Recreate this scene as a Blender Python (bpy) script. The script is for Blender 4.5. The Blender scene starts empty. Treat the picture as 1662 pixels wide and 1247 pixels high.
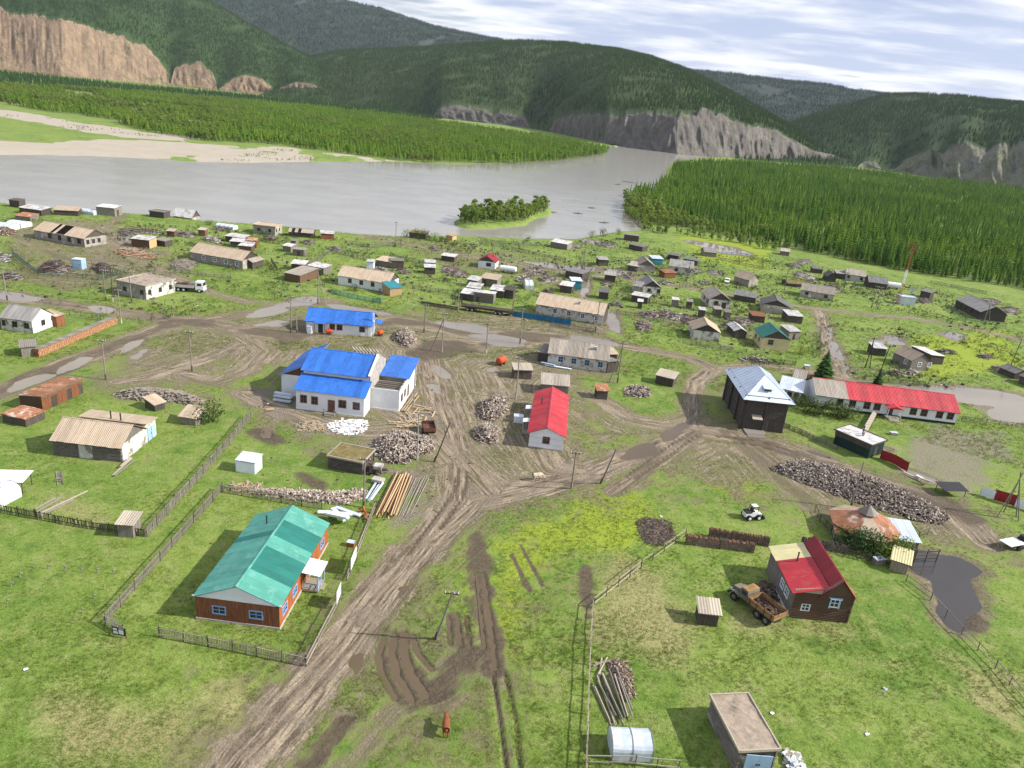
import bpy, math, random
import numpy as np
from mathutils import Matrix, Vector
random.seed(7); RNG = np.random.default_rng(11)
SC = bpy.context.scene
COL = SC.collection
rad = math.radians

# ------------------------------------------------------------------ camera
CAM_H = 52.0; F_PX = 1200.0; ROLL = rad(5.8)
PITCH = math.atan((623.5-165.0)*math.cos(ROLL)/F_PX)
FW = np.array([0, math.cos(PITCH), -math.sin(PITCH)])
_u0 = np.array([0, math.sin(PITCH), math.cos(PITCH)]); _r0 = np.array([1.0, 0, 0])
RT = _r0*math.cos(ROLL)+_u0*math.sin(ROLL)
UP = -_r0*math.sin(ROLL)+_u0*math.cos(ROLL)
cam = bpy.data.cameras.new('camera'); camo = bpy.data.objects.new('camera', cam); COL.objects.link(camo)
cam.sensor_width = 36.0; cam.lens = 36.0*F_PX/1662.0; cam.clip_start = 0.5; cam.clip_end = 40000
m = Matrix.Identity(4)
for i in range(3):
    m[i][0], m[i][1], m[i][2] = RT[i], UP[i], -FW[i]
m[2][3] = CAM_H
camo.matrix_world = m
SC.camera = camo

# ------------------------------------------------------------------ light
SUN_EL, SUN_AZ = rad(35), rad(-4)          # azimuth measured from +X, counter-clockwise
sdir = Vector((math.cos(SUN_EL)*math.cos(SUN_AZ), math.cos(SUN_EL)*math.sin(SUN_AZ), math.sin(SUN_EL)))
sl = bpy.data.lights.new('sun', 'SUN'); so = bpy.data.objects.new('sun', sl); COL.objects.link(so)
sl.energy = 5.0; sl.angle = rad(0.6); sl.color = (1.0, 0.95, 0.87)
so.rotation_euler = sdir.to_track_quat('Z', 'Y').to_euler(); so.location = (60, 0, 120)
SC.view_settings.view_transform = 'Standard'; SC.view_settings.look = 'None'
SC.view_settings.exposure = 0.6; SC.view_settings.gamma = 1.0
W = bpy.data.worlds.new('World'); SC.world = W; W.use_nodes = True

class NT:
    """tiny node-tree helper"""
    def __init__(s, nt): s.nt = nt; s.nt.nodes.clear()
    def n(s, typ, ins=None, **kw):
        nd = s.nt.nodes.new(typ)
        for k, v in kw.items(): setattr(nd, k, v)
        for k, v in (ins or {}).items():
            sock = nd.inputs[k]
            if isinstance(v, bpy.types.NodeSocket): s.nt.links.new(v, sock)
            else: sock.default_value = v
        return nd
    def math(s, op, a, b=None, c=None, clamp=False):
        ins = {0: a}
        if b is not None: ins[1] = b
        if c is not None: ins[2] = c
        return s.n('ShaderNodeMath', ins, operation=op, use_clamp=clamp).outputs[0]
    def mix(s, f, a, b, blend='MIX'):
        nd = s.n('ShaderNodeMix', {0: f}, data_type='RGBA', blend_type=blend)
        for i, v in ((6, a), (7, b)):
            if isinstance(v, bpy.types.NodeSocket): s.nt.links.new(v, nd.inputs[i])
            else: nd.inputs[i].default_value = (v[0], v[1], v[2], 1)
        return nd.outputs[2]
    def noise(s, vec, scale, detail=3.0, rough=0.55, dist=0.0):
        ins = {'Scale': scale, 'Detail': detail, 'Roughness': rough, 'Distortion': dist}
        if vec is not None: ins['Vector'] = vec
        return s.n('ShaderNodeTexNoise', ins).outputs[0]
    def ramp(s, f, lo, hi):
        return s.n('ShaderNodeMapRange', {0: f, 1: lo, 2: hi}, clamp=True, interpolation_type='SMOOTHSTEP').outputs[0]

def build_world():
    t = NT(W.node_tree)
    sky = t.n('ShaderNodeTexSky'); sky.sky_type = 'NISHITA'; sky.sun_disc = False
    sky.sun_elevation = SUN_EL; sky.sun_rotation = math.pi/2-SUN_AZ
    sky.altitude = 300; sky.air_density = 1.2; sky.dust_density = 1.0; sky.ozone_density = 1.5
    d = t.n('ShaderNodeTexCoord').outputs['Generated']
    x = t.n('ShaderNodeSeparateXYZ', {0: d})
    z = t.math('ADD', t.math('MAXIMUM', x.outputs[2], 0.0), 0.10)
    uv = t.n('ShaderNodeCombineXYZ', {0: t.math('DIVIDE', x.outputs[0], z), 1: t.math('DIVIDE', x.outputs[1], z), 2: 0.0}).outputs[0]
    mp = t.n('ShaderNodeMapping', {0: uv, 'Location': (3.1, 1.7, 0), 'Rotation': (0, 0, 0.25), 'Scale': (0.55, 1.0, 1)}).outputs[0]
    n1 = t.noise(mp, 1.15, 7, 0.56, 0.35)
    n2 = t.noise(mp, 3.1, 6, 0.58, 0.2)
    dens = t.math('ADD', t.math('MULTIPLY', n1, 0.72), t.math('MULTIPLY', n2, 0.28))
    cover = t.ramp(dens, 0.31, 0.45)
    shade = t.ramp(t.math('ADD', t.math('MULTIPLY', n1, 0.5), t.math('MULTIPLY', t.noise(mp, 2.2, 5, 0.55), 0.5)), 0.40, 0.57)
    cl = t.mix(shade, (13.6, 13.6, 13.7), (5.8, 6.8, 9.6))
    low = t.ramp(x.outputs[2], 0.16, 0.0)
    cl = t.mix(t.math('MULTIPLY', low, 0.35), cl, (11.4, 11.6, 12.2))
    skyc = t.mix(0.35, sky.outputs[0], (5.2, 6.9, 11.0))
    col = t.mix(cover, skyc, cl)
    bg = t.n('ShaderNodeBackground', {0: col, 1: 0.055})
    out = t.n('ShaderNodeOutputWorld'); t.nt.links.new(bg.outputs[0], out.inputs[0])
build_world()

# ------------------------------------------------------------------ geometry of the place
def ray(px, py):
    return FW*F_PX + RT*(px-831) + UP*(623.5-py)
def G(px, py, z=0.0):
    d = ray(px, py); t = (z-CAM_H)/d[2]
    return np.array([d[0]*t, d[1]*t])
def RP(px, py, dist):
    """point on the sight line at a horizontal distance"""
    d = ray(px, py); t = dist/math.hypot(d[0], d[1])
    return np.array([d[0]*t, d[1]*t, CAM_H+d[2]*t])
def GP(pts, z=0.0): return np.array([G(x, y, z) for x, y in pts])
def slant(p): return math.sqrt(p[0]**2+p[1]**2+CAM_H**2)

# value noise in numpy
def _h(ix, iy, seed):
    h = (ix.astype(np.int64)*374761393 + iy.astype(np.int64)*668265263 + seed*974711) & 0x7fffffff
    h = ((h ^ (h >> 13))*1274126177) & 0x7fffffff
    return ((h ^ (h >> 16)) & 0xffff)/65535.0
def vnoise(x, y, scale, seed=0, octs=1):
    tot = np.zeros_like(x, dtype=float); a = 1.0; s = 0.0
    for o in range(octs):
        X = x/scale*2**o; Y = y/scale*2**o
        ix = np.floor(X); iy = np.floor(Y); fx = X-ix; fy = Y-iy
        fx = fx*fx*(3-2*fx); fy = fy*fy*(3-2*fy)
        v = (_h(ix, iy, seed+o)*(1-fx)+_h(ix+1, iy, seed+o)*fx)*(1-fy) + (_h(ix, iy+1, seed+o)*(1-fx)+_h(ix+1, iy+1, seed+o)*fx)*fy
        tot += v*a; s += a; a *= 0.5
    return tot/s
def sstep(x, a, b):
    t = np.clip((x-a)/(b-a), 0, 1); return t*t*(3-2*t)
def inside(P, poly):
    c = np.zeros(len(P), bool); n = len(poly); x, y = P[:, 0], P[:, 1]
    for i in range(n):
        x0, y0 = poly[i]; x1, y1 = poly[(i+1) % n]
        if y0 == y1: continue
        k = ((y0 > y) != (y1 > y)) & (x < (x1-x0)*(y-y0)/(y1-y0)+x0)
        c ^= k
    return c
def pdist(P, line, closed=False):
    """distance, signed side distance and arc length to a polyline"""
    n = len(line); best = np.full(len(P), 1e9); u = np.zeros(len(P)); sl_ = np.zeros(len(P)); acc = 0.0
    for i in range(n if closed else n-1):
        a = line[i]; b = line[(i+1) % n]; ab = b-a; L = math.hypot(*ab)
        if L < 1e-6: continue
        t = np.clip(((P-a) @ ab)/(L*L), 0, 1)
        dx = P[:, 0]-(a[0]+t*ab[0]); dy = P[:, 1]-(a[1]+t*ab[1]); d = np.hypot(dx, dy)
        k = d < best
        best[k] = d[k]; u[k] = (d*np.sign(ab[0]*dy-ab[1]*dx))[k]; sl_[k] = acc+t[k]*L; acc += L
    return best, u, sl_
def polysd(P, poly):
    d = pdist(P, poly, True)[0]; ins = inside(P, poly)
    return np.where(ins, d, -d)

# ------------------------------------------------------------------ mesh + object helpers
def obj(name, me, parent=None, loc=(0, 0, 0), rot=(0, 0, 0)):
    o = bpy.data.objects.new(name, me); COL.objects.link(o)
    o.location = loc; o.rotation_euler = rot
    if parent is not None: o.parent = parent
    return o
def tag(o, label=None, cat=None, group=None, kind=None):
    if label: o['label'] = label
    if cat: o['category'] = cat
    if group: o['group'] = group
    if kind: o['kind'] = kind
    return o
def thing(name, label, cat, loc, rz=0.0, group=None):
    o = obj(name, None, None, loc, (0, 0, rz)); o.empty_display_size = 0.3
    return tag(o, label, cat, group)
class MB:
    def __init__(s, T=None): s.v = []; s.f = []; s.mi = []; s.T = T; s.k = 0
    def add(s, vs, fs, k=None):
        b = len(s.v)
        s.v += [s.T(*p) for p in vs] if s.T else [tuple(p) for p in vs]
        s.f += [tuple(i+b for i in f) for f in fs]; s.mi += [s.k if k is None else k]*len(fs)
    def box(s, x0, x1, y0, y1, z0, z1, k=None):
        s.add([(x0,y0,z0),(x1,y0,z0),(x1,y1,z0),(x0,y1,z0),(x0,y0,z1),(x1,y0,z1),(x1,y1,z1),(x0,y1,z1)],
              [(0,3,2,1),(4,5,6,7),(0,1,5,4),(1,2,6,5),(2,3,7,6),(3,0,4,7)], k)
    def tube(s, a, b, r0, r1=None, n=6, k=None, cap=True, kc=None):
        r1 = r0 if r1 is None else r1
        a = Vector(a); b = Vector(b); d = (b-a); 
        if d.length < 1e-6: return
        d.normalize(); q = d.orthogonal().normalized(); w = d.cross(q)
        vs = []
        for c, r in ((a, r0), (b, r1)):
            for i in range(n):
                t = 2*math.pi*i/n; vs.append(tuple(c+(q*math.cos(t)+w*math.sin(t))*r))
        fs = [(i, (i+1) % n, n+(i+1) % n, n+i) for i in range(n)]
        s.add(vs, fs, k)
        if cap: s.add(vs, [tuple(range(n-1, -1, -1)), tuple(range(n, 2*n))], kc if kc is not None else k)
    def beam(s, a, b, w, h, k=None):
        a = Vector(a); b = Vector(b); d = (b-a); 
        if d.length < 1e-6: return
        d.normalize(); up = Vector((0, 0, 1)) if abs(d.z) < 0.95 else Vector((1, 0, 0))
        q = d.cross(up).normalized()*w/2; u = q.cross(d).normalized()*h/2
        s.add([tuple(p) for c in (a, b) for p in (c-q-u, c+q-u, c+q+u, c-q+u)],
              [(0,1,2,3),(7,6,5,4),(0,4,5,1),(1,5,6,2),(2,6,7,3),(3,7,4,0)], k)
    def poly(s, pts, k=None): s.add(pts, [tuple(range(len(pts)))], k)
    def prism(s, pts, d, k=None):
        """extrude polygon pts by vector d"""
        n = len(pts); q = [(p[0]+d[0], p[1]+d[1], p[2]+d[2]) for p in pts]
        s.add(list(pts)+q, [tuple(range(n-1, -1, -1)), tuple(range(n, 2*n))]+[(i, (i+1) % n, n+(i+1) % n, n+i) for i in range(n)], k)
    def mesh(s, name, mats, smooth=False):
        me = bpy.data.meshes.new(name); me.from_pydata(s.v, [], s.f)
        for mt in (mats if isinstance(mats, (list, tuple)) else [mats]): me.materials.append(M[mt] if isinstance(mt, str) else mt)
        if len(me.materials) > 1: me.polygons.foreach_set('material_index', s.mi)
        if smooth: me.polygons.foreach_set('use_smooth', [True]*len(me.polygons))
        me.update(); return me
    def build(s, name, mats, parent=None, loc=(0, 0, 0), rot=(0, 0, 0), smooth=False):
        return obj(name, s.mesh(name, mats, smooth), parent, loc, rot)
def npmesh(name, verts, faces, mat, smooth=True, mi=None):
    """verts (n,3) ; faces (m,k) arrays, fast"""
    me = bpy.data.meshes.new(name); n = len(verts); mq, k = faces.shape
    me.vertices.add(n); me.vertices.foreach_set('co', np.asarray(verts, np.float32).ravel())
    me.loops.add(mq*k); me.loops.foreach_set('vertex_index', faces.astype(np.int32).ravel())
    me.polygons.add(mq); me.polygons.foreach_set('loop_start', np.arange(0, mq*k, k, dtype=np.int32))
    for mt in (mat if isinstance(mat, (list, tuple)) else [mat]): me.materials.append(M[mt] if isinstance(mt, str) else mt)
    if mi is not None: me.polygons.foreach_set('material_index', np.asarray(mi, np.int32))
    me.polygons.foreach_set('use_smooth', np.full(mq, smooth))
    me.update(calc_edges=True); me.validate(); return me

# ------------------------------------------------------------------ materials
M = {}
def mat(name, c1, c2=None, scale=1.5, rough=0.85, metal=0.0, patch=None, pscale=0.8, plo=0.52, phi=0.6, bump=0.3, bscale=12,
        rnd=0.25, stretch=(1, 1, 1), spec=0.3, fine=0.25, inst=False):
    """weathered surface: two tones, optional patches of a third colour (wear), per-object shade difference, relief"""
    mt = bpy.data.materials.new(name); mt.use_nodes = True; M[name] = mt
    t = NT(mt.node_tree)
    c2 = c2 or tuple(v*0.7 for v in c1)
    tc = t.n('ShaderNodeTexCoord'); oi = t.n('ShaderNodeObjectInfo')
    off = t.n('ShaderNodeVectorMath', {0: oi.outputs['Random'], 1: (37.0, 91.0, 13.0)}, operation='MULTIPLY').outputs[0]
    v = t.n('ShaderNodeVectorMath', {0: tc.outputs['Object'], 1: off}, operation='ADD').outputs[0]
    vs = t.n('ShaderNodeMapping', {0: v, 'Scale': stretch}).outputs[0]
    col = t.mix(t.ramp(t.noise(vs, scale, 4, 0.6), 0.32, 0.68), c1, c2)
    if patch:
        pn = t.noise(v, pscale, 5, 0.65)
        col = t.mix(t.ramp(pn, plo, phi), col, patch)
    fn = t.noise(vs, bscale, 3, 0.6)
    g = t.math('ADD', 1.0-fine, t.math('MULTIPLY', fn, 2*fine))
    g = t.math('MULTIPLY', g, t.math('ADD', 1.0-rnd, t.math('MULTIPLY', oi.outputs['Random'], 2*rnd)))
    col = t.n('ShaderNodeVectorMath', {0: col, 1: g}, operation='MULTIPLY')
    # scalar to vector
    cx = t.n('ShaderNodeCombineXYZ', {0: g, 1: g, 2: g}).outputs[0]
    t.nt.links.new(cx, col.inputs[1])
    bs = t.n('ShaderNodeBsdfPrincipled', {'Base Color': col.outputs[0], 'Roughness': rough, 'Metallic': metal, 'Specular IOR Level': spec})
    if bump:
        bp = t.n('ShaderNodeBump', {'Height': fn, 'Strength': bump, 'Distance': 0.03}); t.nt.links.new(bp.outputs[0], bs.inputs['Normal'])
    o = t.n('ShaderNodeOutputMaterial'); t.nt.links.new(bs.outputs[0], o.inputs[0])
    return mt
VB = (6, 6, 0.5)      # grain that runs up a board
mat('wood_grey', (0.26, 0.235, 0.205), (0.15, 0.13, 0.11), 2.0, stretch=VB, bscale=7)
mat('wood_pale', (0.42, 0.37, 0.29), (0.30, 0.25, 0.19), 2.0, stretch=VB, bscale=7)
mat('wood_dark', (0.105, 0.088, 0.072), (0.05, 0.042, 0.036), 2.0, stretch=VB, bscale=7)
mat('wood_brown', (0.17, 0.105, 0.062), (0.09, 0.055, 0.035), 2.0, stretch=(0.6, 5, 5), bscale=6)
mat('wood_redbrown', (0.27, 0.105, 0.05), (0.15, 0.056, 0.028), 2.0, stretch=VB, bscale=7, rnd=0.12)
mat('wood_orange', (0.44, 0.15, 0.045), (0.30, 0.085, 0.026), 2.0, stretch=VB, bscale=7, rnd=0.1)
mat('wood_new', (0.52, 0.36, 0.20), (0.40, 0.26, 0.14), 2.0, stretch=VB, bscale=7)
mat('log_grey', (0.22, 0.195, 0.165), (0.11, 0.095, 0.08), 1.6, stretch=(0.7, 5, 5), bscale=6, patch=(0.30, 0.28, 0.24), pscale=0.5, plo=0.55, phi=0.7)
mat('log_dark', (0.125, 0.105, 0.088), (0.055, 0.046, 0.04), 1.6, stretch=(0.7, 5, 5), bscale=6)
mat('white_wall', (0.74, 0.75, 0.76), (0.66, 0.68, 0.70), 0.6, rough=0.6, patch=(0.55, 0.55, 0.54), pscale=1.1, plo=0.62, phi=0.75, bump=0.05, rnd=0.05, fine=0.04)
mat('white_sheet', (0.76, 0.80, 0.86), (0.66, 0.71, 0.78), 0.5, rough=0.45, bump=0.05, rnd=0.05, fine=0.05)
mat('plaster_worn', (0.58, 0.56, 0.52), (0.46, 0.44, 0.40), 0.8, patch=(0.20, 0.18, 0.155), pscale=0.75, plo=0.5, phi=0.6, rnd=0.12)
mat('plaster_bad', (0.36, 0.33, 0.29), (0.26, 0.23, 0.195), 0.8, patch=(0.55, 0.53, 0.48), pscale=0.6, plo=0.56, phi=0.64, rnd=0.15)
mat('plaster_cream', (0.55, 0.47, 0.27), (0.50, 0.43, 0.25), 0.5, bump=0.05, rnd=0.03, fine=0.05)
mat('concrete', (0.40, 0.38, 0.34), (0.29, 0.275, 0.25), 0.7, patch=(0.20, 0.18, 0.15), pscale=0.9, plo=0.56, phi=0.68)
mat('slate_roof', (0.37, 0.325, 0.27), (0.27, 0.235, 0.195), 0.5, patch=(0.34, 0.21, 0.12), pscale=0.45, plo=0.57, phi=0.75, rnd=0.2, stretch=(4, 0.6, 1), bscale=9)
mat('slate_tan', (0.46, 0.37, 0.275), (0.36, 0.28, 0.20), 0.5, patch=(0.40, 0.22, 0.12), pscale=0.5, plo=0.54, phi=0.75, rnd=0.16, stretch=(4, 0.6, 1), bscale=9)
mat('slate_grey', (0.30, 0.285, 0.265), (0.20, 0.19, 0.18), 0.5, patch=(0.27, 0.24, 0.19), pscale=0.5, plo=0.55, phi=0.7, rnd=0.2, stretch=(4, 0.6, 1), bscale=9)
mat('slate_dark', (0.17, 0.165, 0.16), (0.10, 0.10, 0.10), 0.6, rnd=0.2, stretch=(4, 0.6, 1), bscale=9)
mat('roof_rust', (0.36, 0.165, 0.085), (0.25, 0.105, 0.055), 0.9, rough=0.8, patch=(0.50, 0.44, 0.38), pscale=0.55, plo=0.55, phi=0.66, rnd=0.2)
mat('roof_white', (0.52, 0.51, 0.50), (0.40, 0.39, 0.375), 0.7, rough=0.6, patch=(0.28, 0.245, 0.21), pscale=0.7, plo=0.5, phi=0.66, rnd=0.12)
mat('metal_pale', (0.60, 0.66, 0.74), (0.50, 0.56, 0.64), 0.5, rough=0.38, metal=0.25, patch=(0.48, 0.50, 0.53), pscale=0.6, plo=0.6, phi=0.75, rnd=0.08, bump=0.08, fine=0.08)
mat('metal_blue', (0.025, 0.14, 0.50), (0.022, 0.11, 0.40), 0.5, rough=0.4, patch=(0.035, 0.15, 0.52), pscale=0.7, rnd=0.17, bump=0.06, fine=0.10, spec=0.4)
mat('metal_red', (0.47, 0.030, 0.042), (0.37, 0.024, 0.034), 0.5, rough=0.45, patch=(0.40, 0.05, 0.055), pscale=0.7, rnd=0.17, bump=0.06, fine=0.11, spec=0.4)
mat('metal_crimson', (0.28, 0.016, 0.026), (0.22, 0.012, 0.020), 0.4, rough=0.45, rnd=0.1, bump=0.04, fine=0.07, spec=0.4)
mat('metal_green', (0.085, 0.31, 0.245), (0.068, 0.25, 0.20), 0.5, rough=0.42, patch=(0.12, 0.33, 0.265), pscale=0.7, rnd=0.08, bump=0.04, fine=0.07)
mat('metal_green2', (0.022, 0.165, 0.135), (0.018, 0.135, 0.11), 0.5, rough=0.42, rnd=0.09, bump=0.04, fine=0.07)
mat('metal_teal', (0.03, 0.20, 0.24), (0.025, 0.17, 0.20), 0.4, rough=0.5, rnd=0.1, bump=0.04, fine=0.07)
mat('metal_yellow', (0.62, 0.56, 0.30), (0.54, 0.48, 0.26), 0.4, rough=0.5, rnd=0.05, bump=0.04, fine=0.07)
mat('paint_blue', (0.02, 0.16, 0.32), (0.015, 0.12, 0.25), 0.6, rough=0.6, rnd=0.15)
mat('paint_green', (0.035, 0.12, 0.085), (0.02, 0.07, 0.05), 0.6, rough=0.6, rnd=0.1)
mat('paint_darkgreen', (0.012, 0.035, 0.03), (0.008, 0.022, 0.02), 0.6, rough=0.6, rnd=0.1)
mat('paint_orange', (0.55, 0.09, 0.025), (0.46, 0.07, 0.02), 0.6, rough=0.5, rnd=0.1)
mat('paint_lightblue', (0.35, 0.50, 0.66), (0.28, 0.42, 0.58), 0.6, rough=0.5, rnd=0.1)
mat('paint_white', (0.72, 0.73, 0.74), (0.64, 0.65, 0.66), 0.8, rough=0.45, rnd=0.05, bump=0, fine=0.05)
mat('frame_white', (0.74, 0.76, 0.80), (0.68, 0.70, 0.75), 1.0, rough=0.5, rnd=0.03, bump=0, fine=0.03)
mat('frame_brown', (0.20, 0.10, 0.07), (0.14, 0.07, 0.05), 1.0, rough=0.5, rnd=0.1, bump=0, fine=0.1)
mat('frame_blue', (0.26, 0.40, 0.66), (0.22, 0.34, 0.58), 1.0, rough=0.5, rnd=0.05, bump=0, fine=0.05)
mat('glass', (0.035, 0.042, 0.05), (0.02, 0.024, 0.03), 0.6, rough=0.08, rnd=0.3, bump=0, fine=0.1, spec=0.6)
mat('gap_shade', (0.02, 0.018, 0.016), None, 1.0, rough=0.95, bump=0)
mat('rust_iron', (0.14, 0.065, 0.042), (0.07, 0.035, 0.026), 1.5, rough=0.8, rnd=0.15)
mat('black_iron', (0.03, 0.03, 0.032), (0.02, 0.02, 0.022), 1.5, rough=0.6, rnd=0.15)
mat('rubber', (0.022, 0.022, 0.023), (0.014, 0.014, 0.015), 3.0, rough=0.9, rnd=0.1)
mat('bark', (0.11, 0.085, 0.065), (0.06, 0.046, 0.037), 6, stretch=(1, 1, 0.3), rnd=0.2)
mat('firewood_bark', (0.105, 0.075, 0.06), (0.045, 0.034, 0.03), 3, rnd=0.2)
mat('firewood_cut', (0.50, 0.43, 0.36), (0.34, 0.285, 0.235), 4, rnd=0.15)
mat('log_pile', (0.33, 0.28, 0.235), (0.19, 0.155, 0.13), 2, stretch=(1, 1, 1), rnd=0.2)
mat('plank_new', (0.50, 0.28, 0.15), (0.36, 0.19, 0.10), 2, rnd=0.25)
mat('moss_roof', (0.17, 0.135, 0.045), (0.12, 0.105, 0.045), 1.2, patch=(0.22, 0.15, 0.07), pscale=0.8, bump=0.8, bscale=9, rnd=0.05)
mat('earth_roof', (0.34, 0.28, 0.215), (0.24, 0.19, 0.145), 1.4, patch=(0.12, 0.09, 0.07), pscale=0.55, plo=0.56, phi=0.68, bump=0.8, bscale=14, rnd=0.05, fine=0.4)
mat('tarp', (0.56, 0.62, 0.68), (0.42, 0.48, 0.54), 1.3, rough=0.4, rnd=0.1, fine=0.15)
mat('tarp_pale', (0.60, 0.64, 0.64), (0.46, 0.50, 0.50), 1.3, rough=0.4, rnd=0.1, fine=0.15)
mat('straw', (0.40, 0.32, 0.16), (0.30, 0.24, 0.11), 5, rnd=0.2, bump=0.6)
mat('truck_khaki', (0.17, 0.16, 0.12), (0.12, 0.115, 0.09), 1.2, rough=0.6, patch=(0.22, 0.13, 0.07), pscale=1.5, plo=0.55, phi=0.68, rnd=0.05)
mat('truck_bed', (0.32, 0.19, 0.075), (0.20, 0.11, 0.05), 1.2, rough=0.7, patch=(0.12, 0.07, 0.04), pscale=1.6, plo=0.55, phi=0.66, rnd=0.15)
mat('cow_brown', (0.22, 0.078, 0.03), (0.15, 0.05, 0.02), 3, rough=0.8, bump=0.1, fine=0.1)
mat('cow_pale', (0.52, 0.44, 0.33), (0.42, 0.34, 0.25), 3, rough=0.8, bump=0.1, fine=0.1)
mat('mast_red', (0.30, 0.085, 0.04), None, 1.5, rough=0.6)
mat('rock', (0.17, 0.155, 0.14), (0.09, 0.085, 0.08), 2, rnd=0.2)

def leafmat(name, c, c2, rnd=0.35, trans=0.25):
    mt = bpy.data.materials.new(name); mt.use_nodes = True; M[name] = mt; t = NT(mt.node_tree)
    oi = t.n('ShaderNodeObjectInfo'); g = t.n('ShaderNodeNewGeometry')
    n = t.noise(g.outputs['Position'], 0.035, 3, 0.6)
    f = t.math('ADD', t.math('MULTIPLY', oi.outputs['Random'], 0.6), t.math('MULTIPLY', t.ramp(n, 0.4, 0.62), 0.55))
    col = t.mix(f, c, c2)
    v = t.math('ADD', 1-rnd, t.math('MULTIPLY', t.noise(g.outputs['Position'], 1.1, 2, 0.6), 2*rnd))
    cx = t.n('ShaderNodeCombineXYZ', {0: v, 1: v, 2: v}).outputs[0]
    col = t.n('ShaderNodeVectorMath', {0: col, 1: cx}, operation='MULTIPLY').outputs[0]
    d = t.n('ShaderNodeBsdfDiffuse', {0: col}); tr = t.n('ShaderNodeBsdfTranslucent', {0: col})
    mx = t.n('ShaderNodeMixShader', {0: trans, 1: d.outputs[0], 2: tr.outputs[0]})
    o = t.n('ShaderNodeOutputMaterial'); t.nt.links.new(mx.outputs[0], o.inputs[0])
leafmat('leaf_conifer', (0.075, 0.170, 0.034), (0.18, 0.285, 0.052), trans=.45)
leafmat('leaf_dark', (0.026, 0.066, 0.024), (0.055, 0.105, 0.032))
leafmat('leaf_hill', (0.038, 0.078, 0.028), (0.075, 0.118, 0.036), trans=.35)
leafmat('leaf_far', (0.034, 0.056, 0.040), (0.052, 0.076, 0.046), trans=.35)
leafmat('leaf_young', (0.11, 0.225, 0.034), (0.235, 0.34, 0.055), trans=.45)
leafmat('leaf_willow', (0.125, 0.205, 0.042), (0.225, 0.285, 0.066), trans=.45)
leafmat('leaf_bush', (0.050, 0.080, 0.026), (0.090, 0.115, 0.040))
leafmat('grass_blade', (0.125, 0.185, 0.032), (0.20, 0.235, 0.060), trans=0.3)
# ================================================================== THE SETTING
WATER_Z = -1.2
RIVER = GP([(-500,300),(-250,312),(0,330),(60,338),(160,345),(270,352),(330,360),(400,364),(480,371),(560,379),(640,385),(740,384),(800,387),(880,389),(930,389),
            (985,379),(1035,373),(1012,353),(1005,333),(1015,314),(1062,304),(1080,291),(1078,277),(1088,264),(1120,258),(1180,254),(1260,254),(1180,247),(1100,243),(1050,238),(1005,238),
            (985,252),(920,264),(850,268),(760,270),(690,267),(640,265),(540,266),(400,268),(300,265),(200,259),(100,256),(0,256),(-250,246),(-500,236)], WATER_Z)
ISLAND = GP([(742,366),(744,360),(770,352),(830,345),(893,340),(892,346),(868,355),(850,364),(800,370),(760,370)], WATER_Z)
RFOREST = GP([(1013,318),(1010,345),(1038,366),(1090,370),(1150,379),(1210,390),(1290,405),(1380,424),(1480,443),(1560,455),(1662,470),(1900,520),(1900,345),(1662,309),(1500,290),(1390,276),(1200,264),(1095,268),(1086,290),(1062,306)])
LFOREST = GP([(-300,165),(0,168),(100,186),(180,197),(240,214),(330,229),(440,234),(560,250),(640,259),(700,263),(850,265),(920,260),(985,250),(988,243),(900,226),(800,212),(700,198),(600,184),(500,174),(300,156),(100,144),(0,138),(-300,120)])
DFOREST = GP([(-300,121),(0,139),(100,145),(300,157),(500,175),(700,199),(720,193),(600,176),(500,165),(300,147),(200,139),(100,128),(0,118),(-300,100)])
SAND = GP([(-500,222),(0,228),(60,233),(110,228),(200,227),(300,231),(360,236),(470,240),(560,251),(640,260),(700,266),(850,269),(640,275),(400,280),(0,272),(-500,260)])
SAND2 = GP([(-200,165),(0,178),(60,185),(110,197),(170,204),(240,216),(330,224),(300,229),(200,223),(120,212),(60,200),(0,190),(-200,178)])
SAND3 = GP([(985,252),(1000,236),(1050,235),(1130,240),(1260,250),(1270,258),(1190,255),(1100,248),(1040,247)])

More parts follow.
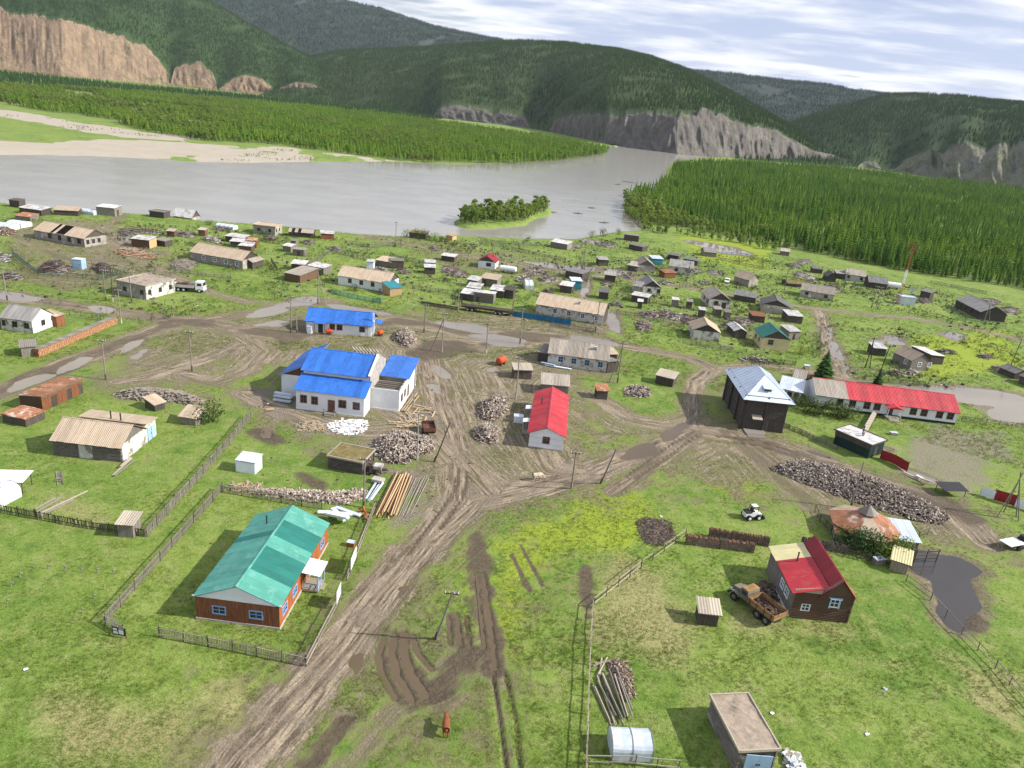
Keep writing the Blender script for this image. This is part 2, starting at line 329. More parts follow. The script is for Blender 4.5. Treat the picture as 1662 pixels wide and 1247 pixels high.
#  px polyline, width m, kind: dirt strength, mud strength
ROADS = [
 ([(330,1330),(400,1232),(480,1140),(560,1045),(622,962),(690,880),(742,812),(745,750),(728,690),(705,625),(690,575),(660,552)], 6.6, 1.0, .25),
 ([(700,880),(770,815),(860,793),(960,768),(1060,728),(1130,700)], 6.0, 1.0, .35),
 ([(600,640),(700,700),(760,760),(800,800)], 9.0, .8, .3),
 ([(1130,700),(1180,708),(1250,722),(1320,748),(1400,775),(1480,800),(1560,835),(1600,880)], 6.5, .9, .75),
 ([(1130,700),(1122,650),(1130,620),(1160,598),(1120,582),(1060,570),(1000,560),(940,553),(880,548)], 4.6, .95, .3),
 ([(900,548),(830,545),(760,540),(700,530),(640,520),(560,535),(470,545),(380,535),(320,522)], 8.5, .8, .75),
 ([(-60,480),(0,484),(90,492),(180,505),(260,516),(330,520),(400,510),(470,498),(540,490)], 5.5, .9, .5),
 ([(-80,668),(0,635),(80,603),(160,572),(220,548),(290,522)], 6.5, .85, .75),
 ([(330,525),(390,545),(430,570),(400,600),(350,620),(300,610)], 5.0, .7, .35),
 ([(390,560),(330,585),(250,610),(190,620)], 3.6, .8, .2),
 ([(690,575),(720,560),(780,560),(850,550)], 9.0, .8, .85),
 ([(470,498),(400,490),(350,478),(300,455),(240,430),(190,400),(165,370),(200,350)], 4.0, .7, .4),
 ([(20,380),(100,420),(200,425),(250,435)], 4.0, .6, .6),
 ([(560,375),(640,392),(720,408),(800,424),(880,437),(960,447),(1060,458),(1150,472),(1230,486),(1300,498),(1400,510),(1480,516),(1560,530),(1662,552),(1750,570)], 4.0, .85, .3),
 ([(1330,505),(1342,545),(1352,580),(1372,615)], 4.0, .9, .1),
 ([(1160,598),(1230,592),(1300,600),(1380,618),(1450,628)], 3.6, .8, .2),
 ([(940,500),(985,510),(1000,530)], 3.0, .8, .6),
 ([(950,440),(955,465),(945,490)], 3.0, .8, .6),
 ([(1140,700),(1090,735),(1030,775),(990,800)], 2.6, .9, .5),
 ([(1180,700),(1240,745),(1280,790),(1330,830),(1420,850)], 5, .55, .6),
 ([(960,800),(900,905),(870,990),(860,1080),(845,1250)], 1.6, .16, 0),
 ([(560,1247),(640,1150),(720,1120),(790,1060)], 3.0, .55, .35),
 ([(860,690),(900,760),(960,770)], 6.0, .75, .1),
 ([(960,640),(1020,680),(1080,690),(1130,680)], 7.0, .75, .1),
 ([(800,1080),(815,1160),(832,1250)], 1.1, .35, .6),
 ([(770,1085),(785,1150),(795,1240)], 0.8, .3, .3),
 ([(1100,990),(1190,1060),(1250,1150)], 0.8, .12, 0),
 ([(400,640),(430,655),(520,690),(600,700),(690,690)], 6.5, .8, .1),
]
ROADS = [(GP(p), w, d, mu) for p, w, d, mu in ROADS]
MUD = [(GP(p), w) for p, w in [
 ([(772,870),(776,920),(785,980),(800,1040),(800,1090)], 2.9), ([(735,1000),(750,1050)], 1.6), ([(640,1030),(650,1070),(680,1130),(720,1120),(760,1060)], 4.2),
 ([(560,1170),(500,1247)], 2.0), ([(1290,760),(1400,785),(1500,815),(1570,840)], 5.0), ([(830,900),(860,960)], .7), ([(845,885),(880,950)], .5),
 ([(420,700),(445,715)], 3.2), ([(490,770),(520,790)], 3.0), ([(1490,925),(1540,915),(1560,960),(1570,1010)], 4.0), ([(950,920),(955,1000)], 2.0)]]
RUTS = [(GP(p), w) for p, w in [([(622,1035),(614,1062),(618,1092),(640,1132)], .55), ([(640,1028),(636,1060),(645,1095),(668,1136)], .6), ([(656,1028),(656,1060),(668,1096),(690,1128)], .7), ([(668,1030),(678,1060),(700,1085)], .55), ([(727,1000),(731,1045)], .4), ([(742,998),(748,1045)], .4), ([(757,1000),(762,1050)], .4),
 ([(783,930),(792,990),(800,1050),(803,1085)], .5), ([(773,930),(778,990),(786,1050)], .5), ([(1150,715),(1230,722),(1320,752),(1400,778)], .35), ([(1160,708),(1230,714),(1330,748),(1410,775)], .35), ([(1135,705),(1085,740),(1030,778)], .35), ([(1125,700),(1070,735),(1015,775)], .35), ([(745,760),(735,800),(700,850),(660,900)], .3), ([(760,765),(752,805),(715,858)], .3), ([(820,1090),(838,1170),(845,1247)], .3), ([(800,1095),(812,1170),(822,1247)], .3)]]
WORN = [(GP(p), v) for p, v in [([(1240,745),(1300,735),(1420,765),(1560,820),(1600,870),(1540,880),(1420,840),(1280,800)], .85), ([(560,500),(720,520),(860,545),(740,600),(720,690),(690,690),(690,600),(560,545)], .72), ([(1100,690),(1180,640),(1240,700),(1130,730)], .7), ([(940,650),(1090,690),(1080,720),(960,760),(900,740)], .62), ([(300,510),(480,505),(700,515),(900,540),(1010,560),(960,640),(1000,760),(860,830),(760,860),(690,860),(640,760),(420,690),(440,600),(330,600)], .68), ([(1000,690),(1140,650),(1340,735),(1600,840),(1640,900),(1420,860),(1240,800),(1120,800),(1000,810)], .62), ([(170,560),(320,520),(430,560),(330,640),(190,640)], .6),
 ([(560,1000),(760,990),(830,1090),(760,1260),(440,1260)], .44), ([(0,365),(170,355),(260,400),(300,460),(160,470),(20,460)], .62), ([(560,375),(760,395),(1000,440),(980,480),(900,470),(700,430)], .36), ([(690,500),(1010,520),(1010,560),(700,545)], .7), ([(1130,590),(1400,600),(1400,640),(1160,640)], .46), ([(1000,500),(1260,510),(1260,560),(1000,520)], .32), ([(820,850),(960,900),(960,1010),(860,1040),(820,960)], .34), ([(330,1247),(620,900),(760,900),(640,1247)], .36)]]
MOSS = [GP(p) for p in [
 [(812,880),(850,850),(890,835),(950,805),(1010,785),(1065,800),(1050,840),(1020,880),(950,890),(900,920),(860,960),(815,990),(800,940)],
 [(742,930),(758,900),(765,960),(772,1010),(756,1005)], [(1130,770),(1180,745),(1240,760),(1230,800),(1160,800)],
 [(806,940),(830,905),(836,990),(822,1050)], [(1480,545),(1640,540),(1662,600),(1500,610)], [(1100,380),(1250,400),(1240,440),(1130,420)]]]
GRAVEL = [GP(p) for p in [
 [(1450,700),(1520,690),(1620,700),(1650,740),(1600,790),(1560,810),(1500,775),(1455,745)], [(960,1075),(1015,1072),(1030,1130),(985,1140)], [(640,760),(700,770),(690,840),(640,850)],
 [(1560,640),(1662,640),(1662,690),(1590,685)], [(400,640),(440,620),(480,680),(560,720),(680,700),(690,660),(720,700),(640,740),(520,720)]]]
DRY = [GP(p) for p in [
 [(80,800),(170,835),(200,850),(120,850),(60,830)], [(1000,900),(1100,930),(1130,1040),(1060,1080),(980,1040),(970,960)], [(80,1140),(260,1160),(420,1100),(460,1130),(330,1240),(60,1247)],
 [(1290,1000),(1380,1020),(1400,1040),(1300,1030)], [(1200,985),(1290,1010),(1280,1025),(1190,1010)], [(1530,1060),(1640,1100),(1662,1200),(1560,1130)], [(1130,1130),(1190,1120),(1200,1150),(1120,1150)]]]
#  puddles: centre px, half sizes px, tilt deg
PUD = [(28,482,36,8,5),(165,502,22,5,8),(120,592,34,7,-22),(44,621,36,8,-22),(225,575,16,7,-20),(215,560,26,6,-25),
 (436,506,34,8,-8),(580,503,48,5,8),(486,490,34,7,-10),(756,530,46,6,9),(812,552,50,8,6),(960,553,38,8,10),(995,522,11,20,-25),(945,462,12,18,10),(985,440,60,4,8),(900,432,45,4,8),
 (720,606,20,8,25),(705,630,14,6,30),(1040,733,32,13,-16),(1095,700,26,10,-30),(930,783,26,5,-15),(655,955,17,6,0),(578,1072,14,19,35),
 (1160,401,46,5,13),(1190,408,30,6,8),(1358,572,8,20,-25),(1346,540,6,12,-10),(1372,598,6,9,-15),(1546,545,20,6,8),(1580,642,95,13,8),(1662,670,60,18,5),(1480,632,30,7,6),(1525,918,62,25,8),(1552,975,34,55,-20),(1490,772,34,6,20),(1425,728,18,4,20),(1330,737,24,4,18),(1345,470,18,4,10),(440,525,30,6,-5),(800,600,12,5,0),(432,703,13,11,0),
 (1445,555,30,4,5),(1450,548,16,4,5),(205,388,14,5,0)]
def pud_poly(cx, cy, rx, ry, tilt, k=1.0, n=20, wob=0.18):
    r_ = random.Random(int(cx*7+cy)); ph = [r_.uniform(0, 6.28) for _ in range(3)]
    out = []
    for i in range(n):
        a = 2*math.pi*i/n; q = k*(1+wob*(math.sin(2*a+ph[0])*.5+math.sin(3*a+ph[1])*.6+math.sin(5*a+ph[2])*.35))
        x, y = rx*q*math.cos(a), ry*q*math.sin(a); t = rad(tilt)
        out.append((cx+x*math.cos(t)-y*math.sin(t), cy+x*math.sin(t)+y*math.cos(t)))
    return out

def ground_material():
    mt = bpy.data.materials.new('ground'); mt.use_nodes = True; M['ground'] = mt; t = NT(mt.node_tree)
    P = t.n('ShaderNodeNewGeometry').outputs['Position']
    a1 = t.n('ShaderNodeAttribute', attribute_name='m1'); a2 = t.n('ShaderNodeAttribute', attribute_name='m2'); ar = t.n('ShaderNodeAttribute', attribute_name='ruv')
    s1 = t.n('ShaderNodeSeparateColor', {0: a1.outputs['Color']}).outputs; s2 = t.n('ShaderNodeSeparateColor', {0: a2.outputs['Color']}).outputs
    nb = t.noise(P, 0.05, 4, 0.6); nm = t.noise(P, 0.35, 5, 0.65); nf = t.noise(P, 2.2, 5, 0.75); nff = t.noise(P, 5.5, 3, 0.7)
    g = t.mix(t.ramp(nb, 0.32, 0.66), (0.112, 0.188, 0.028), (0.178, 0.240, 0.046))
    g = t.mix(t.ramp(nm, 0.45, 0.75), g, (0.235, 0.265, 0.085))
    g = t.mix(t.math('MULTIPLY', t.ramp(nm, 0.48, 0.28), .75), g, (0.058, 0.118, 0.016))
    g = t.mix(t.math('MULTIPLY', t.ramp(t.noise(P, 0.16, 5, 0.7), 0.60, 0.72), .55), g, (0.21, 0.18, 0.10))
    g = t.mix(t.math('MULTIPLY', s2[2], t.ramp(nf, 0.3, 0.6)), g, (0.29, 0.245, 0.12))
    g = t.mix(t.math('MULTIPLY', t.ramp(t.math('ADD', s1[2], t.math('ADD', t.math('MULTIPLY', nf, 0.9), t.math('MULTIPLY', nm, .9))), 0.95, 1.65), .9), g, (0.225, 0.285, 0.024))
    sp = t.math('ADD', -0.22, t.math('ADD', t.math('MULTIPLY', nf, 1.15), t.math('MULTIPLY', nff, 1.25)))
    g = t.mix(1.0, g, t.n('ShaderNodeCombineXYZ', {0: sp, 1: sp, 2: sp}).outputs[0], 'MULTIPLY')
    # trodden earth with wheel streaks that follow the way
    rs = t.n('ShaderNodeSeparateColor', {0: ar.outputs['Color']}).outputs
    rv = t.n('ShaderNodeCombineXYZ', {0: t.math('MULTIPLY', rs[0], 1.5), 1: t.math('MULTIPLY', rs[1], 0.10), 2: 0.0}).outputs[0]
    st = t.noise(rv, 1.0, 6, 0.72, 0.9)
    d = t.mix(t.ramp(st, 0.42, 0.60), (0.098, 0.074, 0.051), (0.34, 0.275, 0.195))
    d = t.mix(t.ramp(nm, 0.38, 0.72), d, (0.215, 0.175, 0.127))
    d = t.mix(1.0, d, t.n('ShaderNodeCombineXYZ', {0: sp, 1: sp, 2: sp}).outputs[0], 'MULTIPLY')
    c0 = lambda s_, k: t.math('MULTIPLY', t.math('SUBTRACT', s_, 0.5), k)
    v = t.math('ADD', t.math('ADD', s1[0], c0(nm, 1.1)), t.math('ADD', t.math('ADD', c0(nf, 1.0), c0(st, .8)), c0(t.noise(P, 0.028, 4, 0.6), .75)))
    verge = t.mix(nf, (0.115, 0.105, 0.048), (0.205, 0.185, 0.098))
    col = t.mix(t.math('MULTIPLY', t.ramp(v, 0.14, 0.50), .85), g, verge)
    fd = t.ramp(v, 0.40, 0.82)
    col = t.mix(fd, col, d)
    fm = t.ramp(t.math('ADD', t.math('ADD', s1[1], c0(nm, 1.0)), t.math('ADD', c0(st, 1.0), c0(nf, 1.6))), 0.30, 1.0)
    mud = t.mix(t.ramp(nf, .3, .7), (0.050, 0.037, 0.023), (0.125, 0.094, 0.060))
    col = t.mix(fm, col, mud)
    gv = t.mix(t.ramp(nff, 0.35, 0.65), (0.105, 0.086, 0.066), (0.29, 0.245, 0.195))
    col = t.mix(t.ramp(t.math('ADD', s2[1], t.math('ADD', t.math('MULTIPLY', nm, 0.9), t.math('MULTIPLY', nf, .7))), 1.2, 2.05), col, gv)
    sa = t.mix(t.noise(P, 0.08, 5, 0.65), (0.30, 0.258, 0.20), (0.43, 0.378, 0.305))
    col = t.mix(t.ramp(t.math('ADD', s2[0], t.math('MULTIPLY', t.noise(P, 0.06, 6, 0.7), 0.5)), 0.62, 0.85), col, sa)
    h = t.math('ADD', t.math('MULTIPLY', nf, 0.7), t.math('ADD', t.math('MULTIPLY', nff, 0.3), t.math('MULTIPLY', t.math('MULTIPLY', st, fd), 0.8)))
    bp = t.n('ShaderNodeBump', {'Height': h, 'Strength': 0.8, 'Distance': 0.22})
    ro = t.math('SUBTRACT', 0.95, t.math('MULTIPLY', fm, 0.35))
    bs = t.n('ShaderNodeBsdfPrincipled', {'Base Color': col, 'Roughness': ro, 'Specular IOR Level': 0.25, 'Normal': bp.outputs[0]})
    o = t.n('ShaderNodeOutputMaterial'); t.nt.links.new(bs.outputs[0], o.inputs[0])
ground_material()

def build_ground():
    r1 = [12.0]
    while r1[-1] < 470: r1.append(r1[-1]*1.0044 if r1[-1] > 36 else r1[-1]*1.03)
    while r1[-1] < 7000: r1.append(r1[-1]*1.018)
    r = np.array(r1); az = np.linspace(rad(-62), rad(62), 500)
    R, A = np.meshgrid(r, az, indexing='ij'); X = R*np.sin(A); Y = R*np.cos(A)
    P = np.stack([X.ravel(), Y.ravel()], 1); n = len(P); x, y = P[:, 0], P[:, 1]
    z = (vnoise(x, y, 9, 1, 3)-.5)*0.16 + (vnoise(x, y, 1.3, 5, 2)-.5)*0.07
    near = np.hypot(x, y) < 460; Pn = P[near]; xn, yn = Pn[:, 0], Pn[:, 1]
    e1 = vnoise(xn, yn, 4.0, 21, 3)-.5; e2 = vnoise(xn, yn, 1.2, 31, 2)-.5
    dirt = np.zeros(len(Pn)); mud = np.zeros(len(Pn)); bestu = np.full(len(Pn), 1e9); U = np.zeros(len(Pn)); S = np.zeros(len(Pn))
    for k, (ln, w, ds, ms) in enumerate(ROADS):
        d, u, s = pdist(Pn, ln)
        e = d/(w/2) + e1*0.9 + e2*0.45
        v = ds*(1-.66*sstep(e, 0.4, 1.2)-.34*sstep(e, 1.0, 3.4)); dirt = np.maximum(dirt, v)
        mud = np.maximum(mud, ms*(1-sstep(d/(w/2)+(vnoise(xn, yn, 7, 60+k, 3)-.5)*2.2, 0.35, 1.0)))
        b = d/(w/2)*(1 if ds > .3 else 2); kk = b < bestu; bestu[kk] = b[kk]; U[kk] = u[kk]; S[kk] = s[kk]+k*100
    for k, (ln, w) in enumerate(MUD):
        d = pdist(Pn, ln)[0]; mud = np.maximum(mud, 1-sstep(d/(w/2)+e1*1.3+e2*.6, .35, 1.6))
    moss = np.zeros(len(Pn))
    for pl in MOSS: moss = np.maximum(moss, sstep(polysd(Pn, pl)+e1*9, -3.5, 4.5))
    grav = np.zeros(len(Pn))
    for pl in GRAVEL: grav = np.maximum(grav, sstep(polysd(Pn, pl)+e1*9, -3.5, 3.5))
    dry = np.zeros(len(Pn))
    for pl in DRY: dry = np.maximum(dry, sstep(polysd(Pn, pl)+e1*6, -2, 3))
    for k, (pl, v) in enumerate(WORN): dirt = np.maximum(dirt, v*sstep(polysd(Pn, pl)+e1*16, -9, 9))
    zn = z[near]
    for ln, w in RUTS:
        d = pdist(Pn, ln)[0]; f = 1-sstep(d/(w/2)+e2*.5, .5, 1.5); zn -= f*(.20+e1*.2); zn += (1-sstep(np.abs(d-w*.95), 0, .3))*(.03+e2*.1); mud = np.maximum(mud, (1-sstep(d/(w/2), .8, 2.6))*.95)
    zn += dirt*(np.sin(U*4.2)*0.03) - mud*0.06*np.abs(np.sin(U*3.1))
    for q in PUD:
        pl = GP(pud_poly(*q)); c = pl.mean(0); rr = np.hypot(*(pl-c).T).max()+4
        k = np.hypot(xn-c[0], yn-c[1]) < rr
        if not k.any(): continue
        sd = polysd(Pn[k], pl)
        f = sstep(sd+e1[k]*1.6+e2[k]*.5, -0.7, 0.9)
        zn[k] = zn[k]*(1-f) - 0.22*f
        rim = sstep(sd+e1[k]*2, -2.6, 0.2)*.9; mud[k] = np.maximum(mud[k], np.maximum(rim*.45, f*.8)); dirt[k] = np.maximum(dirt[k], rim*.7)
    z[near] = zn
    # the river bed, the island and the sand banks
    sd = polysd(P, RIVER); isl = polysd(P, ISLAND)
    sand = np.zeros(n); far = y > 395
    wob = (vnoise(x, y, 14, 77, 3)-.5)
    bank = np.where(far & (x < 130), sstep(sd+wob*8, -26, 1.5), sstep(sd+wob*3, -5.0, 1.0))
    bank = bank*(1-sstep(isl+wob*3, -3.5, 1.0))
    z = z*(1-bank) + (-2.3)*bank
    for pl, s_ in ((SAND, 8), (SAND2, 8), (SAND3, 12)): sand = np.maximum(sand, sstep(polysd(P, pl)+wob*s_*2, -s_*.4, s_*.6))
    sand = np.maximum(sand, bank*np.where(far, .9, .0))
    grow = vnoise(x, y, 22, 91, 4); sand *= 1-.75*sstep(grow, .52, .62)*(x > -230)
    m1 = np.zeros((n, 4)); m2 = np.zeros((n, 4)); ru = np.zeros((n, 4)); m1[:, 3] = m2[:, 3] = ru[:, 3] = 1
    m1[near, 0] = dirt; m1[near, 1] = mud; m1[near, 2] = moss; m2[near, 1] = grav; m2[near, 2] = dry
    nearbank = sstep(sd, -7, -1)*(~far)*(isl < -6); m1[:, 1] = np.maximum(m1[:, 1], nearbank*.55); m1[:, 0] = np.maximum(m1[:, 0], nearbank*.8)
    rfl = sstep(np.maximum(np.maximum(polysd(P, RFOREST), polysd(P, LFOREST)), polysd(P, DFOREST)), -4, 6)
    m1[:, 1] = np.maximum(m1[:, 1], rfl*.5)
    m2[:, 0] = sand; ru[near, 0] = U; ru[near, 1] = S
    nr, na = R.shape; i = np.arange(nr-1)[:, None]*na+np.arange(na-1)[None, :]
    F = np.stack([i, i+1, i+na+1, i+na], -1).reshape(-1, 4)[:, ::-1]
    me = npmesh('ground', np.column_stack([x, y, z]), F, 'ground')
    for nm_, arr in (('m1', m1), ('m2', m2), ('ruv', ru)):
        at = me.attributes.new(nm_, 'FLOAT_COLOR', 'POINT'); at.data.foreach_set('color', arr.astype(np.float32).ravel())
    return tag(obj('ground', me), kind='structure'), (P, z, dirt, mud, near)
GROUND, GD = build_ground()

def water_material(name, deep, rough, bs, bstr, stretch):
    mt = bpy.data.materials.new(name); mt.use_nodes = True; M[name] = mt; t = NT(mt.node_tree)
    P = t.n('ShaderNodeNewGeometry').outputs['Position']
    v = t.n('ShaderNodeMapping', {0: P, 'Scale': stretch}).outputs[0]
    n = t.noise(v, bs, 4, 0.6, 0.4); nb = t.noise(v, bs*0.06, 3, 0.6)
    col = t.mix(t.ramp(nb, 0.35, 0.65), deep, tuple(c*1.15 for c in deep))
    bp = t.n('ShaderNodeBump', {'Height': t.math('ADD', n, t.math('MULTIPLY', nb, 1.5)), 'Strength': bstr, 'Distance': 0.2})
    b = t.n('ShaderNodeBsdfPrincipled', {'Base Color': col, 'Roughness': rough, 'Specular IOR Level': 0.5, 'IOR': 1.33, 'Normal': bp.outputs[0]})
    o = t.n('ShaderNodeOutputMaterial'); t.nt.links.new(b.outputs[0], o.inputs[0])
water_material('river', (0.25, 0.238, 0.205), 0.16, 0.55, 0.16, (1, 1.6, 1))
water_material('mudwater', (0.095, 0.068, 0.040), 0.05, 1.2, 0.03, (1, 1, 1))
water_material('puddle', (0.20, 0.172, 0.135), 0.05, 1.2, 0.03, (1, 1, 1))
water_material('bogwater', (0.055, 0.05, 0.045), 0.10, 1.2, 0.05, (1, 1, 1))
def build_water():
    mb = MB(); mb.poly([(-1500, 150, WATER_Z), (1800, 150, WATER_Z), (1800, 2600, WATER_Z), (-1500, 2600, WATER_Z)])
    tag(mb.build('river', 'river'), kind='structure')
    for q in PUD:
        if q[2] < 2: continue
        pl = GP(pud_poly(*q, k=1.0)); c = pl.mean(0); d = pl-c
        pl = c+d*(1+.9/np.maximum(np.hypot(d[:, 0], d[:, 1]), .6))[:, None]
        mb = MB(); mb.poly([(a, b, -0.100-0.0011*PUD.index(q)) for a, b in pl])
        tag(mb.build('puddle', 'bogwater' if (q[0] > 1480 and q[1] > 900) else ('mudwater' if (q[1] > 690 and q[0] < 1400) else 'puddle')), kind='structure')
build_water()
def rut_water():
    for k, poly in enumerate(([(600,1025),(690,1015),(720,1095),(700,1140),(640,1142),(604,1095)], [(720,992),(770,992),(775,1060),(725,1055)], [(768,900),(796,900),(812,1090),(786,1090)], [(1010,775),(1125,695),(1145,708),(1040,785)], [(1140,700),(1240,708),(1415,770),(1400,785),(1230,730)])):
        mb = MB(); mb.poly([(p[0], p[1], -.135-.002*k) for p in GP(poly)]); tag(mb.build('puddle', 'mudwater'), kind='structure')

rut_water()
# ------------------------------------------------------------------ hills
def hill_material(name, green, green2, rocka, rockb, rlo, rhi):
    mt = bpy.data.materials.new(name); mt.use_nodes = True; M[name] = mt; t = NT(mt.node_tree)
    g_ = t.n('ShaderNodeNewGeometry'); P = g_.outputs['Position']
    nz = t.n('ShaderNodeSeparateXYZ', {0: g_.outputs['Normal']}).outputs[2]
    a = t.n('ShaderNodeAttribute', attribute_name='rock').outputs['Fac']
    n1 = t.noise(P, 0.012, 5, 0.65); n2 = t.noise(P, 0.08, 4, 0.65)
    gr = t.mix(t.ramp(n1, 0.35, 0.65), green, green2)
    v = t.n('ShaderNodeMapping', {0: P, 'Scale': (1, 1, 0.25)}).outputs[0]
    rk = t.mix(t.ramp(t.noise(v, 0.05, 6, 0.7, 0.6), 0.35, 0.65), rocka, rockb)
    rk = t.mix(t.math('MULTIPLY', t.ramp(t.noise(v, 0.22, 4, 0.7), 0.45, 0.65), .6), rk, tuple(c*0.5 for c in rocka))
    rk = t.mix(t.math('MULTIPLY', t.ramp(t.noise(P, 0.03, 5, 0.7), 0.55, 0.66), .6), rk, (0.075, 0.085, 0.035))
    f = t.ramp(t.math('ADD', a, t.math('MULTIPLY', n2, 0.5)), rlo, rhi)
    col = t.mix(f, gr, rk)
    bp = t.n('ShaderNodeBump', {'Height': t.noise(v, 0.12, 5, 0.7), 'Strength': 0.7, 'Distance': 6.0})
    b = t.n('ShaderNodeBsdfPrincipled', {'Base Color': col, 'Roughness': 0.95, 'Specular IOR Level': 0.1, 'Normal': bp.outputs[0]})
    o = t.n('ShaderNodeOutputMaterial'); t.nt.links.new(b.outputs[0], o.inputs[0])
hill_material('hill_left', (0.030, 0.055, 0.020), (0.045, 0.075, 0.025), (0.30, 0.215, 0.14), (0.19, 0.14, 0.10), 0.6, 0.85)
hill_material('hill_mid', (0.040, 0.062, 0.026), (0.060, 0.085, 0.032), (0.185, 0.168, 0.148), (0.11, 0.10, 0.092), 0.6, 0.85)
hill_material('hill_far', (0.028, 0.042, 0.034), (0.040, 0.054, 0.040), (0.13, 0.125, 0.12), (0.09, 0.09, 0.085), 0.5, 0.95)
hill_material('hill_right', (0.030, 0.052, 0.024), (0.045, 0.070, 0.028), (0.20, 0.185, 0.16), (0.155, 0.165, 0.085), 0.6, 0.85)
HILLPTS = []
def hill(name, mt, ridge, base, cliff, ncol, seed, bulge=0.3, rough=6.0, back=0.5, cset=0.75, spacing=9.0, tsize=(10, 16), gully=18.0, bare=0.0):
    """ridge (px,py,dist) / base (px,py[,dist]) / cliff (px,py) lines; a lofted hillside with a cliff at its foot"""
    r = np.array([p for p in ridge], float); x0, x1 = r[0, 0], r[-1, 0]
    xs = np.linspace(x0, x1, ncol)
    b = np.array([(p[0], p[1], p[2] if len(p) > 2 else np.hypot(*G(p[0], p[1]))) for p in base], float)
    ry, rd = np.interp(xs, r[:, 0], r[:, 1]), np.interp(xs, r[:, 0], r[:, 2])
    by, bd = np.interp(xs, b[:, 0], b[:, 1]), np.interp(xs, b[:, 0], b[:, 2])
    Bp = np.array([RP(a, c, d) for a, c, d in zip(xs, by, bd)])
    Bp[:, 2] = np.minimum(Bp[:, 2], 2.0) if len(base[0]) == 2 else Bp[:, 2]
    Rp = np.array([RP(a, c, d) for a, c, d in zip(xs, ry, rd)])
    if cliff:
        c = np.array(cliff, float); cy = np.interp(xs, c[:, 0], c[:, 1]); ch = np.maximum(by-cy, 0)
        cys = np.minimum(cy, by-.15); cy = cy+ch*((vnoise(xs, xs*0, 20, seed+5, 3)-.5)*.22+(vnoise(xs, xs*0, 5, seed+6, 2)-.5)*.14); cy = np.minimum(cy, by-0.15)
        hgt = (by-cy)*bd/F_PX
        Cp = np.array([RP(a, q, d) for a, q, d in zip(xs, cy, bd+hgt*cset+3)]); ker = np.hanning(41); ker /= ker.sum()
        hs_ = np.convolve(np.pad(cys, 20, mode='edge'), ker, 'valid'); Cs = np.array([RP(a, q, d) for a, q, d in zip(xs, hs_, bd+np.convolve(np.pad(hgt, 20, mode='edge'), ker, 'valid')*cset+3)])
    else: Cp = Bp+np.array([0, 3.0, 0.5]); Cs = Cp; hgt = np.zeros(ncol)
    NC, NH, NB = (30, 60, 12) if cliff else (2, 50, 10)
    rows = []; rock = []
    nx = np.linspace(0, 1, ncol)*ncol
    Bp0 = Bp.copy(); Bp0[:, 2] -= 8; rows.append(Bp0); rock.append(np.zeros(ncol))
    dirv = Bp[:, :2]/np.maximum(np.hypot(Bp[:, 0], Bp[:, 1]), 1)[:, None]
    for i in range(NC):
        s = i/NC; q = s**1.25
        p = Bp+(Cp-Bp)*np.array([s, s, 1.0])[None, :]
        p[:, 2] = Bp[:, 2]+(Cp[:, 2]-Bp[:, 2])*(0.25*s+0.75*(q))
        k = np.sin(s*math.pi)**.7*np.clip(hgt/30, 0, 1.4)
        L = np.cumsum(np.r_[0, np.hypot(*np.diff(Bp[:, :2], axis=0).T)])
        gl = np.abs(vnoise(L, L*0+s*22, 46, seed+3, 4)-.5)*2+.5*np.abs(vnoise(L+s*12, L*0+s*9, 13, seed+4, 2)-.5)
        p[:, :2] += dirv*((gl-.35)*gully*k)[:, None]
        p[:, 2] += (vnoise(L, L*0+s*110, 16, seed+9, 3)-.5)*6*k
        rows.append(p); rock.append(np.clip(hgt/9, 0, 1)*np.clip(1.35-s*.4, 0, 1))
    for i in range(NH+NB+1):
        s = i/NH
        if s <= 1:
            p = Cs+(Rp-Cs)*s; gz = s*(1+bulge*(1-s)); p[:, 2] = Cs[:, 2]+(Rp[:, 2]-Cs[:, 2])*gz; p += (Cp-Cs)*math.exp(-s*38)
        else:
            e = (s-1)*NH/NB; p = Rp.copy(); p[:, :2] += dirv*(e*rd*back)[:, None]*.6
            p[:, 2] = Rp[:, 2]-(Rp[:, 2])*e**1.6*0.9
        a = min(s*5, 1)*max(0, 1-(max(s-.85, 0)*4) if s <= 1 else .0)
        p[:, 2] += (vnoise(p[:, 0], p[:, 1], 240, seed, 3)-.5)*rough*3*a
        rows.append(p); rock.append(np.full(ncol, max(0, .55-s*9) if cliff else 0.0)*np.clip(hgt/20, 0, 1)+bare*sstep(vnoise(p[:, 0], p[:, 1]*.3, 90, seed+40, 5), .66, .74))
    V = np.concatenate(rows); nr = len(rows)
    i = np.arange(nr-1)[:, None]*ncol+np.arange(ncol-1)[None, :]
    Fc = np.stack([i, i+1, i+ncol+1, i+ncol], -1).reshape(-1, 4)
    me = npmesh(name, V, Fc, mt)
    rk = np.concatenate(rock); at = me.attributes.new('rock', 'FLOAT', 'POINT'); at.data.foreach_set('value', rk.astype(np.float32))
    tag(obj(name, me), kind='structure')
    # where trees stand: sample the wooded quads by area
    g = V.reshape(nr, ncol, 3); lo = NC+1; gg = g[lo:lo+NH+4]; rr = rk.reshape(nr, ncol)[lo:lo+NH+4]
    e1 = gg[1:, :-1]-gg[:-1, :-1]; e2 = gg[:-1, 1:]-gg[:-1, :-1]
    ar = np.abs(e1[..., 0]*e2[..., 1]-e1[..., 1]*e2[..., 0])*(rr[:-1, :-1] < 0.3)
    N = int(ar.sum()/spacing**2); pr = ar.ravel()/ar.sum()
    idx = RNG.choice(len(pr), N, p=pr); a, b_ = np.divmod(idx, ncol-1)
